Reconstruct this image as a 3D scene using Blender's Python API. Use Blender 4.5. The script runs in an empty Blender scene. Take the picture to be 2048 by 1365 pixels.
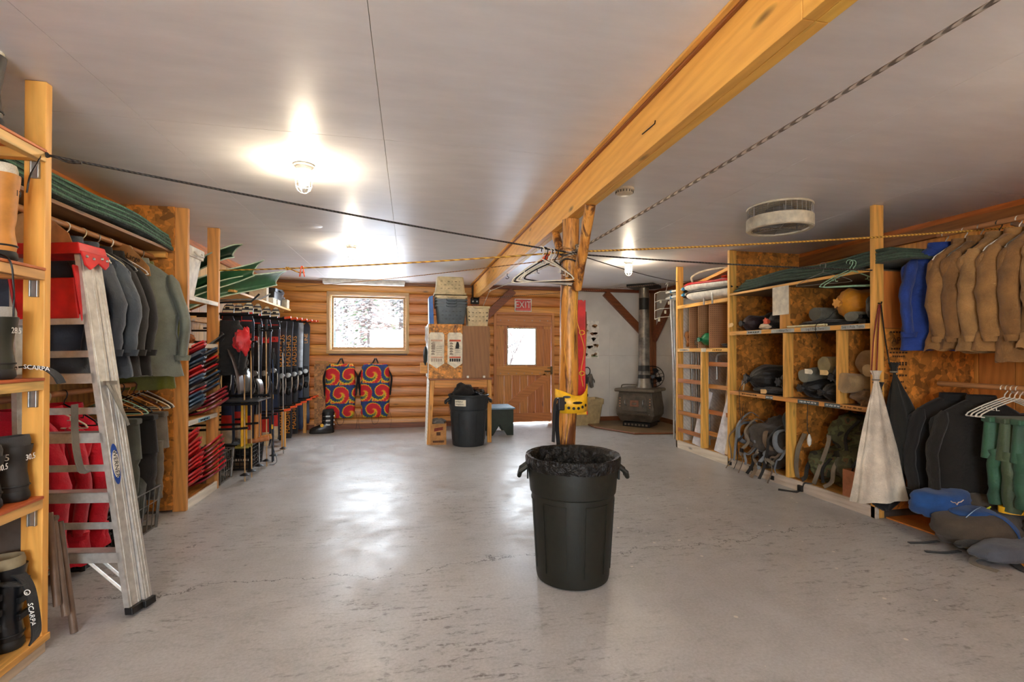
import bpy, math, random
from mathutils import Vector, Matrix, noise
random.seed(7)
S = bpy.context.scene
COL = S.collection
R = math.radians
PI = math.pi

# ---------------------------------------------------------------- camera
cam_d = bpy.data.cameras.new('camera')
cam_d.sensor_width = 36.0
cam_d.lens = 981.04 / 2048 * 36
cam_d.shift_y = 14.1 / 2048
cam_d.clip_start = 0.05
cam_d.clip_end = 200
cam = bpy.data.objects.new('camera', cam_d)
COL.objects.link(cam)
YAW, PITCH, ROLL = .2057, .0068, .0023
cam.matrix_world = (Matrix.Translation((0, 0, 1.2894)) @ Matrix.Rotation(-YAW, 4, 'Z')
                    @ Matrix.Rotation(PI / 2 + PITCH, 4, 'X') @ Matrix.Rotation(ROLL, 4, 'Z'))
S.camera = cam

# ---------------------------------------------------------------- world, exposure
S.view_settings.view_transform = 'Standard'
S.view_settings.look = 'None'
S.view_settings.gamma = 1
S.view_settings.use_curve_mapping = False
S.view_settings.exposure = 1.5
W = bpy.data.worlds.new('sky')
S.world = W
W.use_nodes = True
wb = W.node_tree.nodes['Background']
wb.inputs[0].default_value = (0.82, 0.91, 1.0, 1)
wb.inputs[1].default_value = 10.0
BULB = 235.0          # emission strength of the caged bulbs
BULB_COL = (1, .84, .62, 1)

for nm, x0, x1, z0, z1, yy in (('window_portal', -1.25, -.1, 1.33, 2.2, 8.66), ('door_portal', 1.71, 2.2, 1.06, 1.69, 8.6),
                               ('window_portal', -1.6, .5, .75, 2.2, -3.16)):  # this portal serves the window added behind the camera
    ld = bpy.data.lights.new(nm, 'AREA')
    ld.shape = 'RECTANGLE'
    ld.size, ld.size_y = x1 - x0, z1 - z0
    ld.cycles.is_portal = True
    lo = bpy.data.objects.new(nm, ld)
    COL.objects.link(lo)
    lo.location = ((x0 + x1) / 2, yy, (z0 + z1) / 2)
    lo.rotation_euler = (-PI / 2 if yy > 0 else PI / 2, 0, 0)

# ---------------------------------------------------------------- helpers
def lin(c):
    return tuple(((v / 255) / 12.92 if v <= 10 else (((v / 255) + .055) / 1.055) ** 2.4) for v in c)

def rgba(c):
    return (*lin(c), 1)

def woff(o):
    v = Vector((0, 0, 0))
    while o is not None:
        v += o.location
        o = o.parent
    return v

class MB:
    """collects shapes; build() links them as one mesh object"""
    def __init__(self):
        self.v, self.f, self.m = [], [], []
        self.cur = 0
        self.T = None
    def add(self, vs, fs):
        b = len(self.v)
        if self.T is not None:
            vs = [self.T @ Vector(p) for p in vs]
        self.v += [tuple(p) for p in vs]
        self.f += [tuple(b + i for i in q) for q in fs]
        self.m += [self.cur] * len(fs)
        return self
    def box(self, x0, x1, y0, y1, z0, z1):
        vs = [(x, y, z) for z in (z0, z1) for y in (y0, y1) for x in (x0, x1)]
        return self.add(vs, [(0, 2, 3, 1), (4, 5, 7, 6), (0, 1, 5, 4), (2, 6, 7, 3), (0, 4, 6, 2), (1, 3, 7, 5)])
    def bar(self, p, q, w, h, up=(0, 0, 1)):
        """rectangular bar from p to q; w across, h along up"""
        p, q = Vector(p), Vector(q)
        d = (q - p).normalized()
        s = d.cross(Vector(up))
        if s.length < 1e-4:
            s = d.cross(Vector((0, 1, 0)))
        s.normalize()
        u = s.cross(d)
        vs = [b + s * (i * w / 2) + u * (j * h / 2) for b in (p, q) for j in (-1, 1) for i in (-1, 1)]
        return self.add(vs, [(0, 1, 3, 2), (4, 6, 7, 5), (0, 4, 5, 1), (2, 3, 7, 6), (0, 2, 6, 4), (1, 5, 7, 3)])
    def loft(self, rings, cap=True, closed=True):
        n = len(rings[0])
        vs = [p for r in rings for p in r]
        fs = []
        for k in range(len(rings) - 1):
            for i in range(n if closed else n - 1):
                j = (i + 1) % n
                fs.append((k * n + i, k * n + j, (k + 1) * n + j, (k + 1) * n + i))
        if cap and closed:
            fs.append(tuple(range(n - 1, -1, -1)))
            fs.append(tuple((len(rings) - 1) * n + i for i in range(n)))
        return self.add(vs, fs)
    def tube(self, pts, r, n=8, cap=True, flat=1.0):
        pts = [Vector(p) for p in pts]
        rs = r if isinstance(r, (list, tuple)) else [r] * len(pts)
        rings = []
        prev = None
        for i, p in enumerate(pts):
            a = pts[max(i - 1, 0)]
            b = pts[min(i + 1, len(pts) - 1)]
            d = (b - a).normalized()
            if prev is None:
                s = d.cross(Vector((0, 0, 1)))
                if s.length < 1e-3:
                    s = d.cross(Vector((0, 1, 0)))
            else:
                s = prev - d * prev.dot(d)
                if s.length < 1e-5:
                    s = d.cross(Vector((0, 0, 1)))
            s.normalize()
            prev = s
            u = s.cross(d)
            rings.append([p + s * (math.cos(t) * rs[i]) + u * (math.sin(t) * rs[i] * flat)
                          for t in (2 * PI * k / n for k in range(n))])
        return self.loft(rings, cap)
    def cyl(self, p, q, r, r2=None, n=14):
        return self.tube([p, q], [r, r if r2 is None else r2], n)
    def lathe(self, prof, n=24, c=(0, 0, 0), ax='z', closed=False):
        rings = []
        for r, h in prof:
            ring = []
            for k in range(n):
                t = 2 * PI * k / n
                a, b = r * math.cos(t), r * math.sin(t)
                p = (a, b, h) if ax == 'z' else ((h, a, b) if ax == 'x' else (b, h, a))
                ring.append((p[0] + c[0], p[1] + c[1], p[2] + c[2]))
            rings.append(ring)
        return self.loft(rings, cap=not closed)
    def prism(self, poly, o, u, w, d):
        """polygon (a,b) in plane o+a*u+b*w, extruded by vector d"""
        o, u, w, d = Vector(o), Vector(u), Vector(w), Vector(d)
        a = [o + u * x + w * y for x, y in poly]
        n = len(a)
        fs = [tuple(range(n)), tuple(range(2 * n - 1, n - 1, -1))]
        fs += [(i, i + n, (i + 1) % n + n, (i + 1) % n) for i in range(n)]
        return self.add(a + [p + d for p in a], fs)
    def grid(self, fn, nu, nv):
        vs = [fn(i / nu, j / nv) for j in range(nv + 1) for i in range(nu + 1)]
        fs = [(j * (nu + 1) + i, j * (nu + 1) + i + 1, (j + 1) * (nu + 1) + i + 1, (j + 1) * (nu + 1) + i)
              for j in range(nv) for i in range(nu)]
        return self.add(vs, fs)
    def build(self, name, mat, parent=None, smooth=None, bevel=0, solid=0, sub=0, loc=None):
        me = bpy.data.meshes.new(name)
        if parent is not None:
            off = woff(parent)
        elif loc is not None:
            off = Vector(loc)
        else:
            xs = [p[0] for p in self.v]; ys = [p[1] for p in self.v]; zs = [p[2] for p in self.v]
            off = Vector(((min(xs) + max(xs)) / 2, (min(ys) + max(ys)) / 2, min(zs)))
        me.from_pydata([(p[0] - off.x, p[1] - off.y, p[2] - off.z) for p in self.v], [], self.f)
        mats = mat if isinstance(mat, (list, tuple)) else [mat]
        for mm in mats:
            me.materials.append(mm)
        if len(mats) > 1:
            me.polygons.foreach_set('material_index', self.m)
        me.validate()
        if smooth is not None:
            me.polygons.foreach_set('use_smooth', [True] * len(me.polygons))
            me.set_sharp_from_angle(angle=R(smooth))
        o = bpy.data.objects.new(name, me)
        COL.objects.link(o)
        if parent is not None:
            o.parent = parent
        else:
            o.location = off
        if solid:
            md = o.modifiers.new('thickness', 'SOLIDIFY'); md.thickness = solid; md.offset = 0
        if bevel:
            md = o.modifiers.new('bevel', 'BEVEL'); md.width = bevel; md.segments = 2
            md.limit_method = 'ANGLE'; md.angle_limit = R(40)
        if sub:
            md = o.modifiers.new('sub', 'SUBSURF'); md.levels = sub; md.render_levels = sub
        return o

def tag(o, label, cat, group=None):
    o['label'] = label
    o['category'] = cat
    if group:
        o['group'] = group
    return o

def thing(name, label, cat, loc=(0, 0, 0), group=None):
    o = bpy.data.objects.new(name, None)
    o.empty_display_size = .05
    COL.objects.link(o)
    o.location = loc
    return tag(o, label, cat, group)

def structure(name, mesh=None):
    o = bpy.data.objects.new(name, mesh)
    COL.objects.link(o)
    o['kind'] = 'structure'
    return o

def dup(root, loc, rot=(0, 0, 0), label=None, scale=None):
    r = root.copy(); COL.objects.link(r)
    r.location = loc; r.rotation_euler = rot
    if scale:
        r.scale = scale
    if label:
        r['label'] = label
    for ch in root.children:
        c = ch.copy(); COL.objects.link(c); c.parent = r
        for g in ch.children:
            e = g.copy(); COL.objects.link(e); e.parent = c
    return r

def box(name, mat, dims, parent=None, bevel=.002):
    return MB().box(*dims).build(name, mat, parent, bevel=bevel)

def text_mb(mb, s, o, u, w, size, center=True, sx=1.0):
    """adds flat lettering to mb: origin o, reading direction u, up w"""
    cu = bpy.data.curves.new('t', 'FONT')
    cu.body = s; cu.size = size
    cu.align_x = 'CENTER' if center else 'LEFT'
    cu.align_y = 'CENTER'
    cu.resolution_u = 2
    ob = bpy.data.objects.new('t', cu)
    COL.objects.link(ob)
    me = ob.to_mesh()
    o, u, w = Vector(o), Vector(u).normalized(), Vector(w).normalized()
    vs = [o + u * (v.co.x * sx) + w * v.co.y for v in me.vertices]
    fs = [tuple(p.vertices) for p in me.polygons]
    mb.add(vs, fs)
    ob.to_mesh_clear()
    bpy.data.objects.remove(ob)
    bpy.data.curves.remove(cu)
    return mb

def scribble(mb, o, u, w, length, h, seed=0, r=.0012):
    """illegible handwriting as thin strokes"""
    rn = random.Random(seed)
    o, u, w = Vector(o), Vector(u).normalized(), Vector(w).normalized()
    x = -length / 2
    while x < length / 2 - h * .3:
        k = rn.randint(3, 6)
        pts = []
        for i in range(k * 2):
            pts.append(o + u * x + w * (h * (.5 if i % 2 else -.45) * rn.uniform(.5, 1)))
            x += h * rn.uniform(.12, .26)
        mb.tube(pts, r, 4)
        x += h * .45
    return mb

def nz(x, y=0., z=0.):
    return noise.noise(Vector((x, y, z)))

def smooth_path(pts, k=5):
    """Catmull-Rom through the points"""
    P = [Vector(p) for p in pts]
    P = [P[0] * 2 - P[1]] + P + [P[-1] * 2 - P[-2]]
    out = []
    for i in range(1, len(P) - 2):
        a, b, c, d = P[i - 1], P[i], P[i + 1], P[i + 2]
        for j in range(k):
            t = j / k
            out.append(.5 * ((2 * b) + (c - a) * t + (2 * a - 5 * b + 4 * c - d) * t * t + (3 * b - a - 3 * c + d) * t ** 3))
    out.append(P[-2])
    return out

# ---------------------------------------------------------------- materials
class NT:
    def __init__(self, name):
        self.mat = bpy.data.materials.new(name)
        self.mat.use_nodes = True
        self.t = self.mat.node_tree
        self.b = self.t.nodes['Principled BSDF']
    def n(self, typ, **kw):
        nd = self.t.nodes.new(typ)
        for k, v in kw.items():
            if k.startswith('i_'):
                key = k[2:].replace('_', ' ')
                nd.inputs[int(key) if key.isdigit() else key].default_value = v
            else:
                setattr(nd, k, v)
        return nd
    def l(self, a, b):
        self.t.links.new(a, b)
    def mth(self, op, a, b=None, c=None):
        nd = self.t.nodes.new('ShaderNodeMath'); nd.operation = op
        for i, v in enumerate((a, b, c)):
            if v is None:
                continue
            if isinstance(v, (int, float)):
                nd.inputs[i].default_value = v
            else:
                self.l(v, nd.inputs[i])
        return nd.outputs[0]
    def ramp(self, fac, stops, interp='LINEAR'):
        nd = self.t.nodes.new('ShaderNodeValToRGB')
        nd.color_ramp.interpolation = interp
        el = nd.color_ramp.elements
        while len(el) < len(stops):
            el.new(.5)
        for e, (p, c) in zip(el, stops):
            e.position = p
            e.color = rgba(c) if len(c) == 3 else c
        self.l(fac, nd.inputs[0])
        return nd.outputs[0]
    def mix(self, f, a, b, mode='MIX'):
        nd = self.t.nodes.new('ShaderNodeMix'); nd.data_type = 'RGBA'; nd.blend_type = mode
        for s, v in ((nd.inputs[0], f), (nd.inputs[6], a), (nd.inputs[7], b)):
            if isinstance(v, (int, float)):
                s.default_value = v
            elif isinstance(v, tuple):
                s.default_value = rgba(v) if len(v) == 3 else v
            else:
                self.l(v, s)
        return nd.outputs[2]
    def coords(self, scale=(1, 1, 1), rnd=True, rot=(0, 0, 0)):
        tc = self.n('ShaderNodeTexCoord')
        mp = self.n('ShaderNodeMapping')
        mp.inputs['Scale'].default_value = scale
        mp.inputs['Rotation'].default_value = rot
        if rnd:
            oi = self.n('ShaderNodeObjectInfo')
            self.oi = oi
            vm = self.n('ShaderNodeVectorMath', operation='MULTIPLY_ADD')
            cmb = self.n('ShaderNodeCombineXYZ')
            for k in range(3):
                self.l(oi.outputs['Random'], cmb.inputs[k])
            self.l(cmb.outputs[0], vm.inputs[0])
            vm.inputs[1].default_value = (13.1, 7.7, 9.3)
            self.l(tc.outputs['Object'], vm.inputs[2])
            self.l(vm.outputs[0], mp.inputs[0])
        else:
            self.l(tc.outputs['Object'], mp.inputs[0])
        return mp.outputs[0]
    def noise(self, vec, scale, detail=4, rough=.55, dist=0., out='Fac'):
        nd = self.n('ShaderNodeTexNoise')
        nd.inputs['Scale'].default_value = scale
        nd.inputs['Detail'].default_value = detail
        nd.inputs['Roughness'].default_value = rough
        nd.inputs['Distortion'].default_value = dist
        self.l(vec, nd.inputs['Vector'])
        return nd.outputs[out]
    def bump(self, h, strength=.2, dist=.01):
        nd = self.n('ShaderNodeBump')
        nd.inputs['Strength'].default_value = strength
        nd.inputs['Distance'].default_value = dist
        self.l(h, nd.inputs['Height'])
        self.l(nd.outputs[0], self.b.inputs['Normal'])
    def setp(self, color=None, rough=None, metal=None, **kw):
        for k, v in (('Base Color', color), ('Roughness', rough), ('Metallic', metal)):
            if v is None:
                continue
            if isinstance(v, (int, float)):
                self.b.inputs[k].default_value = v
            elif isinstance(v, tuple):
                self.b.inputs[k].default_value = rgba(v)
            else:
                self.l(v, self.b.inputs[k])
        for k, v in kw.items():
            self.b.inputs[k.replace('_', ' ')].default_value = v
        return self.mat

_MC = {}
def plain(name, c, rough=.6, metal=0., var=.12, scale=14., bump=.05, **kw):
    """even colour with slight mottling"""
    if name in _MC:
        return _MC[name]
    t = NT(name)
    v = t.coords()
    f = t.noise(v, scale, 3)
    d = tuple(max(0, x * (1 - var)) for x in c)
    e = tuple(min(255, x * (1 + var * .7)) for x in c)
    t.setp(t.ramp(f, [(.3, d), (.7, e)]), rough, metal, **kw)
    if bump:
        t.bump(f, bump, .004)
    _MC[name] = t.mat
    return t.mat

def fabric(name, c, rough=.9, weave=260., var=.22, bump=.25):
    if name in _MC:
        return _MC[name]
    t = NT(name)
    v = t.coords()
    f = t.noise(v, 6, 4)
    g = t.noise(v, weave, 2)
    d = tuple(x * (1 - var) for x in c)
    e = tuple(min(255, x * (1 + var * .8)) for x in c)
    col = t.ramp(f, [(.3, d), (.7, e)])
    col = t.mix(.25, col, t.ramp(g, [(.3, d), (.7, e)]))
    t.setp(col, rough)
    t.b.inputs['Sheen Weight'].default_value = .15
    f2 = t.noise(v, 22, 5, .6, .4)
    t.bump(f2, bump, .02)
    _MC[name] = t.mat
    return t.mat

def wood(name, c, axis='z', dark=None, knots=.5, rough=.5, var=.25, coat=0.):
    if name in _MC:
        return _MC[name]
    t = NT(name)
    dark = dark or tuple(x * .68 for x in c)
    lo = 1.0
    sc = {'x': (lo, 11, 11), 'y': (11, lo, 11), 'z': (11, 11, lo)}[axis]
    v = t.coords(sc)
    g = t.noise(v, 2.2, 5, .62, .7)
    wv = t.n('ShaderNodeTexWave', wave_type='BANDS', bands_direction='DIAGONAL')
    wv.inputs['Scale'].default_value = 1.1
    wv.inputs['Distortion'].default_value = 5
    wv.inputs['Detail'].default_value = 3
    t.l(v, wv.inputs['Vector'])
    light = tuple(min(255, x * 1.1) for x in c)
    col = t.ramp(g, [(.25, dark), (.45, c), (.75, light)])
    col = t.mix(.28, col, t.ramp(wv.outputs['Fac'], [(.0, dark), (.5, c), (1, light)]))
    if knots:
        k = {'x': (1.3, 4.2, 4.2), 'y': (4.2, 1.3, 4.2), 'z': (4.2, 4.2, 1.3)}[axis]
        v2 = t.coords(tuple(q * 1.9 for q in k))
        vo = t.n('ShaderNodeTexVoronoi')
        vo.inputs['Scale'].default_value = 1
        t.l(v2, vo.inputs['Vector'])
        kn = t.ramp(vo.outputs['Distance'], [(.05, (255, 255, 255)), (.16, (0, 0, 0))])
        sep = t.n('ShaderNodeSeparateColor')
        t.l(vo.outputs['Color'], sep.inputs[0])
        gate = t.mth('GREATER_THAN', sep.outputs[0], 1 - knots)
        kf = t.mth('MULTIPLY', t.mth('MULTIPLY', kn, gate), .8)
        col = t.mix(kf, col, tuple(x * .42 for x in c))
    oi = t.n('ShaderNodeObjectInfo')
    hs = t.n('ShaderNodeHueSaturation')
    t.l(col, hs.inputs['Color'])
    t.l(t.mth('MULTIPLY_ADD', oi.outputs['Random'], var, 1 - var / 2), hs.inputs['Value'])
    t.l(t.mth('MULTIPLY_ADD', oi.outputs['Random'], .02, .49), hs.inputs['Hue'])
    t.setp(hs.outputs[0], rough)
    if coat:
        t.b.inputs['Coat Weight'].default_value = coat
        t.b.inputs['Coat Roughness'].default_value = .3
    t.bump(g, .12, .004)
    _MC[name] = t.mat
    return t.mat

def osb_mat(name, c=(196, 128, 52), s=1.0):
    t = NT(name)
    v = t.coords((1, 1, 1))
    vor = []
    for k, sc in enumerate(((1, 2.6, 1.6), (2.4, 1.2, 2.8), (1.7, 1.7, .9))):
        mp = t.n('ShaderNodeMapping')
        mp.inputs['Scale'].default_value = tuple(q * 11 * s for q in sc)
        mp.inputs['Rotation'].default_value = (.5 * k, .9 * k, .7 * k)
        t.l(v, mp.inputs[0])
        vo = t.n('ShaderNodeTexVoronoi'); vo.inputs['Scale'].default_value = 1
        t.l(mp.outputs[0], vo.inputs['Vector'])
        sp = t.n('ShaderNodeSeparateColor'); t.l(vo.outputs['Color'], sp.inputs[0])
        vor.append(sp.outputs[0])
    sel = t.noise(v, 9 * s, 2)
    a = t.mix(t.mth('GREATER_THAN', sel, .5), vor[0], vor[1])
    a = t.mix(.4, a, vor[2])
    dk = tuple(x * .66 for x in c); md = tuple(x * .86 for x in c); lt = tuple(min(255, x * 1.2) for x in c)
    col = t.ramp(a, [(.12, dk), (.35, md), (.6, c), (.9, lt)])
    t.setp(col, .55)
    t.bump(a, .25, .003)
    return t.mat
# ---------------------------------------------------------------- shared materials
PINE = (224, 166, 84)
W_x = wood('pine_lumber_x', PINE, 'x', knots=.35)
W_y = wood('pine_lumber_y', PINE, 'y', knots=.35)
W_z = wood('pine_lumber_z', PINE, 'z', knots=.35)
LOGM = wood('log_siding', (206, 138, 68), 'x', dark=(168, 100, 44), knots=.42, rough=.42, var=.22, coat=.15)
DOORW = wood('door_pine', (192, 128, 68), 'z', dark=(156, 96, 46), knots=.5, rough=.45)
DOORWX = wood('door_pine_x', (192, 128, 68), 'x', dark=(156, 96, 46), knots=.5, rough=.45)
BOARDW = wood('wall_board', (220, 148, 70), 'z', dark=(190, 116, 48), knots=.3, rough=.5)
DTRIM = wood('dark_trim_x', (128, 72, 34), 'x', knots=.1, rough=.45)
DTRIMY = wood('dark_trim_y', (128, 72, 34), 'y', knots=.1, rough=.45)
DTRIMZ = wood('dark_trim_z', (128, 72, 34), 'z', knots=.1, rough=.45)
OTRIMY = wood('orange_trim_y', (190, 106, 38), 'y', knots=.2, rough=.5)
OSB = osb_mat('osb_board')
PLY = wood('orange_plywood', (196, 118, 52), 'z', dark=(180, 102, 42), knots=0, rough=.5)
BLACK = plain('black_plastic', (14, 14, 15), .42)
BLACKM = plain('black_metal', (30, 30, 31), .4, .6)
STEEL = plain('galvanised_steel', (168, 168, 164), .38, .9, bump=.02)
WHITEP = plain('white_paint', (226, 222, 210), .5, bump=.02)
CREAM = plain('cream_plastic', (214, 204, 176), .45, bump=.02)
REDP = plain('red_plastic', (196, 26, 28), .4, bump=.02)
ORANGEP = plain('orange_plastic', (232, 84, 30), .4, bump=.02)
YELLOWP = plain('yellow_plastic', (236, 180, 28), .42, bump=.02)
GREENP = plain('dark_green_plastic', (38, 84, 52), .4, bump=.02)
PAPER = plain('paper', (228, 220, 198), .8, bump=.02)
INK = plain('black_ink', (28, 26, 26), .7, bump=0)
WINK = plain('white_ink', (232, 230, 224), .7, bump=0)
CARD = plain('cardboard', (186, 134, 78), .8, bump=.04)
BWEB = fabric('black_webbing', (17, 17, 18), weave=400)
GWEB = fabric('grey_webbing', (120, 112, 98), weave=400)

# ---------------------------------------------------------------- floor
def floor_mat():
    t = NT('worn_concrete')
    v = t.coords((1, 1, 1), rnd=False)
    big = t.noise(v, .55, 4, .6)
    mid = t.noise(v, 3.2, 6, .65, .3)
    mp = t.n('ShaderNodeMapping'); mp.inputs['Scale'].default_value = (1.6, 6., 1)
    mp.inputs['Rotation'].default_value = (0, 0, .22)
    t.l(v, mp.inputs[0])
    streak = t.noise(mp.outputs[0], 4.5, 6, .7, .5)
    fine = t.noise(v, 70, 5, .7)
    col = t.ramp(mid, [(.28, (152, 151, 150)), (.5, (180, 179, 179)), (.75, (206, 206, 207))])
    col = t.mix(.45, col, t.ramp(big, [(.3, (152, 148, 142)), (.7, (196, 197, 198))]))
    col = t.mix(.35, col, t.ramp(fine, [(.3, (126, 125, 124)), (.7, (200, 201, 203))]))
    gate = t.ramp(t.noise(v, .7, 3), [(.38, (0, 0, 0)), (.56, (255, 255, 255))])
    st = t.mth('MULTIPLY', t.ramp(streak, [(.52, (0, 0, 0)), (.64, (255, 255, 255))]), gate)
    st = t.mth('MULTIPLY', st, t.ramp(t.noise(v, 40, 3), [(.4, (0, 0, 0)), (.55, (255, 255, 255))]))
    col = t.mix(t.mth('MULTIPLY', st, .8), col, (84, 79, 74))
    blot = t.mth('MULTIPLY', t.ramp(t.noise(v, 7.5, 6, .75, .3), [(.58, (0, 0, 0)), (.76, (255, 255, 255))]),
                 t.ramp(t.noise(v, 120, 2), [(.35, (0, 0, 0)), (.6, (255, 255, 255))]))
    col = t.mix(t.mth('MULTIPLY', blot, .24), col, (112, 107, 102))
    vo = t.n('ShaderNodeTexVoronoi'); vo.inputs['Scale'].default_value = 16
    t.l(v, vo.inputs['Vector'])
    sp = t.n('ShaderNodeSeparateColor'); t.l(vo.outputs['Color'], sp.inputs[0])
    speck = t.mth('MULTIPLY', t.mth('LESS_THAN', vo.outputs['Distance'], t.mth('MULTIPLY', sp.outputs[1], .22)),
                  t.mth('GREATER_THAN', sp.outputs[0], .9))
    xyz = t.n('ShaderNodeSeparateXYZ'); t.l(v, xyz.inputs[0])
    X, Y = xyz.outputs[0], xyz.outputs[1]
    speck = t.mth('MULTIPLY', speck, t.mth('GREATER_THAN', t.mth('SUBTRACT', X, t.mth('MULTIPLY', Y, .35)), .2))
    col = t.mix(t.mth('MULTIPLY', speck, .8), col, (220, 214, 202))
    # cracks: two wandering lines across the slab
    wob = t.noise(v, 1.6, 6, .7)
    def crack(base, w):
        d = t.mth('ABSOLUTE', t.mth('SUBTRACT', t.mth('ADD', Y, t.mth('MULTIPLY', wob, .9)), base))
        return t.mth('LESS_THAN', d, t.mth('MULTIPLY', t.noise(v, 5, 2), w))
    ck = crack(t.mth('MULTIPLY_ADD', X, .03, 3.42), .010)
    col = t.mix(t.mth('MULTIPLY', ck, .75), col, (52, 48, 44))
    ro = t.ramp(t.noise(v, 2.6, 6, .7, .4), [(.3, (142, 142, 142)), (.5, (164, 164, 164)), (.72, (196, 196, 196))])
    ro2 = t.n('ShaderNodeRGBToBW'); t.l(ro, ro2.inputs[0])
    t.setp(col, ro2.outputs[0])
    h = t.mth('ADD', t.mth('MULTIPLY', mid, .5), t.mth('MULTIPLY', fine, .18))
    h = t.mth('SUBTRACT', h, t.mth('MULTIPLY', ck, .8))
    t.bump(h, .35, .006)
    return t.mat
XL, XRW, YB, YF, ZC = -2.27, 4.52, 8.53, -3.0, 2.44
fl = MB().box(XL - .3, XRW + .3, YF - .3, YB + .3, -.12, 0).build('floor', floor_mat(), loc=(0, 0, 0))
fl['kind'] = 'structure'

# ---------------------------------------------------------------- ceiling: painted sheets on a deck
def ceil_mat():
    t = NT('ceiling_paint')
    v = t.coords((1, 1, 1), rnd=False)
    mp = t.n('ShaderNodeMapping'); mp.inputs['Scale'].default_value = (1, 3.5, 1)
    t.l(v, mp.inputs[0])
    a = t.noise(mp.outputs[0], 2.2, 5, .6)
    b = t.noise(v, 46, 3)
    col = t.ramp(a, [(.3, (224, 222, 220)), (.7, (236, 234, 232))])
    t.setp(col, t.mth('MULTIPLY_ADD', a, .2, .3))
    t.bump(t.mth('ADD', a, t.mth('MULTIPLY', b, .12)), .10, .02)
    return t.mat
CM = ceil_mat()
deck = structure('ceiling')
deck.location = (0, 0, ZC)
box('ceiling_deck', WHITEP, (XL - .3, XRW + .3, YF - .3, YB + .3, ZC + .012, ZC + .12), deck, 0)
ys = [YF, -2.1, .32, 2.75, 5.0, 7.4, YB]
xs_ = [XL, -1.3, -.14, 1.08, 2.3, 3.52, XRW]
for i in range(len(xs_) - 1):
    for j in range(len(ys) - 1):
        MB().box(xs_[i] + .0012, xs_[i + 1] - .0012, ys[j] + .0012, ys[j + 1] - .0012, ZC, ZC + .012).build('panel', CM, deck, bevel=.0012)

# ---------------------------------------------------------------- back wall: log siding, white boards, window, door
wb_ = structure('wall_back')
wb_.location = (0, YB, 0)
PITCH_L = ZC / 14
prof = []
for k in range(9):
    a = PI * (k / 8)
    prof.append((-.030 * math.sin(a) ** .7, .5 * PITCH_L * (1 - math.cos(a)) * .985 + .001))
def log(x0, x1, z0, z1):
    mb = MB()
    s = (z1 - z0)
    pr = [(d, z0 + h / PITCH_L * s) for d, h in prof] + [(.06, z1), (.06, z0)]
    rings = [[(x, YB + d, z) for d, z in pr] for x in (x0, x1)]
    mb.loft(rings)
    mb.build('log', LOGM, wb_, smooth=50)
WX0, WX1, WZ0, WZ1 = -1.337, -.011, 1.245, 2.274
DX0, DX1, DZ1 = 1.445, 2.549, 1.979
LX1 = 2.86
for k in range(14):
    z0, z1 = k * PITCH_L, (k + 1) * PITCH_L
    zm = (z0 + z1) / 2
    spans = [(XL, LX1)]
    for a, b, c, d in ((WX0 + .03, WX1 - .03, WZ0 + .03, WZ1 - .03), (DX0 + .02, DX1 - .02, 0, DZ1 - .01)):
        if c < zm < d:
            spans = [q for s in spans for q in ((s[0], min(s[1], a)), (max(s[0], b), s[1])) if q[1] - q[0] > .02]
    for s in spans:
        cuts = [s[0]] + ([(.3 + .37 * (k % 3))] if s[0] < .2 and s[1] > 1.2 and k % 2 else []) + [s[1]]
        for u, w in zip(cuts, cuts[1:]):
            log(u + .001, w - .001, z0, z1)
# thick core of the wall, in pieces around the openings
def core(x0, x1, z0, z1):
    box('wall_core', DTRIM, (x0, x1, YB + .06, YB + .2, z0, z1), wb_, 0)
core(XL - .1, WX0 + .05, 0, ZC); core(WX0 + .05, WX1 - .05, 0, WZ0 + .05); core(WX0 + .05, WX1 - .05, WZ1 - .05, ZC)
core(WX1 - .05, DX0 + .05, 0, ZC); core(DX0 + .05, DX1 - .05, DZ1 - .04, ZC); core(DX1 - .05, XRW + .2, 0, ZC)
WWALL = plain('white_wall_board', (214, 210, 202), .65, scale=2.5, var=.05, bump=.02)
for a, b in ((LX1, 3.62), (3.62, XRW)):
    for c, d in ((0, 1.22), (1.22, ZC)):
        box('panel', WWALL, (a + .001, b - .001, YB - .012, YB + .06, c + .001, d - .001), wb_, .0015)
bb = box('baseboard_back', DTRIM, (XL, DX0 - .05, YB - .05, YB - .028, 0, .085)); bb['kind'] = 'structure'
bb = box('baseboard_back', DTRIM, (LX1, XRW, YB - .03, YB - .012, 0, .095)); bb['kind'] = 'structure'
tr = box('trim_1', DTRIM, (XL, 1.05, YB - .07, YB - .028, ZC - .045, ZC)); tr['kind'] = 'structure'
tr = box('trim_1', DTRIM, (1.16, XRW, YB - .09, YB - .03, ZC - .055, ZC)); tr['kind'] = 'structure'

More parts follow.
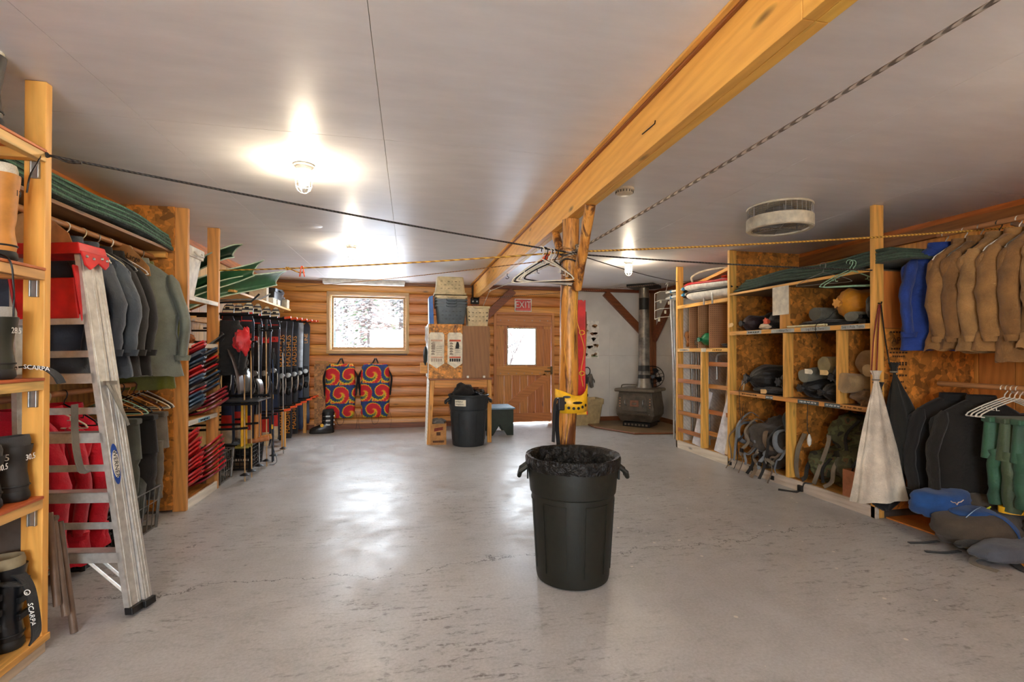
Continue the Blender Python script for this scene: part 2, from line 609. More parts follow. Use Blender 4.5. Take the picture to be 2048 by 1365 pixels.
# window
wn = structure('window_1'); wn.location = ((WX0 + WX1) / 2, YB, WZ0)
WFR = wood('window_casing_x', (196, 158, 104), 'x', knots=.1)
WFRZ = wood('window_casing_z', (196, 158, 104), 'z', knots=.1)
y0, y1 = YB - .045, YB - .02
t_ = .055
for nm, m, d in (('casing_board', WFR, (WX0, WX1, y0, y1, WZ0, WZ0 + t_)), ('casing_board', WFR, (WX0, WX1, y0, y1, WZ1 - t_, WZ1)),
                 ('casing_board', WFRZ, (WX0, WX0 + t_, y0, y1, WZ0 + t_, WZ1 - t_)), ('casing_board', WFRZ, (WX1 - t_, WX1, y0, y1, WZ0 + t_, WZ1 - t_))):
    box(nm, m, d, wn, .004)
jx0, jx1, jz0, jz1 = WX0 + .05, WX1 - .05, WZ0 + .05, WZ1 - .05
for d in ((jx0, jx1, YB - .02, YB + .15, jz0, jz0 + .018), (jx0, jx1, YB - .02, YB + .15, jz1 - .018, jz1),
          (jx0, jx0 + .018, YB - .02, YB + .15, jz0 + .018, jz1 - .018), (jx1 - .018, jx1, YB - .02, YB + .15, jz0 + .018, jz1 - .018)):
    box('jamb', WFR, d, wn, .002)
s0, s1, s2, s3 = jx0 + .018, jx1 - .018, jz0 + .018, jz1 - .018
mb = MB()
for d in ((s0, s1, s2, s2 + .04), (s0, s1, s3 - .03, s3), (s0, s0 + .03, s2 + .04, s3 - .03), (s1 - .03, s1, s2 + .04, s3 - .03)):
    mb.box(d[0], d[1], YB + .07, YB + .11, d[2], d[3])
mb.build('sash', wood('sash_wood', (150, 124, 84), 'x', knots=0), wn, bevel=.003)
def glass_mat():
    t = NT('window_glass')
    for n_ in list(t.t.nodes):
        if n_.type == 'BSDF_PRINCIPLED':
            t.t.nodes.remove(n_)
    tr_ = t.n('ShaderNodeBsdfTransparent'); gl = t.n('ShaderNodeBsdfGlossy'); gl.inputs['Roughness'].default_value = .03
    mx = t.n('ShaderNodeMixShader'); mx.inputs[0].default_value = .06
    t.l(tr_.outputs[0], mx.inputs[1]); t.l(gl.outputs[0], mx.inputs[2])
    t.l(mx.outputs[0], t.t.nodes['Material Output'].inputs[0])
    return t.mat
GLASS = glass_mat()
box('pane', GLASS, (s0 + .03, s1 - .03, YB + .088, YB + .092, s2 + .04, s3 - .03), wn, 0)

# door
dr = structure('door_1'); dr.location = ((DX0 + DX1) / 2, YB, 0)
for m, d in ((DOORW, (DX0, DX0 + .045, YB - .05, YB + .1, 0, DZ1)), (DOORW, (DX1 - .045, DX1, YB - .05, YB + .1, 0, DZ1)),
             (DOORWX, (DX0 + .045, DX1 - .045, YB - .05, YB + .1, DZ1 - .04, DZ1))):
    box('frame_board', m, d, dr, .003)
lx0, lx1, lz0, lz1 = DX0 + .05, DX1 - .05, .028, DZ1 - .045
gx0, gx1, gz0, gz1 = 1.707, 2.202, 1.06, 1.691
nb = 7
bw = (lx1 - lx0) / nb
for k in range(nb):
    a, b = lx0 + k * bw + .0015, lx0 + (k + 1) * bw - .0015
    for c, d in ((lz0, gz0), (gz0, gz1), (gz1, lz1)):
        if c == gz0 and b > gx0 and a < gx1:
            for u, w in ((a, min(b, gx0)), (max(a, gx1), b)):
                if w - u > .01:
                    box('plank', DOORW, (u, w, YB, YB + .035, c, d), dr, .002)
        else:
            box('plank', DOORW, (a, b, YB, YB + .035, c, d), dr, .002)
for d in ((lx0, lx1, YB - .028, YB, lz1 - .19, lz1 - .005), (lx0, lx1, YB - .028, YB, .862, 1.02), (lx0, lx1, YB - .028, YB, lz0 + .02, .19)):
    box('rail', DOORWX, d, dr, .003)
br = MB(); br.bar((lx0 + .10, YB - .014, .22), (lx1 - .08, YB - .014, .845), .145, .028, up=(0, 1, 0)); br.build('brace', DOORWX, dr, bevel=.003)
mb = MB()
for d in ((gx0 - .02, gx1 + .02, gz0 - .02, gz0), (gx0 - .02, gx1 + .02, gz1, gz1 + .02), (gx0 - .02, gx0, gz0, gz1), (gx1, gx1 + .02, gz0, gz1)):
    mb.box(d[0], d[1], YB - .012, YB + .04, d[2], d[3])
mb.build('light_trim', plain('pale_glazing_bead', (208, 204, 186), .5), dr, bevel=.003)
box('pane', GLASS, (gx0, gx1, YB + .015, YB + .019, gz0, gz1), dr, 0)
mb = MB()
mb.box(lx1 - .075, lx1 + .01, YB - .05, YB - .028, .985, 1.0); mb.box(lx1 - .13, lx1 - .02, YB - .055, YB - .03, .925, .945)
mb.box(lx1 - .02, lx1 + .015, YB - .06, YB - .03, .88, 1.02)
mb.cyl((lx1 - .10, YB - .04, .935), (lx1 - .10, YB - .085, .935), .008); mb.cyl((lx1 - .10, YB - .085, .935), (lx1 - .04, YB - .085, .935), .009)
mb.build('latch', plain('brass_grey_latch', (112, 100, 74), .4, .8), dr, bevel=.002)
mb = MB()
for k in range(7):
    for z in (1.84, .9):
        x = lx0 + bw * (k + .5)
        mb.lathe([(.009, YB - .033), (.006, YB - .03), (.006, YB - .027)], 8, (x, 0, z), 'y')
mb.build('carriage_bolts', STEEL, dr)

# ---------------------------------------------------------------- right wall
wr = structure('wall_right'); wr.location = (XRW, 0, 0)
box('wall_core', DTRIM, (XRW + .02, XRW + .2, YF, YB + .2, 0, ZC), wr, 0)
y = 6.3
for a, b in ((6.3, 7.45), (7.45, YB - .012)):
    for c, d in ((0, 1.22), (1.22, ZC)):
        box('panel', WWALL, (XRW, XRW + .02, a + .001, b - .001, c + .001, d - .001), wr, .0015)
y = YF
while y < 6.29:
    b = min(y + .245, 6.3)
    box('board', BOARDW, (XRW - .006 * ((int(y * 7) % 2)), XRW + .02, y + .002, b - .002, 0, ZC), wr, .003)
    y += .245
tr = box('trim_2', OTRIMY, (XRW - .05, XRW - .007, YF, 6.1, ZC - .045, ZC)); tr['kind'] = 'structure'
tr = box('trim_2', DTRIMY, (XRW - .04, XRW - .001, 6.3, YB - .1, ZC - .055, ZC)); tr['kind'] = 'structure'
tr = box('trim_3', wood('rough_plate', (150, 96, 44), 'y', knots=.4), (XRW - .06, XRW - .007, YF, 5.0, ZC - .15, ZC - .047)); tr['kind'] = 'structure'
bb = box('baseboard_right', DTRIMY, (XRW - .02, XRW - .001, 6.35, YB - .04, 0, .095)); bb['kind'] = 'structure'

# ---------------------------------------------------------------- left wall and the wall behind the camera
wl = structure('wall_left'); wl.location = (XL, 0, 0)
box('wall_core', DTRIM, (XL - .2, XL - .02, YF, YB + .2, 0, ZC), wl, 0)
PALEB = wood('pale_wall_board', (206, 158, 90), 'z', knots=.3)
y = YF
while y < YB - .01:
    b = min(y + .2, YB)
    box('board', PALEB, (XL - .02, XL + .004 * ((int(y * 9) % 2)), y + .0015, b - .0015, 0, ZC), wl, .003)
    y += .2
tr = box('trim_4', OTRIMY, (XL + .005, XL + .05, YF, YB - .1, ZC - .09, ZC)); tr['kind'] = 'structure'
wf = structure('wall_front'); wf.location = (0, YF, 0)
FW = ((-1.6, .5),)
FZ0, FZ1 = .75, 2.2
def fcore(x0, x1, z0, z1):
    box('wall_core', DTRIM, (x0, x1, YF - .2, YF - .03, z0, z1), wf, 0)
    x = x0
    while x < x1 - .01:
        b = min(x + .3, x1)
        box('board', BOARDW, (x + .0015, b - .0015, YF - .03, YF, z0, z1), wf, .003)
        x += .3
fcore(XL - .2, FW[0][0], 0, ZC); fcore(FW[0][1], XRW + .2, 0, ZC)
for i, (a, b) in enumerate(FW):
    fcore(a, b, 0, FZ0); fcore(a, b, FZ1, ZC)
    added_wn = structure('window_%d' % (i + 2)); added_wn.location = ((a + b) / 2, YF, FZ0)  # unseen window, added to let daylight onto the front of the room
    mb = MB()
    for d in ((a, b, FZ0, FZ0 + .05), (a, b, FZ1 - .05, FZ1), (a, a + .05, FZ0 + .05, FZ1 - .05), (b - .05, b, FZ0 + .05, FZ1 - .05), ((a + b) / 2 - .02, (a + b) / 2 + .02, FZ0 + .05, FZ1 - .05)):
        mb.box(d[0], d[1], YF - .12, YF - .04, d[2], d[3])
    mb.build('sash', WFR, added_wn, bevel=.003)
    for c, d in ((a + .05, (a + b) / 2 - .02), ((a + b) / 2 + .02, b - .05)):
        box('pane', GLASS, (c, d, YF - .085, YF - .081, FZ0 + .05, FZ1 - .05), added_wn, 0)

# ---------------------------------------------------------------- timber corner frame by the stove
cf = thing('corner_timber_frame', 'dark brown timber corner post with two diagonal knee braces behind the stove', 'timber frame', (XRW - .08, YB - .1, 0))
box('post', DTRIMZ, (XRW - .135, XRW - .002, YB - .10, YB - .014, .1, ZC - .06), cf, .004)
MB().bar((3.52, YB - .05, 2.37), (4.40, YB - .05, 1.52), .13, .07, up=(0, 1, 0)).build('knee_brace', DTRIM, cf, bevel=.004)
MB().bar((XRW - .05, 7.62, 2.37), (XRW - .05, 8.44, 1.52), .13, .07, up=(1, 0, 0)).build('knee_brace', DTRIMY, cf, bevel=.004)

# ---------------------------------------------------------------- beam and log post
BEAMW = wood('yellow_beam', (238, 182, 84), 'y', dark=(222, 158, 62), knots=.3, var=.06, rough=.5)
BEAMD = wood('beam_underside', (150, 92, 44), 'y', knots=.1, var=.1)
bm = thing('ceiling_beam', 'long yellow timber beam running along the ceiling from the camera to the back wall', 'beam', (1.1, 4, 2.2))
for a, b in ((1.062, 1.104), (1.107, 1.149)):
    for c, d in ((YF, 1.16), (1.162, 4.9), (4.902, 8.46)):
        MB().box(a, b, c, d, 2.213, ZC - .001).build('ply', BEAMW, bm, bevel=.002)
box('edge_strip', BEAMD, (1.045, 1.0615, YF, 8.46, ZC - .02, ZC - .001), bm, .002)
box('edge_strip', W_y, (1.02, 1.0445, YF, 8.46, ZC - .012, ZC - .001), bm, .002)
mb = MB(); mb.box(1.052, 1.06, 8.3, 8.48, 2.16, 2.42); mb.box(1.151, 1.159, 8.3, 8.48, 2.16, 2.42); mb.box(1.03, 1.18, 8.36, 8.47, 2.203, 2.211)
mb.box(1.03, 1.18, 8.455, 8.463, 2.11, 2.203)
mb.build('hanger_bracket', BLACKM, bm, bevel=.002)
mb = MB()
for x in (1.07, 1.14):
    mb.lathe([(.016, 8.436), (.016, 8.455)], 6, (x, 0, 2.155), 'y')
mb.build('bolts', STEEL, bm)
wp = thing('wall_post', 'brown timber post with a knee brace on the back wall under the beam end', 'post', (1.1, 8.45, 0))
box('upright', DTRIMZ, (1.05, 1.165, 8.40, 8.499, 0, 2.10), wp, .004)
MB().bar((1.20, 8.44, 1.80), (1.78, 8.44, 2.36), .13, .08, up=(0, 1, 0)).build('knee_brace', DTRIM, wp, bevel=.004)

def peeled_log():
    t = NT('peeled_log')
    v = t.coords((9, 9, .9))
    a = t.noise(v, 1.4, 6, .65, .8)
    v2 = t.coords((4.5, 4.5, .7))
    bk = t.noise(v2, 2.1, 5, .7, .6)
    col = t.ramp(a, [(.28, (124, 72, 26)), (.45, (202, 134, 54)), (.7, (228, 170, 84))])
    col = t.mix(t.ramp(bk, [(.47, (0, 0, 0)), (.56, (255, 255, 255))]), col, (92, 52, 24))
    t.setp(col, .42)
    t.bump(t.mth('ADD', a, bk), .4, .01)
    return t.mat
PL = peeled_log()
def round_log(p, q, r0, r1, wob=.006, n=18, k=24, seed=0.):
    p, q = Vector(p), Vector(q)
    d = (q - p).normalized()
    s = d.cross(Vector((0, 1, 0))).normalized() if abs(d.y) < .9 else d.cross(Vector((1, 0, 0))).normalized()
    u = s.cross(d)
    rings = []
    for i in range(k + 1):
        f = i / k
        c = p.lerp(q, f) + s * (nz(f * 3, seed) * wob * 1.5) + u * (nz(f * 3, seed + 5) * wob * 1.5)
        r = r0 + (r1 - r0) * f
        rings.append([c + (s * math.cos(t) + u * math.sin(t)) * (r + nz(math.cos(t) * 1.6, math.sin(t) * 1.6, f * 5 + seed) * wob)
                      for t in (2 * PI * j / n for j in range(n))])
    return MB().loft(rings)
lp = thing('log_post', 'peeled knotty log post with two forked braces carrying the beam', 'post', (1.07, 3.28, 0))
round_log((1.062, 3.28, 0), (1.105, 3.28, 2.211), .068, .060, .009).build('trunk', PL, lp, smooth=60)
round_log((1.115, 3.19, 1.72), (1.105, 2.90, 2.209), .036, .034, .004, 14, 14, 3.).build('brace', PL, lp, smooth=60)
round_log((1.10, 3.36, 1.86), (1.105, 3.66, 2.209), .034, .032, .004, 14, 14, 9.).build('brace', PL, lp, smooth=60)
# ================================================================ builders for repeated kinds of things
def hanger_mb(w=.42, r=.0045, drop=.15):
    mb = MB()
    hook = [(.022 * math.cos(a), 0, -.003 + .022 * math.sin(a) - .022) for a in [R(200 - 25 * k) for k in range(9)]]
    hook += [(.018, 0, -.045), (.004, 0, -.065), (0, 0, -.085)]
    mb.tube(hook, r * .8, 6)
    h = w / 2
    loop = smooth_path([(0, 0, -.085), (h * .55, 0, -.085 - drop * .42), (h * .93, 0, -.085 - drop * .78), (h, 0, -.085 - drop * .9),
                        (h * .95, 0, -.085 - drop), (0, 0, -.085 - drop), (-h * .95, 0, -.085 - drop), (-h, 0, -.085 - drop * .9),
                        (-h * .93, 0, -.085 - drop * .78), (-h * .55, 0, -.085 - drop * .42), (0, 0, -.085)], 4)
    mb.tube(loop, r, 6)
    for s in (-1, 1):
        mb.tube([(s * h * .6, 0, -.085 - drop * .5), (s * h * .6, 0, -.085 - drop * .64), (s * h * .52, 0, -.085 - drop * .64)], r * .7, 5)
    return mb
_hang = {}
def hanger(loc, mat, label, rz=0., w=.42, drop=.15, tilt=0., group=None, name='clothes_hanger'):
    key = (mat.name, w, drop)
    if key not in _hang:
        o = hanger_mb(w, .0045 if drop > .1 else .003, drop).build(name, mat, loc=(0, 0, 0), smooth=60)
        _hang[key] = o
        c = o
    else:
        c = _hang[key].copy(); COL.objects.link(c)
    c.location = loc
    c.rotation_euler = (0, tilt, rz)
    return tag(c, label, 'hanger', group)

def ring_se(a, b, z, n, e=.75, ox=0., oy=0.):
    out = []
    for k in range(n):
        t = 2 * PI * k / n
        c, s = math.cos(t), math.sin(t)
        out.append([ox + a * math.copysign(abs(c) ** e, c), oy + b * math.copysign(abs(s) ** e, s), z])
    return out

def coat(loc, mat, label, H=.82, w=.5, th=.075, sl=.56, rz=0., seed=0., hood=False, group=None, name='jacket', collar=None, spread=.03, zipm=None, fold=1.):
    """garment on a hanger: origin at the hanger's neck, width along x"""
    t = thing(name, label, 'jacket', (0, 0, 0), group)
    n, K = 48, 24
    mb = MB()
    rings = []
    for i in range(K + 1):
        v = i / K
        if v < .22:
            q = v / .22
            a = .06 + (w / 2 - .06) * q ** .95
            b = th * (.6 + .3 * q)
            z = -.02 - .16 * q ** 1.15
        else:
            q = (v - .22) / .78
            a = w / 2 * (1 - .10 * math.sin(q * PI) + .05 * q)
            b = th * (.9 + .35 * q)
            z = -.18 - (H - .18) * q
        rg = ring_se(a, b, z, n, .7)
        for k, p in enumerate(rg):
            amp = .042 * fold * min(1, v * 2.2)
            p[1] += th * 8 * amp * ((abs(math.sin(p[0] * 15 + seed * 5 + v * 1.2 + 1.2 * nz(v * 2, seed))) - .6) * .9 + nz(p[0] * 11, seed, v * 4.5) + .5 * nz(p[0] * 4, seed, v * 14))
            p[0] += .018 * fold * nz(p[1] * 20, v * 6, seed + k * .01)
            if i == K:
                p[2] += .02 * nz(k * .25, seed)
        rings.append(rg)
    last = rings[-1]
    rings.append([[p[0] * .96, p[1] * .85, p[2] + .01] for p in last])
    rings.append([[p[0] * .94, p[1] * .7, p[2] + .09] for p in last])
    mb.loft(rings)
    mb.build('torso', mat, t, smooth=60)
    for s in (-1, 1):
        sp = []
        rr = []
        L = sl
        for k in range(11):
            f = k / 10
            sp.append((s * (w / 2 - .075 + (spread + .03) * min(1, f * 2) + .02 * math.sin(f * PI)) + .008 * nz(f * 6, seed + s), -.025 - .03 * f + .02 * nz(f * 4, seed + 3 * s), -.115 - (L - .02) * f))
            rr.append((.066 - .016 * f) * (1 + .22 * nz(f * 9, seed * 2 + s)) if k else .03)
        m2 = MB(); m2.tube(sp, rr, 14, True, .62)
        c = sp[-1]
        m2.build('sleeve', mat, t, smooth=60)
        m3 = MB(); m3.tube([(c[0], c[1], c[2] + .012), (c[0], c[1], c[2] - .028)], [.055, .046], 12, True, .62)
        m3.build('cuff', mat, t, smooth=60)
    cm = MB()
    rg = []
    for z, a in ((-.045, .085), (-.015, .085), (.004, .08)):
        rg.append([[p[0], p[1] + .006 * nz(p[0] * 20, seed, z * 30), p[2] - .12 * max(0, -p[1])] for p in ring_se(a, .05, z, 18, .9)])
    rg.append([[p[0] * .9, p[1] * .85, p[2] - .03] for p in rg[-1]])
    cm.loft(rg, cap=True)
    cm.build('collar', collar or mat, t, smooth=60)
    if zipm:
        z = MB()
        z.grid(lambda u, v: (-.006 + .012 * u, -th * 1.0 - .012 - .012 * math.sin(v * 3), -.05 - (H - .07) * v), 1, 10)
        z.build('zip', zipm, t, solid=.003)
    if hood:
        hm = MB()
        rg = []
        for i in range(9):
            a = PI * i / 8
            r = .105 * math.sin(a) ** .7 + .002
            rg.append([[p[0] * (1 + .15 * nz(p[0] * 15, seed, i)), p[1] - .03 - .05 * math.sin(a), p[2]] for p in ring_se(r * 1.05, r * .62, .03 - .12 + .10 * math.cos(a), 16, .9)])
        hm.loft(rg); hm.build('hood', mat, t, smooth=60)
    t.location = loc
    t.rotation_euler = (0, 0, rz)
    return t

def trousers(loc, mat, label, H=.95, w=.36, rz=0., seed=0., group=None, cuffm=None):
    t = thing('trousers', label, 'trousers', (0, 0, 0), group)
    mb = MB(); rg = []
    for i in range(5):
        f = i / 4
        rg.append([[p[0], p[1] + .008 * math.sin(p[0] * 40 + seed), p[2]] for p in ring_se(w / 2 * (.92 + .1 * f), .035 + .02 * f, -.02 - .26 * f, 26, .75)])
    mb.loft(rg); mb.build('seat', mat, t, smooth=60)
    for s in (-1, 1):
        sp, rr = [], []
        for k in range(11):
            f = k / 10
            sp.append((s * w * .24 + .012 * nz(f * 5, seed + s), .02 * nz(f * 4, seed + 2 * s), -.22 - (H - .22) * f))
            rr.append(w * .25 * (1 - .1 * f) * (1 + .14 * nz(f * 8, seed + s * 2)))
        m = MB(); m.tube(sp, rr, 14, True, .55); m.build('trouser_leg', mat, t, smooth=60)
        if cuffm:
            c = sp[-1]; m = MB(); m.tube([(c[0], c[1], c[2] + .035), (c[0], c[1], c[2] - .004)], rr[-1] * 1.05, 14, True, .58); m.build('hem', cuffm, t, smooth=60)
    box('waistband', mat, (-w * .47, w * .47, -.04, .04, -.045, -.005), t, .01)
    t.location = loc; t.rotation_euler = (0, 0, rz)
    return t

def wire_crate(name, label, loc, rz, sx, sy, h, mat, r=.004, nx=5, ny=4, nzr=3, solid_lo=0., group=None):
    t = thing(name, label, 'crate', (0, 0, 0), group)
    x, y = sx / 2, sy / 2
    k = .9
    def C(z): f = k + (1 - k) * z / h; return x * f, y * f
    for z in (.01, h):
        a, b = C(z)
        m = MB(); m.tube([(-a, -b, z), (a, -b, z), (a, b, z), (-a, b, z), (-a, -b, z)], r * 1.9, 6); m.build('rim', mat, t)
    m = MB()
    for j in range(1, nzr):
        z = h * j / nzr
        a, b = C(z); m.tube([(-a, -b, z), (a, -b, z), (a, b, z), (-a, b, z), (-a, -b, z)], r, 5)
    a0, b0 = C(.01); a1, b1 = C(h)
    for i in range(nx + 1):
        f = -1 + 2 * i / nx
        for s in (-1, 1):
            m.tube([(f * a0, s * b0, .01), (f * a1, s * b1, h)], r, 5)
    for i in range(ny + 1):
        f = -1 + 2 * i / ny
        for s in (-1, 1):
            m.tube([(s * a0, f * b0, .01), (s * a1, f * b1, h)], r, 5)
    m.build('wires', mat, t)
    box('bottom', mat, (-a0, a0, -b0, b0, .003, .012), t, 0)
    for sxx in (-1, 1):
        for syy in (-1, 1):
            m = MB(); m.tube([(sxx * a0, syy * b0, .0), (sxx * a1, syy * b1, h)], r * 2.6, 6); m.build('corner_post', mat, t)
    t.location = loc; t.rotation_euler = (0, 0, rz)
    return t

def lump(mb, c, ax, seed=0., n=22, k=14, rough=.12, e=1.):
    """soft irregular ellipsoid with half axes ax"""
    rg = []
    for i in range(k + 1):
        a = PI * i / k
        r = max(math.sin(a), .02) ** e
        ring = []
        for j in range(n):
            t = 2 * PI * j / n
            d = 1 + rough * nz(math.cos(t) * 1.7 * r + seed, math.sin(t) * 1.7 * r, math.cos(a) * 1.7 + seed) + rough * .5 * nz(math.cos(t) * 5 * r, math.sin(t) * 5 * r + seed, math.cos(a) * 5)
            ring.append((c[0] + ax[0] * r * math.cos(t) * d, c[1] + ax[1] * r * math.sin(t) * d, c[2] - ax[2] * math.cos(a) * d))
        rg.append(ring)
    return mb.loft(rg)

def strap(pts, w=.028, th=.003, k=6):
    """flat webbing along a path"""
    P = smooth_path(pts, k) if len(pts) > 2 else [Vector(p) for p in pts]
    mb = MB(); L = []; prev = None
    for i, p in enumerate(P):
        d = (P[min(i + 1, len(P) - 1)] - P[max(i - 1, 0)]).normalized()
        s = d.cross(Vector((0, 0, 1))) if abs(d.z) < .9 else d.cross(Vector((1, 0, 0)))
        if prev is not None:
            s = prev - d * prev.dot(d)
        s.normalize(); prev = s
        u = s.cross(d)
        L.append([p + s * w / 2 + u * th / 2, p - s * w / 2 + u * th / 2, p - s * w / 2 - u * th / 2, p + s * w / 2 - u * th / 2])
    return mb.loft(L)

def sack(name, label, p, q, r, mat, seed=0., cord=None, group=None, pinch=True, sag=.75, cat='stuff sack', toe=None):
    """drawstring stuff sack lying from p (gathered mouth) to q (base)"""
    p, q = Vector(p), Vector(q)
    d = (q - p); L = d.length; d.normalize()
    s = d.cross(Vector((0, 0, 1))); s = s.normalized() if s.length > .01 else Vector((1, 0, 0))
    u = s.cross(d)
    zc = min(p.z, q.z) - r
    t = thing(name, label, cat, ((p.x + q.x) / 2, (p.y + q.y) / 2, zc), group)
    K, n = 18, 40
    rg = []
    for i in range(K + 1):
        f = i / K
        if f < .22 and pinch:
            rr = r * (.16 + .84 * math.sin(f / .22 * PI / 2) ** .8)
        elif f > .82:
            rr = r * math.sqrt(max(.02, 1 - ((f - .82) / .18) ** 2 * .97))
        else:
            rr = r
        pl = max(0, 1 - f / .55) if pinch else 0
        ring = []
        for j in range(n):
            a = 2 * PI * j / n
            w_ = rr * (1 + .07 * pl * math.cos(a * 13 + seed) + .10 * nz(math.cos(a) * 1.5 + seed, math.sin(a) * 1.5, f * 3.5))
            ring.append(p + d * (L * f) + s * (w_ * math.cos(a)) + u * (w_ * sag * math.sin(a) - r * (1 - sag)))
        rg.append(ring)
    m = MB(); m.loft(rg); m.build('body', mat, t, smooth=60)
    if pinch:
        m = MB()
        rg = []
        for k in range(5):
            f = k / 4
            rr = r * (.15 + .17 * f)
            rg.append([p - d * (.045 * f) - u * r * (1 - sag) + (s * math.cos(a) + u * math.sin(a)) * rr * (1 + .22 * math.cos(a * 6 + seed)) for a in (2 * PI * j / 26 for j in range(26))])
        m.loft(rg); m.build('gathered_mouth', toe or mat, t, smooth=60)
    if cord:
        pts = [Vector(v) for v in cord]
        m = MB(); m.tube(smooth_path(pts, 5), .003, 6); m.build('drawcord', BLACK, t)
    return t

# ================================================================ near left shelf of boots
SX0, SX1 = -2.12, -1.52
NEARW = wood('shelf_post_z', (230, 172, 84), 'z', dark=(214, 148, 60), knots=.3, var=.06)
SHE = wood('shelf_edge_y', (222, 176, 104), 'y', knots=.2)
REDSH = wood('red_stained_board', (186, 96, 44), 'y', dark=(160, 72, 30), knots=.1)
sa = thing('boot_shelf', 'tall pine shelf of boots at the left edge, nearest the camera', 'shelf', (-1.8, 1.9, 0))
box('post', NEARW, (-1.602, -1.523, 2.45, 2.488, 0.075, ZC - .002), sa, .003)
box('post', NEARW, (-2.15, -2.07, 2.45, 2.488, 0.075, ZC - .002), sa, .003)
box('post', NEARW, (-1.602, -1.523, .9, .938, 0.075, ZC - .002), sa, .003)
for z in (2.144, 1.640, 1.173, .672):
    box('shelf_board', REDSH, (SX0, SX1 + .004, .90, 2.448, z - .012, z), sa, .002)
    box('shelf_edge', SHE, (SX1 - .036, SX1, .90, 2.448, z - .052, z - .0125), sa, .002)
    box('cleat', W_x, (SX0, SX1 - .04, 2.40, 2.448, z - .052, z - .0125), sa, .002)
    m = MB(); m.box(-1.572, -1.540, 2.442, 2.4495, z - .125, z - .054); m.box(-1.572, -1.566, 2.434, 2.442, z - .125, z - .054); m.box(-1.546, -1.540, 2.434, 2.442, z - .125, z - .054)
    m.build('angle_bracket', STEEL, sa, bevel=.002)
box('base_board', W_y, (SX0, SX1 + .005, .90, 2.49, .045, .075), sa, .003)
box('base_skirt', wood('grey_skirt', (196, 178, 150), 'y', knots=.3), (SX1 - .04, SX1, .90, 2.47, 0, .044), sa, .003)
box('side_panel', plain('dark_panel', (92, 84, 76), .7), (-2.14, -1.62, 2.49, 2.495, .1, .6), sa, 0)

def boot(name, label, loc, rz, upper, sole, liner, H=.26, L=.30, W_=.105, seed=0., group=None, num=None, numm=None, buckles=0, strap_=None, tongue=True, bulk=1., bmat=None):
    """boot, toe towards local -x, heel towards +x"""
    t = thing(name, label, 'boot', (0, 0, 0), group)
    n = 28
    def ring(z, x0, x1, w, e=.85):
        cx, a = (x0 + x1) / 2, (x1 - x0) / 2
        rg = ring_se(a, w / 2, z, n, e, cx, 0)
        for p in rg:
            if p[0] < cx:
                p[1] *= 1 - .12 * ((cx - p[0]) / a) ** 2
        return rg
    hx = L * .28
    m = MB()
    m.loft([ring(0, -L * .70, hx, W_ * .96), ring(.012, -L * .72, hx + .008, W_ * 1.04), ring(.03, -L * .72, hx + .006, W_ * 1.05), ring(.04, -L * .71, hx + .002, W_)])
    m.build('sole', sole, t, smooth=45)
    m = MB()
    rows = [(.038, -L * .71, hx, 1.0), (.065, -L * .70, hx + .004, 1.02), (.09, -L * .62, hx, .98), (.115, -L * .42, hx - .004, .9), (.14, -L * .26, hx - .006, .86),
            (.17, -L * .20, hx - .002, .88), (H * .8, -L * .20, hx + .004, .95), (H * .93, -L * .21, hx + .010, 1.0), (H, -L * .20, hx + .012, 1.0)]
    rg = []
    for i, (z, a, b, w) in enumerate(rows):
        r_ = ring(z, a, b, W_ * w * (bulk if z > .1 else 1))
        rg.append([[p[0] * (1 + .02 * nz(z * 25, seed)), p[1] * (1 + .07 * nz(p[0] * 20, z * 30, seed)), p[2] + (.02 * (p[0] / L) if z > H * .7 else 0)] for p in r_])
    top = rg[-1]
    rg.append([[p[0] * .88, p[1] * .82, p[2] - .004] for p in top])
    rg.append([[p[0] * .84, p[1] * .78, p[2] - .05] for p in top])
    m.loft(rg); m.build('upper', upper, t, smooth=50)
    m = MB()
    rg = [[[p[0] * s_, p[1] * s_, p[2] + dz] for p in top] for s_, dz in ((.9, -.02), (.92, .02), (.86, .04), (.76, .035), (.72, -.03))]
    m.loft(rg); m.build('liner', liner, t, smooth=50)
    m = MB(); m.tube(ring(.062, -L * .715, hx + .004, W_ * 1.03) + [ring(.062, -L * .715, hx + .004, W_ * 1.03)[0]], .004, 6); m.build('rand', sole, t, smooth=60)
    for k in range(buckles):
        z = .10 + (H - .13) * (k + .5) / buckles
        m = MB()
        for s in (-1, 1):
            m.box(-.02, .045, s * W_ * .5 - .007, s * W_ * .5 + .007, z - .012, z + .012)
            m.tube([(-.06, s * W_ * .40, z), (-.01, s * (W_ * .5 + .008), z), (.05, s * (W_ * .5 + .008), z + .006)], .004, 5)
        m.box(hx - .004, hx + .012, -.03, .03, z - .014, z + .012)
        m.build('buckle', bmat or BLACKM, t, bevel=.002)
    if tongue and not buckles:
        m = MB()
        for k in range(5):
            z = .11 + k * (H - .13) / 5
            x = -L * (.40 - .19 * min(1, k / 2))
            m.tube([(x, -W_ * .33, z), (x - .012, 0, z + .01), (x, W_ * .33, z)], .003, 5)
        m.build('laces', BLACK, t)
    if num:
        m = text_mb(MB(), num, (hx * .35, -W_ * (.5 * bulk + .022), H * .84), (1, 0, 0), (0, 0, 1), .038)
        m.build('size_number', numm or WINK, t, solid=.001)
        m = text_mb(MB(), num, (hx + .012, 0, H * .80), (0, 1, 0), (0, 0, 1), .034)
        m.build('size_number', numm or WINK, t, solid=.001)
    if strap_:
        m = strap(strap_[0], .042, .004); m.build('power_strap', BWEB, t)
    t.location = loc; t.rotation_euler = (0, 0, rz)
    return t

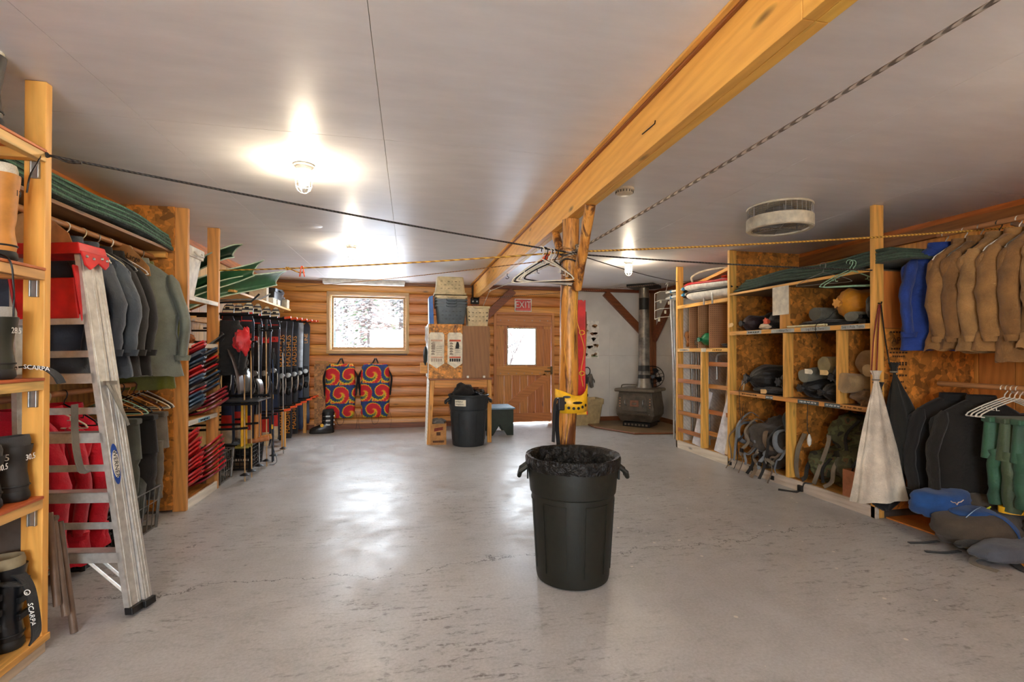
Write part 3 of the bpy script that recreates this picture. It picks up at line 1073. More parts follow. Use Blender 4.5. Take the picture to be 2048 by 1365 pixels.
GREYL = plain('grey_nubuck', (44, 41, 38), .65); SOLEK = plain('black_rubber', (20, 20, 19), .6)
OLIVEL = plain('olive_leather', (44, 46, 36), .45); TANL = plain('tan_leather', (196, 132, 58), .5); BRNL = plain('brown_leather', (52, 44, 38), .5)
FLEECE = fabric('cream_fleece', (226, 214, 192), bump=.9); GREYF = fabric('grey_felt', (150, 146, 138)); DGREYF = fabric('dark_felt', (52, 50, 48))
SKIB = plain('black_shell_plastic', (22, 24, 28), .28, bump=.02)
boot('pac_boot', 'dark brown lace-up snow boot standing on the topmost boot shelf', (-1.63, 2.24, 2.146), .1, BRNL, SOLEK, FLEECE, H=.27, seed=1)
boot('pac_boot', 'tan leather boot with cream liner marked 13 on the second boot shelf', (-1.63, 2.31, 1.642), .08, TANL, SOLEK, FLEECE, H=.34, L=.31, W_=.12, seed=2, num='13', numm=INK)
boot('ski_boot', 'olive leather ski touring boot marked 28.5 on the third boot shelf', (-1.63, 2.31, 1.175), .08, OLIVEL, SOLEK, GREYF, H=.24, W_=.12, seed=3, num='28.5')
boot('ski_boot', 'dark grey ski boot marked 30.5 nearest the post on the fourth boot shelf', (-1.625, 2.385, .674), .05, GREYL, SOLEK, DGREYF, H=.22, W_=.115, seed=4, num='30.5', numm=WINK)
boot('ski_boot', 'dark grey ski boot marked 30.5 at the left edge of the fourth boot shelf', (-1.635, 2.255, .674), .1, GREYL, SOLEK, DGREYF, H=.20, W_=.115, seed=5, num='30.5', numm=WINK)
boot('ski_boot', 'tan and black ski boot behind the dark grey pair on the fourth boot shelf', (-1.83, 2.36, .674), -.1, plain('tan_suede', (150, 134, 108), .8), SOLEK, DGREYF, H=.27, W_=.115, seed=6, num='30.5', numm=plain('blue_ink', (50, 60, 120), .7))
boot('ski_boot', 'black plastic ski boot with buckles on the bottom boot shelf, beside the post', (-1.635, 2.375, .077), .05, SKIB, SOLEK, plain('khaki_liner', (140, 128, 100), .8), H=.33, L=.31, W_=.12, seed=7, buckles=3,
     strap_=([(-.02, -.066, .28), (.04, -.068, .29), (.09, -.06, .28), (.10, -.02, .27)],))
boot('ski_boot', 'black plastic buckled ski boot at the left edge of the bottom boot shelf', (-1.645, 2.245, .077), .08, SKIB, SOLEK, plain('khaki_liner', (140, 128, 100), .8), H=.31, L=.31, W_=.12, seed=8, buckles=3)
def badge(mb, o, u, w, s):
    mb.tube([Vector(o) + Vector(u).normalized() * (s * math.cos(a)) + Vector(w).normalized() * (s * math.sin(a)) for a in (2 * PI * k / 14 for k in range(15))], s * .14, 4)
    mb.tube([Vector(o) - Vector(w).normalized() * s * .5, Vector(o) + Vector(u).normalized() * s * .4], s * .16, 4)
# loose boot straps with lettering
ls = thing('boot_strap', 'black boot strap lettered SCARPA lying across the front edge of the third boot shelf', 'strap', (-1.55, 2.44, 1.175))
strap([(-1.62, 2.43, 1.215), (-1.56, 2.432, 1.222), (-1.50, 2.425, 1.212), (-1.46, 2.42, 1.185), (-1.44, 2.42, 1.15)], .045, .005).build('webbing', BWEB, ls)
m = MB(); text_mb(m, 'SCARPA', (-1.515, 2.396, 1.216), (1, 0, -.12), (0, 0, 1), .026); badge(m, (-1.592, 2.398, 1.217), (1, 0, 0), (0, 0, 1), .010)
m.build('lettering', WINK, ls, solid=.001)
ls = thing('boot_strap', 'black boot strap lettered SCARPA hanging down beside the bottom of the shelf post', 'strap', (-1.50, 2.42, .1))
strap([(-1.585, 2.36, .385), (-1.545, 2.36, .38), (-1.51, 2.36, .32), (-1.492, 2.36, .22), (-1.485, 2.36, .14), (-1.50, 2.37, .10)], .05, .006).build('webbing', BWEB, ls)
m = MB(); text_mb(m, 'SCARPA', (-1.486, 2.335, .225), (.13, 0, -1), (1, 0, .13), .026); badge(m, (-1.502, 2.335, .315), (.2, 0, -1), (1, 0, .2), .010)
m.build('lettering', WINK, ls, solid=.001)
strap([(-1.575, 2.738, 1.03), (-1.57, 2.738, .85), (-1.545, 2.735, .72), (-1.515, 2.735, .70)], .05, .003).build('webbing_strap', GWEB, smooth=60)
tag(bpy.data.objects['webbing_strap'], 'grey webbing strap hanging in front of the red coats beside the ladder', 'strap')
for pts, lb in (([(-1.62, 2.30, 2.15), (-1.53, 2.42, 2.13), (-1.522, 2.36, 2.0), (-1.525, 2.35, 1.93)], 'black bootlace dangling from the topmost boot shelf'),
                ([(-1.64, 2.3, 1.68), (-1.52, 2.25, 1.645), (-1.508, 2.26, 1.55), (-1.51, 2.265, 1.42)], 'black bootlace dangling from the second boot shelf')):
    m = MB(); m.tube(smooth_path(pts, 6), .0035, 6); tag(m.build('bootlace', BLACK, smooth=60), lb, 'lace')
# folded chair legs poking out behind the post
fc = thing('folded_camp_stool', 'brown tube legs of a folded camp stool leaning behind the shelf post', 'stool', (-1.48, 2.62, 0))
TUBEB = plain('brown_tube', (112, 94, 80), .45, .2)
for p, q in (((-1.575, 2.60, .52), (-1.505, 2.57, .10)), ((-1.58, 2.58, .56), (-1.52, 2.54, .16)), ((-1.575, 2.64, .50), (-1.495, 2.61, .0))):
    m = MB(); m.cyl(q, p, .015); m.build('tube_leg', TUBEB, fc, smooth=60)
m = MB(); m.cyl((-1.70, 2.62, .53), (-1.56, 2.60, .53), .013); m.build('cross_tube', TUBEB, fc, smooth=60)

# ================================================================ aluminium stepladder leaning on the coats
ALU = plain('brushed_aluminium', (206, 204, 198), .34, .5, scale=30, var=.08, bump=.02)
lad = thing('stepladder', 'folded aluminium stepladder with red plastic top leaning beside the boot shelf', 'ladder', (0, 0, 0))
LH = 1.80
def rail(xo, xt, y0, y1, nm='side_rail'):
    """channel rail from floor (x=xo) to top (x=xt)"""
    m = MB()
    s = 1 if xo > 0 else -1
    for (a, b, c, d) in ((0, .004, y0, y1), (-.022, 0, y0, y0 + .004), (-.022, 0, y1 - .004, y1), (.004, .006, y0 + .012, y0 + .018), (.004, .006, y1 - .018, y1 - .012)):
        vs = []
        for z, x in ((.03, xo), (LH - .03, xt)):
            for yy in (c, d):
                for xx in (a, b):
                    vs.append((x + s * xx, yy, z))
        m.add(vs, [(0, 1, 3, 2), (4, 6, 7, 5), (0, 4, 5, 1), (2, 3, 7, 6), (0, 2, 6, 4), (1, 5, 7, 3)])
    m.build(nm, ALU, lad)
for s in (-1, 1):
    rail(s * .27, s * .17, -.045, .03)
    rail(s * .285, s * .165, .036, .085, 'rear_rail')
    for y_, x_ in ((-.008, .27), (.06, .285)):
        box('foot', BLACK, (s * x_ - .02, s * x_ + .02, y_ - .04, y_ + .03, 0, .035), lad, .004)
for k in range(5):
    z = .30 + k * .29
    f = z / LH
    x = .27 - .10 * f - .005
    m = MB(); m.box(-x, x, -.045, .03, z - .004, z); m.box(-x, x, -.045, -.041, z - .05, z); m.box(-x, x, .026, .03, z - .03, z)
    m.build('step', ALU, lad, bevel=.001)
    x = .285 - .12 * ((z + .1) / LH) - .004
    m = MB(); m.box(-x, x, .055, .06, z + .08, z + .115); m.build('rear_rung', ALU, lad, bevel=.001)
for s in (-1, 1):
    m = MB(); m.tube([(s * .09, -.035, .25), (s * .255, -.035, .10)], .008, 5); m.tube([(s * .09, .02, .25), (s * .255, .02, .10)], .008, 5)
    m.build('step_strut', ALU, lad)
m = MB()
m.loft([[(-.20, -.07, LH - .045), (.20, -.07, LH - .045), (.20, .10, LH - .045), (-.20, .10, LH - .045)], [(-.19, -.065, LH + .012), (.19, -.065, LH + .012), (.19, .095, LH + .012), (-.19, .095, LH + .012)]])
for s in (-1, 1):
    m.prism([(-.07, 0), (.10, 0), (.095, -.05), (.07, -.075), (.03, -.05), (-.02, -.09), (-.05, -.07)], (s * .196, 0, LH - .03), (0, 1, 0), (0, 0, 1), (s * .010, 0, 0))
m.build('top_cap', REDP, lad, bevel=.006)
m = MB()
for y_, z in ((-.04, -.055), (.0, -.06), (.05, -.05), (.08, -.055)):
    m.lathe([(.008, .207), (.005, .212)], 8, (0, y_, LH + z), 'x')
m.build('rivets', STEEL, lad)
m = MB()
m.loft([[(-.15, -.05, LH - .36), (.15, -.05, LH - .36), (.15, -.03, LH - .36), (-.15, -.03, LH - .36)], [(-.15, -.058, LH - .16), (.15, -.058, LH - .16), (.15, -.03, LH - .16), (-.15, -.03, LH - .16)]])
for s in (-1, 1):
    m.prism([(-.045, -.38), (-.02, -.38), (-.045, -.10), (-.075, -.10)], (s * .155, 0, LH), (0, 1, 0), (0, 0, 1), (s * .012, 0, 0))
m.build('pail_shelf', REDP, lad, bevel=.008)
m = MB()
X_ = .27 - .1 * .42 + .0075
m.prism([(.024 * math.cos(a), .10 * math.sin(a)) for a in (2 * PI * k / 24 for k in range(24))], (X_ + .0, -.0075, .72), (0, 1, 0), (-.056, 0, 1), (.0015, 0, 0))
dec = m.build('decal', plain('decal_blue', (30, 78, 168), .4), lad)
m = MB(); m.prism([(.021 * math.cos(a), .068 * math.sin(a)) for a in (2 * PI * k / 20 for k in range(20))], (X_ + .0018, -.0075, .72), (0, 1, 0), (-.056, 0, 1), (.001, 0, 0)); m.build('decal_white', WHITEP, dec)
m = text_mb(MB(), 'WERNER', (X_ + .0035, -.0075, .72), (.056, 0, -1), (0, 1, 0), .034); m.build('lettering', INK, dec, solid=.0008)
m = MB()
for a, b in (((.238, -.02, 1.12), (.258, .06, .92)), ((.233, .01, 1.12), (.250, .075, .90))):
    m.bar(a, b, .016, .004, up=(1, 0, 0))
m.box(.225, .24, -.03, .04, 1.11, 1.13)
m.build('spreader', STEEL, lad)
for ch in list(lad.children) + list(dec.children):
    for v in ch.data.vertices:
        v.co.x -= .085 * v.co.z
lad.location = (-1.575, 2.80, .006)
lad.rotation_euler = (R(-1.0), R(-1.2), -.2057)
# ================================================================ left closet: shelf with foam pads, rods, coats
LCX0, LCX1 = XL + .01, -1.85
cl = thing('closet_shelf', 'dark plank shelf over the left clothes rod carrying green foam pads', 'shelf', (-2.05, 3.4, 2.15))
box('plank', wood('dark_plank_y', (128, 88, 52), 'y', knots=.3), (LCX0 + .04, LCX1, 2.55, 4.37, 2.070, 2.092), cl, .002)
box('cleat', W_x, (LCX0 + .04, LCX1 - .03, 2.56, 2.60, 2.02, 2.069), cl, .002)
box('cleat', W_x, (LCX0 + .04, LCX1 - .03, 4.32, 4.365, 2.02, 2.069), cl, .002)
PADG = [fabric('green_foam_a', (26, 58, 44), bump=.8), fabric('green_foam_b', (66, 108, 84), bump=.8)]
def pad(name, label, x0, x1, y0, y1, z, th, mat, seed, group, droop=0., wav=.01):
    def top(u, v):
        y = y0 + (y1 - y0) * v
        return (x0 + (x1 - x0) * u + .006 * nz(v * 9, seed), y, z + wav * math.sin(v * 11 + .6) * (1 - .3 * u) + .006 * nz(u * 3, v * 7, seed) - droop * max(0, v - .72) ** 2 * 12)
    rows = []
    for j in range(25):
        v = j / 24
        a = [top(u / 8, v) for u in range(9)]
        b = [(p[0], p[1], p[2] - th) for p in reversed(a)]
        rows.append(a + b)
    m = MB(); m.loft(rows)
    return tag(m.build(name, mat, smooth=50), label, 'foam pad', group)
_ord = ['bottom', 'second', 'third', 'fourth', 'fifth', 'sixth', 'seventh', 'eighth', 'topmost']
for k in range(8):
    nm_ = 'topmost' if k == 7 else _ord[k]
    pad('foam_pad', 'green foam sleeping pad on the left closet shelf, %s in the stack%s' % (nm_, ' counting up' if 0 < k < 7 else ''), LCX0 + .06, LCX1 + .02 + .008 * nz(k * 2.3), 2.56, 4.34 - .012 * k, 2.098 + .0135 * (k + 1) + .016, .0118, PADG[k % 2], k * 1.7, 'green foam pads on the left closet shelf', .03, .012)

RODW = wood('closet_rod_y', (176, 122, 76), 'y', knots=.1)
RX = -1.975
for z, lb in ((2.025, 'upper wooden clothes rod in the left closet under the foam pads'), (1.04, 'lower wooden clothes rod in the left closet above the red coats')):
    m = MB(); m.cyl((RX, 2.6, z), (RX, 4.36, z), .018, n=16)
    tag(m.build('clothes_rod', RODW, smooth=60), lb, 'rod')
NAVY = fabric('navy_nylon', (34, 46, 62), .6, bump=.35); NAVY2 = fabric('slate_nylon', (48, 62, 78), .6, bump=.35)
DKCH = fabric('charcoal_fleece', (28, 27, 27)); BLKF = fabric('black_fleece', (17, 16, 17)); GRGN = fabric('grey_green_nylon', (98, 104, 93), .6, bump=.35)
LIME = fabric('lime_nylon', (94, 98, 10), .6); REDF = fabric('red_fleece', (200, 16, 46), bump=.5)
rodz = 2.025 + .018
defs = [(3.14, NAVY, 'dark navy jacket nearest the boot shelf on the left upper rod', .80, .46), (3.34, NAVY, 'navy nylon jacket second from the boot shelf on the left upper rod', .82, .48),
        (3.49, NAVY2, 'slate blue nylon jacket hanging between the navy jackets and the dark fleeces', .84, .50), (3.63, DKCH, 'charcoal fleece jacket with a front seam, right of the slate blue jacket', .84, .46),
        (3.77, BLKF, 'black fleece jacket in front of the grey-green coat', .84, .46), (4.0, GRGN, 'grey-green rain coat hanging in front of the lime one', .86, .56),
        (4.16, LIME, 'lime green jacket hanging last on the left upper rod against the board partition', .95, .44)]
for i, (y, mt, lb, h, w) in enumerate(defs):
    coat((RX + (.04 if i == 5 else 0), y, rodz - .085), mt, lb, H=h, w=w, seed=i * 2.1 + 1, rz=R(10 + 5 * nz(i * 3.1) + (14 if i == 5 else 0)), th=.06, group=None, zipm=BLACK if i in (3, 5) else None, sl=.58 if i != 5 else .62, spread=.05)
    hanger((RX, y, rodz + .002), [STEEL, WHITEP, CREAM][i % 3], 'hanger inside the ' + lb.split(' jacket')[0].split(' coat')[0] + ' garment on the left upper rod', rz=R(10))
for k, (y, lb) in enumerate(((3.05, 'tan cardboard hanger sleeve beside the navy jackets'), (3.88, 'cardboard size divider marked X-Large over the black fleece jacket'))):
    d = thing('size_divider', lb, 'divider', (-1.955, y, 1.90))
    T_ = Matrix.Translation((-1.955, y, 1.95)) @ Matrix.Rotation(R(-16), 4, 'Z') @ Matrix.Rotation(R(4 + 10 * k), 4, 'Y')
    m = MB(); m.T = T_
    m.prism([(-.24, -.10), (.20, -.10), (.24, -.09), (.21, -.03), (.10, .04), (.03, .075), (-.03, .075), (-.12, .04), (-.22, -.04)], (0, 0, 0), (1, 0, 0), (0, 0, 1), (0, .003, 0))
    m.build('card', CARD, d)
    if k:
        m = MB(); m.T = T_; text_mb(m, 'X-Large', (.06, -.0025, .005), (1, 0, -.1), (0, 0, 1), .05); m.build('lettering', INK, d, solid=.001)
# lower rod: empty hangers, red coats, trousers
hz = 1.04 + .020
hm = [CREAM, plain('mint_plastic', (150, 190, 160), .4, bump=.02), plain('wood_hanger', (186, 132, 74), .5), BLACK, plain('dark_red_hanger', (70, 24, 26), .4), WHITEP]
hl = ['cream', 'mint green', 'wooden', 'black', 'dark red', 'white']
for k, (y, c) in enumerate(((3.20, 0), (3.34, 3), (3.74, 2), (3.84, 1), (3.92, 3), (4.00, 2), (4.08, 4), (4.15, 0), (4.21, 3), (4.27, 5))):
    hanger((RX, y, hz), hm[c], 'empty %s hanger on the left lower rod, number %s from the boot shelf' % (hl[c], ['one', 'two', 'three', 'four', 'five', 'six', 'seven', 'eight', 'nine', 'ten'][k]), rz=R(-8 + 22 * nz(k * 1.7)), drop=.12, group='empty hangers on the left lower rod')
for i, (y, h, lb) in enumerate(((3.05, .80, 'red fleece coat nearest the boot shelf, behind the ladder'), (3.22, .90, 'red fleece coat in the middle behind the ladder'), (3.38, .86, 'red fleece coat farthest from the boot shelf, behind the ladder'))):
    coat((RX - .035 + .01 * i, y, hz - .085), REDF, lb, H=h, w=.40, th=.06, sl=.62, seed=20 + i * 3, rz=R(6), group=None, spread=.03, fold=1.5)
trousers((-1.98, 3.80, hz - .23), fabric('olive_grey_wool', (78, 82, 72)), 'grey wool trousers on the left lower rod', H=.56, w=.38, seed=3)
trousers((-1.98, 4.02, hz - .23), BLKF, 'black ski trousers on the left lower rod', H=.62, w=.38, seed=5)
trousers((-1.98, 4.20, hz - .23), fabric('taupe_nylon', (104, 98, 88)), 'taupe trousers on the left lower rod next to the board partition', H=.66, w=.36, seed=8)
GWIRE = plain('grey_coated_wire', (120, 118, 112), .4, .6)
wire_crate('wire_crate', 'grey wire crate of dark clothes on the floor of the left closet', (-1.99, 3.88, 0), 0, .40, .36, .30, GWIRE, nx=6, ny=5)
m = MB(); lump(m, (-1.99, 3.88, .25), (.17, .15, .16), 3.3, rough=.4); tag(m.build('clothes_heap', fabric('dark_olive_cloth', (44, 48, 42)), smooth=60), 'heap of dark olive clothes in the grey wire crate', 'clothes')
wire_crate('milk_crate', 'black lattice milk crate on the closet floor behind the red coats', (-2.02, 3.48, 0), 0, .34, .34, .28, BLACK, r=.006, nx=8, ny=8, nzr=7)

# ================================================================ left board unit with snowshoes
lu = thing('snowshoe_shelf', 'narrow board-sided pine shelf unit stacked with red and blue snowshoes', 'shelf', (-1.95, 4.7, 0))
LX0, LX1 = XL + .01, -1.752
box('side_board', OSB, (LX0, LX1 - .09, 4.375, 4.392, .02, ZC - .002), lu, 0)
box('back_board', OSB, (LX0, LX0 + .014, 4.393, 5.04, .02, ZC - .002), lu, 0)
for y in (4.393, 5.048):
    box('post', W_z, (LX1 - .098, LX1, y, y + .038, .0, ZC - .002), lu, .003)
WEDGE = wood('white_painted_edge', (226, 222, 212), 'y', dark=(196, 190, 178), knots=.15)
WEDGEX = WEDGE
for z in (1.742, 1.349, .713):
    box('shelf_board', W_y, (LX0 + .015, LX1 - .021, 4.432, 5.046, z - .02, z), lu, .002)
    box('shelf_edge', WEDGE, (LX1 - .02, LX1, 4.432, 5.046, z - .038, z), lu, .002)
box('base_board', W_y, (LX0 + .015, LX1 - .021, 4.432, 5.046, .03, .055), lu, .002)
box('base_edge', WEDGE, (LX1 - .02, LX1, 4.432, 5.046, .0, .075), lu, .002)
box('side_cleat', W_x, (LX0 + .02, LX1 - .1, 4.393, 4.43, .66, .71), lu, .002)
m = MB(); m.box(LX1, LX1 + .0015, 4.62, 4.86, .678, .706); m.build('tape_label', plain('blue_tape', (120, 170, 200), .6), lu)
m = scribble(MB(), (LX1 + .0025, 4.74, .692), (0, 1, 0), (0, 0, 1), .16, .016, 3); m.build('handwriting', INK, lu)['kind'] = 'stuff'
m = MB(); m.box(LX1, LX1 + .0015, 4.55, 4.9, 1.708, 1.732); m.build('tape_label', plain('pale_tape', (206, 212, 206), .6), lu)
# white tote standing on the top shelf
def tub(name, label, loc, sx, sy, h, mat, taper=.82, lip=.02, rz=0., lid=False, handle=True, cat='bin'):
    t = thing(name, label, cat, (0, 0, 0))
    def rr(a, b, z, c=.03):
        out = []
        for cx, cy, a0 in ((a - c, b - c, 0), (-a + c, b - c, 90), (-a + c, -b + c, 180), (a - c, -b + c, 270)):
            for k in range(4):
                t_ = R(a0 + 30 * k)
                out.append((cx + c * math.cos(t_), cy + c * math.sin(t_), z))
        return out
    x, y = sx / 2, sy / 2
    m = MB()
    m.loft([rr(x * taper, y * taper, 0), rr(x * .95, y * .95, h * .78), rr(x * .96, y * .96, h * .96), rr(x * .93, y * .93, h * .96), rr(x * .8 * taper, y * .8 * taper, .02)])
    m.build('body', mat, t, smooth=35)
    m = MB()
    m.loft([rr(x * .955, y * .955, h * .80), rr(x + lip * .3, y + lip * .3, h * .80), rr(x + lip * .6, y + lip * .6, h * .985), rr(x + lip * .4, y + lip * .4, h), rr(x * .96, y * .96, h), rr(x * .945, y * .945, h * .90)])
    m.build('rim', mat, t, smooth=35)
    if handle:
        for s in (-1, 1):
            m = MB(); m.tube([(s * (x + lip), -y * .45, h * .9), (s * (x + lip + .02), -y * .35, h * .84), (s * (x + lip + .02), y * .35, h * .84), (s * (x + lip), y * .45, h * .9)], .009, 6); m.build('handle', mat, t, smooth=60)
    if lid:
        m = MB(); m.loft([rr(x + lip, y + lip, h), rr(x + lip, y + lip, h + .018), rr(x * .93, y * .93, h + .03), rr(x * .9, y * .9, h + .024)]); m.build('lid', mat, t, smooth=35)
    t.location = loc; t.rotation_euler = (0, 0, rz)
    return t
tub('storage_bin', 'white plastic storage bin on the top shelf above the snowshoes', (-1.97, 4.64, 1.744), .36, .34, .42, WHITEP, .72)
m = MB(); lump(m, (-1.87, 4.62, 1.385), (.07, .09, .045), 6.6, rough=.7); tag(m.build('twine_bundle', plain('brown_twine', (150, 92, 46), .8), smooth=60), 'small bundle of brown twine on the middle shelf above the snowshoes', 'twine')
SNR = plain('red_snowshoe', (196, 28, 34), .35, bump=.02); SNB = plain('blue_snowshoe', (52, 80, 108), .35, bump=.02); SND = plain('maroon_snowshoe', (140, 30, 44), .35, bump=.02); SNK = plain('black_snowshoe', (32, 36, 42), .35, bump=.02)
def snowshoe_proto(mat):
    """heel at x=0, tip towards +x with an upturned nose; length .56"""
    t = thing('snowshoe', '', 'snowshoe')
    L = .54
    rows = []
    for i in range(15):
        f = i / 14
        w = .098 * (math.sin(min(1, f * 2.2) * PI / 2) ** .6) * (1 if f < .72 else math.sqrt(max(0.02, 1 - ((f - .72) / .285) ** 2))) + .004
        z = .14 * max(0, f - .5) ** 1.6 / .5 ** 1.6
        up = Vector((-.25 * max(0, f - .5), 0, 1)).normalized() * .014
        a = [(L * f, -w, z + .006), (L * f, -w * .55, z), (L * f, 0, z - .002), (L * f, w * .55, z), (L * f, w, z + .006)]
        b = [(p[0] + up.x, p[1] * .985, p[2] + up.z) for p in reversed(a)]
        rows.append(a + b)
    m = MB(); m.loft(rows); m.build('deck', mat, t, smooth=40)
    m = MB(); m.box(.14, .30, -.055, .055, .010, .020); m.tube([(.17, -.05, .02), (.17, -.045, .03), (.17, .045, .03), (.17, .05, .02)], .006, 5); m.tube([(.27, -.05, .02), (.27, -.045, .03), (.27, .045, .03), (.27, .05, .02)], .006, 5)
    m.build('binding', BLACK, t, bevel=.003)
    return t
protos = {}
def snowshoe(mat, loc, rot, label, group):
    if mat.name not in protos:
        protos[mat.name] = snowshoe_proto(mat)
        r = protos[mat.name]
        r.location = loc; r.rotation_euler = rot; r['label'] = label
    else:
        r = dup(protos[mat.name], loc, rot, label)
    r['group'] = group
    return r
nm_ = ['lowest', 'second', 'third', 'fourth', 'fifth', 'sixth', 'seventh', 'eighth', 'ninth', 'tenth', 'eleventh', 'twelfth', 'thirteenth', 'fourteenth', 'fifteenth', 'topmost']
up_l = [SNK, SNB, SNB, SNB, SNR, SNK, SNB, SNB, SNR, SNR, SNK, SNB, SNB, SNB, SNR, SNR]
for k in range(16):
    lab = 'snowshoe in the near column of the upper snowshoe stack, %s from the shelf' % nm_[k]
    c = {SNK: 'black ', SNB: 'blue ', SNR: 'red ', SND: 'maroon '}[up_l[k]]
    snowshoe(up_l[k], (-2.235 + .02 * nz(k * 2.3) + .012 * (k % 3), 4.58 + .012 * nz(k * 3.7), .716 + .0345 * k), (0, R(1 + nz(k * 1.1) * 1.5), R(-3 + 5 * nz(k * .9))), c + lab, 'snowshoes on the upper shelf')
up_r = [SND, SND, SND, SND, SNB, SNB, SNK, SNB, SNK, SNR, SNK, SNR, SNK, SNB]
for k in range(14):
    c = {SNK: 'black ', SNB: 'blue ', SNR: 'red ', SND: 'maroon '}[up_r[k]]
    snowshoe(up_r[k], (-2.215 + .02 * nz(k * 2.9 + 4) + (.05 if k < 4 else 0) - .004 * k, 4.89 + .012 * nz(k * 3.1), .716 + .0355 * k), (0, R(1 + nz(k * 1.3) * 2), R(4 + 5 * nz(k * .7))), c + 'snowshoe in the far column of the upper snowshoe stack, %s from the shelf' % nm_[k], 'snowshoes on the upper shelf')
snowshoe(SNK, (-2.2, 4.96, 1.22), (0, R(-8), R(8)), 'black snowshoe poking up beside the top of the upper stack', 'snowshoes on the upper shelf')
for k in range(11):
    snowshoe(SNR, (-2.235 + .012 * (k % 3) + .02 * nz(k * 1.9), 4.57 + .012 * nz(k * 2.7), .080 + .032 * k), (0, R(-1.5 - .9 * k), R(-2 + 5 * nz(k * .8))), 'red snowshoe in the near column of the floor-level stack, %s from the base' % nm_[k], 'snowshoes on the bottom shelf')
for k in range(8):
    snowshoe(SNR if k % 3 else SND, (-2.17 + .02 * nz(k * 2.2), 4.86 + .012 * nz(k * 2.7), .080 + .033 * k), (0, R(-2 - k * .8), R(5 + 5 * nz(k * .6))), ('red' if k % 3 else 'maroon') + ' snowshoe in the far column of the floor-level stack, %s from the base' % nm_[k], 'snowshoes on the bottom shelf')
# ================================================================ ski rack along the left wall
rk = thing('ski_rack', 'wall-mounted black arm rack with orange tips holding the upright skis', 'rack', (-1.9, 6.8, 0))
ARM = [5.08, 5.40, 5.80, 6.12, 6.46, 6.80, 7.10, 7.42, 7.80, 8.12, 8.34]
box('wall_rail', W_y, (XL + .012, XL + .05, 5.08, 8.42, 1.60, 1.69), rk, .003)
box('wall_rail', W_y, (XL + .012, XL + .05, 5.08, 8.42, .50, .59), rk, .003)
for i, y in enumerate(ARM):
    for z in (1.635 + .011 * i, .545):
        m = MB(); m.tube([(XL + .05, y, z), (-1.60, y, z + .004), (-1.50, y, z + .012)], .011, 8); m.build('arm', BLACKM, rk, smooth=60)
        if i > 3:
            m = MB(); m.tube([(-1.505, y, z + .012), (-1.43, y, z + .024)], .015, 8); m.build('arm_tip', ORANGEP, rk, smooth=60)
for y in (6.88, 8.20):
    box('leg', W_z, (-1.635, -1.585, y, y + .038, 0, .53), rk, .003)
SKW = plain('ski_bone', (216, 206, 180), .35, bump=.02); SKR = plain('ski_red', (206, 52, 44), .35, bump=.02); SKK = plain('ski_black', (34, 36, 40), .3, bump=.02); SKBL = plain('ski_navy', (36, 52, 84), .35, bump=.02)
SKO = plain('ski_orange', (226, 150, 40), .35, bump=.02); SKC = plain('ski_base', (58, 66, 80), .3, .2); EDGE = plain('ski_edge', (190, 196, 200), .3, .7)
ski_protos = {}
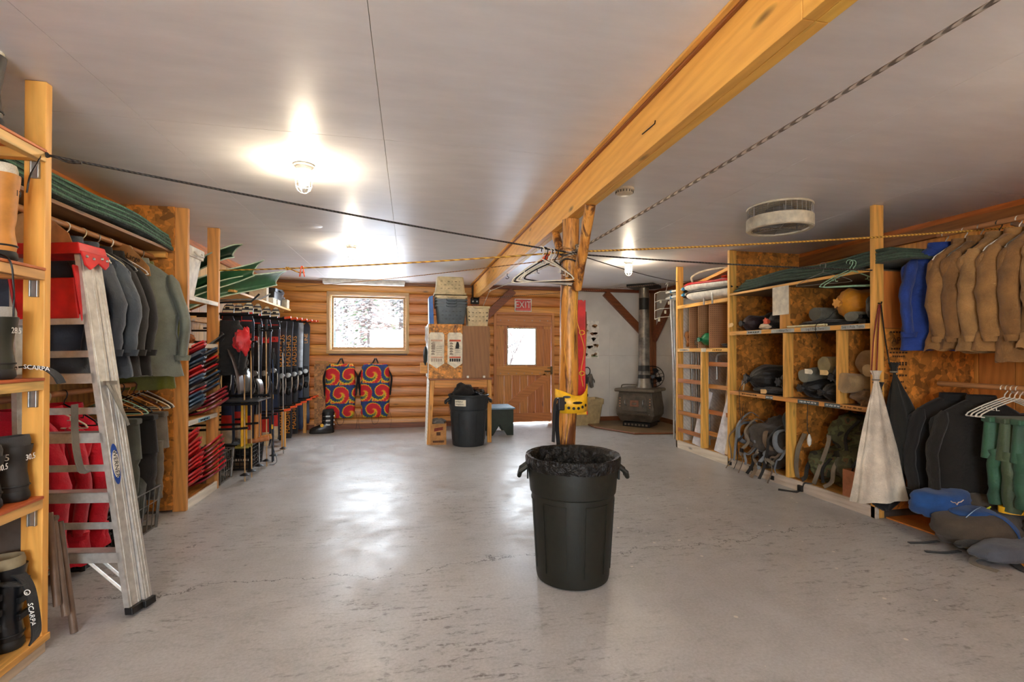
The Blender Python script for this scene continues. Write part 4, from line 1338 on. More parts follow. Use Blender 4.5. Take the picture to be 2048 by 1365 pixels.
def ski_proto(kind):
    t = thing('ski', '', 'ski')
    L = 1.70 if kind != 'line' else 1.60
    hw = {'red': .060, 'mad': .052, 'line': .058, 'navy': .050}[kind]
    def wid(f):
        w = hw * (1 - .22 * math.sin(f * PI))
        if f > .93:
            w *= math.sqrt(max(0.03, 1 - ((f - .93) / .072) ** 2))
        if f < .03:
            w *= .75 + .25 * f / .03
        return w
    def zof(f):
        return -.09 * max(0, f - .88) ** 2 / .0144 - .02 * max(0, .04 - f) / .04
    def strip(f0, f1, k, off, th, sc=1., nm='', mat=None, par=None):
        rows = []
        for i in range(k + 1):
            f = f0 + (f1 - f0) * i / k
            w = wid(f) * sc
            y = -zof(f)
            rows.append([(-w, -off - th + y, L * f), (w, -off - th + y, L * f), (w, -off + y, L * f), (-w, -off + y, L * f)])
        m = MB(); m.loft(rows); return m.build(nm, mat, par or t, smooth=30)
    core = strip(0, 1, 40, 0, .010, 1, 'core', SKC)
    cut = {'red': [(0, .10, SKW), (.10, .20, SKR), (.20, .34, SKBL), (.34, .735, SKK), (.735, .775, SKR), (.775, .86, SKK), (.86, .925, SKR), (.925, .999, SKW)],
           'mad': [(0, .999, SKK)], 'line': [(0, .2, SKBL), (.2, .999, SKK)], 'navy': [(0, .55, SKBL), (.55, .999, EDGE)]}[kind]
    for a, b, mt in cut:
        strip(a, b, max(2, int((b - a) * 40)), .0102, .001, .93, 'top_sheet', mt, core)
    if kind == 'red':
        m = MB()
        for f, x in ((.893, -.018), (.900, .012), (.884, .022)):
            m.prism([(.013 * math.cos(a), .02 * math.sin(a)) for a in (2 * PI * q / 8 for q in range(8))], (x, -.0125, L * f), (1, 0, 0), (0, 0, 1), (0, .0008, 0))
        m.box(-.02, .02, -.0125, -.0117, L * .951, L * .962)
        m.build('graphic_spots', INK, core)
        m = text_mb(MB(), 'A', (0, -.0125, L * .755), (1, 0, 0), (0, 0, 1), .05); m.build('lettering', INK, core)
    if kind == 'mad':
        m = text_mb(MB(), 'MADSHUS', (.0, -.0125, L * .72), (0, 0, 1), (-1, 0, 0), .085, sx=1.15); m.build('lettering', SKO, core)
        m = text_mb(MB(), 'MADSHUS', (.0, -.0125, L * .16), (0, 0, 1), (-1, 0, 0), .08, sx=1.1); m.build('lettering', SKO, core)
    if kind == 'line':
        m = text_mb(MB(), 'LINE', (.0, -.0125, L * .84), (0, 0, 1), (-1, 0, 0), .07, sx=1.1); m.build('lettering', SKO, core)
    # binding: toe piece, heel piece, levers
    m = MB()
    lump(m, (0, -.03, L * .50), (.045, .03, .06), 2.2, rough=.2, n=14, k=8); m.box(-.035, .035, -.028, -.010, L * .43, L * .57)
    m.build('toe_binding', BLACKM, t, smooth=50)
    m = MB(); m.lathe([(.001, -.062), (.034, -.06), (.036, -.03), (.03, -.012)], 12, (0, 0, L * .52), 'y'); m.build('binding_plate', STEEL, t, smooth=50)
    m = MB(); m.tube([(-.045, -.03, L * .50), (-.055, -.06, L * .44), (-.04, -.05, L * .38)], .006, 6); m.tube([(.045, -.03, L * .50), (.055, -.06, L * .44), (.04, -.05, L * .38)], .006, 6); m.build('cable', STEEL, t, smooth=50)
    m = MB(); lump(m, (0, -.03, L * .385), (.036, .026, .05), 4.2, rough=.2, n=12, k=8); m.build('heel_binding', BLACKM, t, smooth=50)
    return t
def ski(kind, loc, rot, label, group, sc=None):
    if kind not in ski_protos:
        r = ski_protos[kind] = ski_proto(kind)
        r.location = loc; r.rotation_euler = rot; r['label'] = label
        if sc:
            r.scale = sc
    else:
        r = dup(ski_protos[kind], loc, rot, label, sc or (1, 1, 1))
    r['group'] = group
RS = [(5.73, .30, .89, -1.90), (6.03, .30, .90, -1.90), (5.66, .30, .89, -1.69), (6.29, .12, 1.02, -1.78), (6.62, .10, 1.03, -1.765), (6.98, .12, 1.03, -1.75)]
nth = ['nearest the snowshoe shelf', 'second from the snowshoe shelf', 'third from the snowshoe shelf', 'fourth from the snowshoe shelf', 'fifth from the snowshoe shelf', 'farthest from the snowshoe shelf']
for i, (y, z, sc, x) in enumerate(RS):
    ski('red', (x, y, z), (R(-.3), 0, R(2)), 'bone and red ski standing in the rack, %s' % nth[i], 'red and black skis in the rack', (1, 1, sc))
    ski('red', (x + .01, y + .03, z), (R(-.3), 0, R(182)), 'ski back to back with the bone and red one %s' % nth[i], 'red and black skis in the rack', (1, 1, sc * .92))
mn = ['nearest the red skis', 'second from the red skis', 'third from the red skis', 'fourth from the red skis', 'farthest from the red skis']
for i, (x, y) in enumerate(((-1.70, 7.20), (-1.66, 7.36), (-1.70, 7.58), (-1.66, 7.74), (-1.70, 7.98))):
    ski('mad', (x, y, .065), (R(-.3), R(.6 * nz(i * 3.3)), R(3)), 'black ski with orange lettering in the rack, %s' % mn[i], 'black and orange skis in the rack')
ski('navy', (-1.665, 8.14, .065), (0, 0, R(4)), 'slim navy and silver ski between the orange lettered ones and the LINE ski', 'single skis')
ski('line', (-1.60, 8.25, .14), (0, 0, R(4)), 'black ski lettered LINE at the window end of the rack', 'single skis')
# ski poles and tools leaning among the skis
POLEW = plain('pole_silver', (176, 178, 178), .3, .8); POLEB = plain('pole_blue', (48, 70, 104), .35, .3); POLEP = plain('pole_wood', (196, 160, 112), .5)
for i, (x, y, z1, mt, lb) in enumerate(((-1.60, 5.28, 1.33, POLEP, 'pale wooden ski pole nearest the snowshoe shelf'), (-1.585, 5.44, 1.30, POLEP, 'second pale wooden ski pole leaning beside the near skis'), (-1.58, 5.68, 1.45, POLEW, 'silver ski pole leaning on the third red ski'),
                                       (-1.57, 5.92, 1.52, POLEP, 'pale ski pole leaning on the fourth red ski'), (-1.57, 6.20, 1.2, POLEB, 'blue ski pole leaning on the fifth red ski'), (-1.56, 6.62, 1.28, POLEW, 'silver ski pole leaning on the last red ski'))):
    t = thing('ski_pole', lb, 'ski pole', (x, y, 0), 'ski poles in the rack')
    m = MB(); m.tube([(x + .015, y, .0), (x, y, z1)], [.006, .008], 8); m.build('shaft', mt, t, smooth=60)
    m = MB(); m.tube([(x, y, z1 - .01), (x, y, z1 + .12)], [.012, .016], 8); m.build('grip', BLACK, t, smooth=60)
    m = MB(); m.lathe([(.008, .07), (.045, .062), (.045, .066), (.008, .085)], 12, (x + .013, y, 0)); m.build('basket', BLACK, t, smooth=40)
    m = MB(); m.tube(smooth_path([(x, y, z1 + .1), (x + .03, y - .02, z1 + .02), (x + .02, y - .02, z1 - .1), (x, y, z1 + .09)], 4), .004, 5); m.build('wrist_loop', BWEB, t)
pt_ = thing('ski_pole', 'black ski pole with yellow joints standing in front of the red ski tails', 'ski pole', (-1.50, 6.05, 0), 'ski poles in the rack')
m = MB(); m.tube([(-1.53, 6.05, .02), (-1.53, 6.02, .92)], .009, 8); m.build('shaft', SKK, pt_, smooth=60)
for z in (.40, .56, .74):
    m = MB(); m.cyl((-1.53, 6.036, z), (-1.53, 6.034, z + .05), .0105); m.build('joint', YELLOWP if z != .56 else STEEL, pt_, smooth=60)
m = strap([(-1.53, 6.03, .26), (-1.50, 6.0, .16), (-1.47, 6.0, .05), (-1.49, 5.99, .01), (-1.54, 5.98, .008)], .022, .003); m.build('wrist_strap', BWEB, pt_)
# black rack of arms and shovels next to the snowshoes
tr_ = thing('tool_rack', 'black steel tool bracket holding ice axes and saws above the crates', 'rack', (-1.85, 5.4, .8))
for y, z in ((5.13, .77), (5.50, .82)):
    m = MB(); m.tube([(XL + .02, y, z), (-1.42, y, z + .01)], .012, 8); m.build('arm', BLACKM, tr_, smooth=60)
m = MB(); m.box(-1.78, -1.42, 5.10, 5.56, .795, .805); m.build('tray', BLACKM, tr_, bevel=.002)
for y, z in ((5.20, 1.37), (5.75, 1.50), (6.05, 1.54)):
    m = MB(); m.tube([(XL + .02, y, z), (-1.46, y, z + .01)], .010, 8); m.build('arm', BLACKM, tr_, smooth=60)
BRN = plain('brown_plastic_blade', (74, 64, 60), .4)
def blade(name, label, pts, w, mat, cat='shovel'):
    rows = []
    P = smooth_path(pts, 5)
    for i, p in enumerate(P):
        f = i / (len(P) - 1)
        ww = w * (1 if f < .8 else .85 + .15 * (1 - f) / .2) * (.55 + .45 * min(1, f * 5))
        rows.append([(p.x + ww * math.cos(a) * .35 + .02 * abs(math.sin(a)), p.y + ww * math.sin(a), p.z) for a in (R(-90 + 22.5 * k) for k in range(9))])
    m = MB(); m.loft(rows, cap=False, closed=False)
    return tag(m.build(name, mat, smooth=60, solid=.005), label, cat)
blade('snow_shovel_blade', 'brown curved plastic shovel blade standing right of the upper snowshoes', [(-1.72, 5.14, 1.33), (-1.66, 5.14, 1.20), (-1.62, 5.13, 1.05), (-1.60, 5.12, .88)], .085, BRN)
blade('snow_shovel_blade', 'grey plastic shovel blade standing behind the brown blade', [(-1.68, 5.45, 1.12), (-1.64, 5.46, 1.0), (-1.66, 5.46, .86)], .10, plain('grey_blue_plastic', (92, 102, 108), .35))
blade('snow_shovel_blade', 'dark rounded shovel blade standing by the ice axes', [(-1.60, 5.62, 1.0), (-1.57, 5.62, .94), (-1.56, 5.62, .83)], .085, plain('dark_grey_plastic', (78, 76, 76), .35))
AXEW = wood('axe_handle', (186, 122, 62), 'z', knots=.1)
for k, (y, lb) in enumerate(((5.30, 'yellow handled avalanche probe bundle hanging left of the ice axes'), (5.36, 'second yellow shovel shaft hanging left of the ice axes'), (5.42, 'third yellow shovel shaft hanging left of the ice axes'))):
    t = thing('shovel_shaft', lb, 'shovel shaft', (-1.62, y, .35), 'yellow shovel shafts')
    m = MB(); m.cyl((-1.62, y, .34), (-1.62, y, .80), .012); m.build('shaft', YELLOWP, t, smooth=60)
    m = MB(); m.cyl((-1.68, y, .335), (-1.56, y, .335), .014); m.build('grip', plain('olive_grip', (140, 126, 40), .5), t, smooth=60)
for k, y in enumerate((5.62, 5.72)):
    t = thing('ice_axe', ('near' if k == 0 else 'far') + ' of two wooden handled ice tools hanging over the black crate', 'ice axe', (-1.58, y, .36), 'ice tools')
    m = MB(); m.tube([(-1.58, y, .36), (-1.58, y, .62)], [.024, .022], 10); m.build('handle', AXEW, t, smooth=60)
    m = MB(); m.tube([(-1.58, y, .61), (-1.575, y, .72), (-1.60, y, .82)], [.022, .016, .014], 10); m.build('shaft', BLACK, t, smooth=60)
    m = MB(); m.tube([(-1.68, y - .01, .33), (-1.46, y + .01, .365)], [.026, .030], 10); m.build('cross_grip', AXEW, t, smooth=60)
wire_crate('wire_crate', 'grey wire crate on the floor beside the snowshoe shelf', (-1.93, 5.33, 0), 0, .34, .34, .30, GWIRE, nx=6, ny=6)
m = MB(); lump(m, (-1.93, 5.33, .22), (.14, .14, .13), 8.3, rough=.5); tag(m.build('rope_heap', fabric('slate_cloth', (70, 78, 84)), smooth=60), 'heap of slate grey gear in the crate beside the snowshoe shelf', 'gear')
wire_crate('milk_crate', 'black milk crate of straps on the floor under the ice tools', (-1.86, 5.98, 0), 0, .38, .44, .27, BLACK, r=.006, nx=7, ny=7, nzr=6)
m = MB(); lump(m, (-1.86, 5.98, .21), (.16, .18, .11), 5.3, rough=.6); tag(m.build('strap_heap', BWEB, smooth=60), 'tangle of black straps in the milk crate under the ice tools', 'straps')
# jacket hanging at the near end of the rack
coat((-1.69, 5.16, 1.58), BLKF, 'black jacket with a red lining hanging on the near end of the ski rack', H=.52, w=.30, th=.07, sl=.38, seed=44, rz=R(10), fold=2.2, spread=.0)
m = MB(); lump(m, (-1.56, 5.10, 1.38), (.075, .04, .12), 9.1, rough=.5); tag(m.build('red_mitten', fabric('red_nylon', (196, 30, 34), .5), smooth=60), 'bright red mitten pinned on the black jacket at the ski rack', 'mitten')
# shelf above the skis
sk = thing('high_shelf', 'narrow plank shelf high on the left wall above the ski tips', 'shelf', (-2.0, 6.8, 1.9))
box('plank', W_y, (XL + .01, -1.80, 5.62, 8.10, 1.905, 1.930), sk, .002)
for y in (5.7, 6.85, 8.0):
    m = MB(); m.bar((XL + .02, y, 1.72), (-1.88, y, 1.90), .02, .03); m.build('bracket', W_x, sk)
def small_box(name, label, dims, mat, cat='box', rz=0., flap=None):
    x0, x1, y0, y1, z0, z1 = dims
    t = thing(name, label, cat, ((x0 + x1) / 2, (y0 + y1) / 2, z0))
    e = .004
    for n_, d in (('side', (x0, x1, y0, y0 + e, z0, z1)), ('side', (x0, x1, y1 - e, y1, z0, z1)), ('side', (x0, x0 + e, y0 + e, y1 - e, z0, z1)), ('side', (x1 - e, x1, y0 + e, y1 - e, z0, z1)), ('base', (x0 + e, x1 - e, y0 + e, y1 - e, z0, z0 + e))):
        box(n_, mat, d, t, .001)
    if flap:
        box('lid', mat, (x0 - .003, x1 + .003, y0 - .003, y1 + .003, z1 - flap, z1 + .003), t, .002)
    t.rotation_euler = (0, 0, rz)
    return t
small_box('white_carton', 'tall white carton on the high shelf above the skis', (-2.05, -1.84, 6.95, 7.05, 1.932, 2.24), PAPER, flap=.02)
small_box('small_carton', 'small white carton on the high shelf, nearer the skis', (-1.90, -1.82, 7.18, 7.36, 1.932, 2.01), PAPER, flap=.01)
small_box('small_carton', 'second small white carton next to the black crate on the high shelf', (-1.89, -1.815, 7.40, 7.55, 1.932, 2.005), PAPER, flap=.01)
small_box('small_carton', 'cream carton at the window end of the high shelf', (-1.90, -1.81, 7.92, 8.06, 1.932, 2.06), CREAM, flap=.02)
tub('black_crate', 'black plastic crate on the high shelf between the small cartons', (-2.03, 7.64, 1.932), .36, .50, .24, BLACK, .88, rz=0., cat='crate')
m = MB(); lump(m, (-1.98, 7.98, 2.12), (.12, .12, .10), 3.9, rough=.4); tag(m.build('plastic_bag', plain('grey_polythene', (150, 150, 150), .25), smooth=50), 'crumpled grey plastic bag at the end of the high shelf', 'bag')
# green sleds stacked above the rack
for k, (pts, w, lb) in enumerate((([(-2.1, 5.0, 1.80), (-1.95, 5.30, 1.95), (-1.75, 5.55, 2.08), (-1.60, 5.62, 2.16)], .26, 'upper green plastic sled tip reaching over the ski rack'),
                                  ([(-2.1, 5.05, 1.72), (-1.90, 5.5, 1.92), (-1.66, 5.95, 2.06), (-1.52, 6.20, 2.14)], .26, 'long green plastic sled tip sticking out over the ski rack'),
                                  ([(-2.05, 4.98, 1.98), (-1.92, 5.1, 2.12), (-1.78, 5.25, 2.24), (-1.70, 5.30, 2.27)], .20, 'dark green sled tip closest to the ceiling over the ski rack'))):
    P = smooth_path(pts, 6)
    rows = []
    for i, p in enumerate(P):
        f = i / (len(P) - 1)
        ww = w * (1 - .25 * f)
        rows.append([p + Vector((.5, -.1, .8)).normalized() * (ww * (-.5 + q / 8)) + Vector((.05, -.05, 0)) * (1 - math.sin(PI * q / 8)) ** 2 for q in range(9)])
    m = MB(); m.loft(rows, cap=False, closed=False)
    t = thing('sled', lb, 'sled', tuple(pts[0]), 'green sleds over the ski rack')
    m.build('shell', GREENP if k < 2 else plain('deep_green_plastic', (24, 52, 36), .4), t, smooth=60, solid=.006)
    m = MB(); m.tube([r[0] for r in rows] + list(rows[-1]) + [r[-1] for r in reversed(rows)], .007, 6); m.build('rim', plain('pale_green_rim', (170, 186, 160), .4), t, smooth=60)
sr = thing('sled_hook', 'black steel ceiling hooks holding the green sleds', 'hook', (-1.7, 5.3, 1.7))
m = MB(); m.tube([(XL + .02, 5.30, 1.74), (-1.55, 5.32, 1.78), (-1.48, 5.34, 1.86)], .010, 8); m.build('arm', BLACKM, sr, smooth=60)
m = MB(); m.tube([(XL + .02, 5.62, 1.80), (-1.55, 5.64, 1.84), (-1.46, 5.66, 1.90)], .008, 8); m.build('arm', STEEL, sr, smooth=60)
m = MB(); m.cyl((-1.85, 5.31, 1.77), (-1.85, 5.31, ZC), .008); m.build('drop_rod', BLACKM, sr, smooth=60)
# ================================================================ back wall: fluorescent, tie-dye packs, boot, leaning board
fx = thing('fluorescent_light', 'long white strip light fixture at the ceiling above the window', 'light', (-.70, 8.30, 2.36))
m = MB(); m.prism([(-.07, 0), (.07, 0), (.05, -.045), (-.05, -.045)], (-1.36, 8.28, ZC - .001), (0, 1, 0), (0, 0, 1), (1.28, 0, 0)); m.build('housing', WHITEP, fx, bevel=.004)
m = MB(); m.prism([(-.075, 0), (.075, 0), (.062, -.03), (-.062, -.03)], (-1.355, 8.28, ZC - .046), (0, 1, 0), (0, 0, 1), (1.27, 0, 0)); m.build('diffuser', plain('milk_diffuser', (236, 234, 226), .3), fx, bevel=.006)
def tiedye():
    t = NT('tie_dye_fabric')
    v = t.coords((1, 1, 1), rnd=True)
    xyz = t.n('ShaderNodeSeparateXYZ'); t.l(v, xyz.inputs[0])
    wob = t.noise(v, 14, 3)
    X = t.mth('ADD', xyz.outputs[0], t.mth('MULTIPLY', wob, .03))
    Z = t.mth('ADD', xyz.outputs[2], t.mth('MULTIPLY', wob, .03))
    cz = .30
    row = t.mth('FLOOR', t.mth('DIVIDE', Z, cz))
    cx = .29
    xs = t.mth('ADD', X, t.mth('MULTIPLY', t.mth('MODULO', t.mth('ABSOLUTE', row), 2.), cx / 2))
    fx_ = t.mth('SUBTRACT', t.mth('SUBTRACT', xs, t.mth('MULTIPLY', t.mth('FLOOR', t.mth('DIVIDE', xs, cx)), cx)), cx / 2)
    fz = t.mth('SUBTRACT', t.mth('SUBTRACT', Z, t.mth('MULTIPLY', row, cz)), cz / 2)
    r = t.mth('SQRT', t.mth('ADD', t.mth('MULTIPLY', fx_, fx_), t.mth('MULTIPLY', fz, fz)))
    a = t.mth('ARCTAN2', fz, fx_)
    rays = t.mth('SINE', t.mth('ADD', t.mth('MULTIPLY', a, 22.), t.mth('MULTIPLY', wob, 9.)))
    spiral = t.mth('SINE', t.mth('ADD', a, t.mth('MULTIPLY', r, 38.)))
    d = t.mth('ADD', t.mth('MULTIPLY', r, 3.0), t.mth('ADD', t.mth('MULTIPLY_ADD', spiral, .24, .17), t.mth('MULTIPLY', rays, .04)))
    col = t.ramp(d, [(.0, (190, 24, 34)), (.40, (206, 30, 40)), (.46, (224, 96, 30)), (.55, (232, 196, 40)), (.63, (70, 110, 50)), (.72, (34, 60, 120)), (1., (40, 50, 110))])
    t.setp(col, .75)
    t.bump(t.noise(v, 30, 4), .3, .01)
    return t.mat
TIE = tiedye()
def portage_pack(x, label):
    t = thing('backpack', label, 'backpack', (x, YB - .14, .20), 'tie-dye packs hanging on the log wall')
    rows = []
    for i in range(15):
        f = i / 14
        z = .20 + .88 * f
        a = .215 + .015 * math.sin(f * PI) - (.03 if f in (0., 1.) else 0)
        b = .085 * (.75 + .25 * math.sin(f * PI)) - (.03 if f in (0., 1.) else 0)
        rows.append([[x + p[0] + .006 * nz(f * 8, p[0] * 9), YB - .135 + p[1] + .008 * nz(p[0] * 14, f * 9, x), p[2]] for p in ring_se(a, b, z, 32, .45)])
    m = MB(); m.loft(rows); m.build('bag', TIE, t, smooth=50)
    m = strap([(x - .055, YB - .15, 1.06), (x - .02, YB - .08, 1.14), (x, YB - .06, 1.17), (x + .02, YB - .08, 1.14), (x + .055, YB - .15, 1.06)], .026, .004); m.build('haul_loop', BWEB, t)
    for s in (-1, 1):
        m = strap([(x + s * .21, YB - .15, .98), (x + s * .26, YB - .12, .86), (x + s * .25, YB - .12, .70), (x + s * .235, YB - .12, .56)], .04, .012); m.build('shoulder_strap', BWEB, t)
        m = strap([(x + s * .23, YB - .12, .30), (x + s * .26, YB - .12, .18), (x + s * .25, YB - .14, .05), (x + s * .235, YB - .13, .01)], .022, .003); m.build('tail_strap', BWEB, t)
    m = strap([(x - .06, YB - .17, .22), (x - .04, YB - .18, .12), (x, YB - .18, .085), (x + .05, YB - .18, .13), (x + .06, YB - .17, .22)], .022, .004); m.build('bottom_loop', BWEB, t)
    m = MB(); m.cyl((x, YB - .03, 1.165), (x, YB - .09, 1.17), .006); m.build('nail', STEEL, t)
    return t
portage_pack(-1.10, 'rainbow tie-dye spiral pack hanging left, near the ski boot')
portage_pack(-.555, 'rainbow tie-dye spiral pack hanging right, near the workbench')
boot('ski_boot', 'black ski boot with yellow emblem on the floor below the left tie-dye pack', (-1.27, 8.16, 0), R(10), SKIB, SOLEK, DGREYF, H=.33, L=.36, W_=.13, seed=12, buckles=3, bmat=STEEL)
m = MB(); m.lathe([(.001, 0), (.03, .002), (.02, .006)], 5, (-1.33, 8.075, .13), 'y'); tag(m.build('boot_emblem', YELLOWP), 'yellow plastic emblem on the black ski boot by the wall', 'emblem')
m = MB(); m.bar((-1.38, 8.40, .03), (-1.40, 8.47, 1.08), .24, .012, up=(0, -1, 0)); tag(m.build('particle_board', osb_mat('brown_particle_board', (176, 122, 66), 1.6)), 'brown particle board sheet leaning on the log wall beside the skis', 'board')
small_box('flat_carton', 'torn corner of a pale carton above the leaning board', (-1.50, -1.30, 8.425, 8.447, 1.085, 1.13), CARD)
# ================================================================ workbench with display boards
wbk = thing('workbench', 'pine workbench with an open front under the laundry baskets', 'workbench', (.68, 7.3, 0))
BX0, BX1, BY0, BY1 = .24, 1.135, 6.86, 7.65
BT = .91
BENW = wood('bench_pine_z', (206, 140, 64), 'z', knots=.35); BENX = wood('bench_pine_x', (206, 140, 64), 'x', knots=.35)
box('worktop', wood('bench_top', (150, 98, 54), 'x', knots=.2), (BX0 + .03, BX1 + .01, BY0 - .01, BY1, BT - .022, BT), wbk, .003)
box('apron', BENX, (BX0 + .10, BX1 - .06, BY0, BY0 + .036, BT - .125, BT - .023), wbk, .003)
for s, xt, xb in ((0, BX0 + .04, BX0 - .005), (1, BX1 - .055, BX1 - .055)):
    m = MB()
    m.loft([[(xb, BY0, 0), (xb + .058, BY0, 0), (xb + .058, BY0 + .038, 0), (xb, BY0 + .038, 0)], [(xt, BY0, BT - .024), (xt + .058, BY0, BT - .024), (xt + .058, BY0 + .038, BT - .024), (xt, BY0 + .038, BT - .024)]])
    m.build('leg', BENW, wbk, bevel=.003)
    box('leg', BENW, (xt, xt + .058, BY1 - .04, BY1 - .002, 0, BT - .024), wbk, .003)
m = MB(); m.loft([[(BX0 - .012, BY0 + .04, 0), (BX0 - .002, BY0 + .04, 0), (BX0 + .0, BY1 - .05, 0), (BX0 - .01, BY1 - .05, 0)], [(BX0 + .02, BY0 + .04, BT - .03), (BX0 + .03, BY0 + .04, BT - .03), (BX0 + .03, BY1 - .05, BT - .03), (BX0 + .02, BY1 - .05, BT - .03)]]); m.build('side_panel', WEDGE, wbk)
hut = thing('display_cabinet', 'particle board and brown panel cabinet standing on the workbench', 'cabinet', (.68, 7.2, BT))
box('front_board', osb_mat('fine_osb', (206, 140, 62), 1.5), (BX0 + .02, .722, BY0 + .005, BY0 + .022, BT + .001, 1.668), hut, .002)
box('brown_panel', wood('brown_veneer', (138, 92, 54), 'z', dark=(112, 70, 38), knots=0, var=.05), (.726, 1.11, BY0 + .012, BY0 + .024, BT + .001, 1.645), hut, .002)
box('side_board', WEDGE, (BX0 + .005, BX0 + .019, BY0 + .005, BY1 - .05, BT + .001, 1.668), hut, .002)
box('side_board', OSB, (1.11, 1.124, BY0 + .03, BY1 - .05, BT + .001, 1.64), hut, .002)
box('top_board', OSB, (BX0 + .02, 1.11, BY0 + .026, BY1 - .05, 1.625, 1.643), hut, .002)
for x in (.80, 1.03):
    box('clip', WHITEP, (x - .016, x + .016, BY0 - .004, BY0 + .011, BT + .004, BT + .036), hut, .004)
PURP = fabric('purple_ribbon', (92, 56, 92))
for k, (x0, x1, lb) in enumerate(((.262, .470, 'white instruction board with faded print hanging left on the cabinet'), (.515, .722, 'white instruction board with dark print and red bands hanging right on the cabinet'))):
    t = thing('instruction_board', lb, 'board', ((x0 + x1) / 2, BY0 - .012, 1.05))
    w = x1 - x0; h = .50
    m = MB(); m.prism([(.02, h), (w - .02, h), (w, h - .03), (w, .07), (w / 2, 0), (0, .07), (0, h - .03)], (x0, BY0 - .014, 1.05), (1, 0, 0), (0, 0, 1), (0, .008, 0)); m.build('plate', PAPER, t, bevel=.002)
    y = BY0 - .0148
    faded = k == 0
    ink = plain('faded_ink', (176, 160, 140), .8, bump=0) if faded else INK
    rd = plain('faded_red', (216, 176, 148), .8, bump=0) if faded else plain('print_red', (206, 96, 66), .8, bump=0)
    for z0, z1 in ((.375, .40), (.145, .165)):
        box('red_band', rd, (x0 + .025, x1 - .025, y - .0008, y, 1.05 + z0, 1.05 + z1), t, 0)
    m = MB()
    for q in range(5):
        m.prism([(.0, 0), (.05, .0), (.045, .018), (.02, .03), (.0, .02)], (x0 + .03, y - .0008, 1.05 + .19 + .036 * q), (1, 0, 0), (0, 0, 1), (0, .0007, 0))
        m.box(x0 + .10, x1 - .03, y - .0008, y, 1.05 + .185 + .03 * q, 1.05 + .190 + .03 * q)
    m.build('drawings', plain('print_grey', (150, 140, 124), .8, bump=0), t)
    m = MB(); m.prism([(0, 0), (.05, 0), (.055, .05), (.045, .09), (.02, .10), (.008, .05)], (x1 - .10 if k else x0 + .03, y - .001, 1.05 + .275), (1, 0, 0), (0, 0, 1), (0, .0008, 0)); m.build('figure_print', ink, t)
    m = MB()
    for q in range(5):
        m.box(x0 + .028 + .031 * q, x0 + .052 + .031 * q, y - .0008, y, 1.05 + .095, 1.05 + .138)
    m.build('photo_row', ink, t)
    m = strap([((x0 + x1) / 2 - .012, BY0 - .012, 1.54), ((x0 + x1) / 2 - .018, BY0 - .008, 1.60), ((x0 + x1) / 2, BY0 - .004, 1.655), ((x0 + x1) / 2 + .016, BY0 - .008, 1.60), ((x0 + x1) / 2 + .01, BY0 - .012, 1.53)], .026, .002); m.build('ribbon', PURP, t)
# laundry baskets
SLATE = plain('slate_plastic', (78, 90, 96), .4, bump=.02); BEIGE = plain('beige_plastic', (206, 188, 146), .42, bump=.02)
def basket(name, label, loc, sx, sy, h, mat, flip=False, holes=True, group=None, rimh=.028):
    t = thing(name, label, 'basket', (0, 0, 0), group)
    x, y = sx / 2, sy / 2
    def rr(f, z, c=.03):
        a, b = x * f, y * f
        out = []
        for cx, cy, a0 in ((a - c, b - c, 0), (-a + c, b - c, 90), (-a + c, -b + c, 180), (a - c, -b + c, 270)):
            for k in range(4):
                q = R(a0 + 30 * k)
                out.append((cx + c * math.cos(q), cy + c * math.sin(q), z))
        return out
    m = MB(); m.loft([rr(.84, 0), rr(.86, .012), rr(.97, h - rimh), rr(.95, h - rimh), rr(.83, .018)]); m.build('body', mat, t, smooth=35)
    m = MB(); m.loft([rr(.96, h - rimh), rr(1.05, h - rimh), rr(1.06, h), rr(.98, h), rr(.96, h - .01)]); m.build('rim', mat, t, smooth=35)
    m = MB(); m.tube(smooth_path([(-.07, -y * 1.05, h - .004), (-.05, -y * 1.09, h - .022), (.05, -y * 1.09, h - .022), (.07, -y * 1.05, h - .004)], 4), .008, 6); m.build('handle', mat, t, smooth=60)
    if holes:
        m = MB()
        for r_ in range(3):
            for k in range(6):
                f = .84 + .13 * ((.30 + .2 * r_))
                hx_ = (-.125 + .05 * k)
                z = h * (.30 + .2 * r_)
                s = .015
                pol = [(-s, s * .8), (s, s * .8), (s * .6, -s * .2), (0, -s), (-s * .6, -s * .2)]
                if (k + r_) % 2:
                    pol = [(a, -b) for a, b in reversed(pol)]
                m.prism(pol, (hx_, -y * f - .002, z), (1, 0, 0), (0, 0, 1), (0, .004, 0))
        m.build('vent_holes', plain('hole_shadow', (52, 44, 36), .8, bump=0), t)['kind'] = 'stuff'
    t.location = loc
    if flip:
        t.rotation_euler = (PI, 0, PI)
    return t
z = 1.672
names_ = ['bottom slate grey laundry basket of the stack on the cabinet', 'second slate grey laundry basket nested in the stack', 'third slate grey laundry basket nested in the stack']
for k in range(3):
    basket('laundry_basket', names_[k], (.575, 7.10, z + .042 * k), .43, .36, .27, SLATE, holes=(k == 0), group='nested slate laundry baskets')
basket('laundry_basket', 'cream laundry basket lying upside up inside the slate stack', (.575, 7.10, z + .130), .43, .36, .27, BEIGE, holes=False)
basket('laundry_basket', 'cream laundry basket turned upside down on top of the stack', (.56, 7.10, z + .405 + .265), .43, .36, .255, BEIGE, flip=True)
basket('laundry_basket', 'single cream laundry basket right of the stack on the cabinet', (.955, 7.10, 1.647), .33, .34, .285, BEIGE)
m = MB(); m.loft([[(.268, 7.02, 1.67), (.335, 7.0, 1.67), (.335, 7.36, 1.67), (.268, 7.36, 1.67)], [(.262, 7.02, 2.06), (.318, 7.0, 2.08), (.318, 7.36, 2.08), (.262, 7.36, 2.06)]])
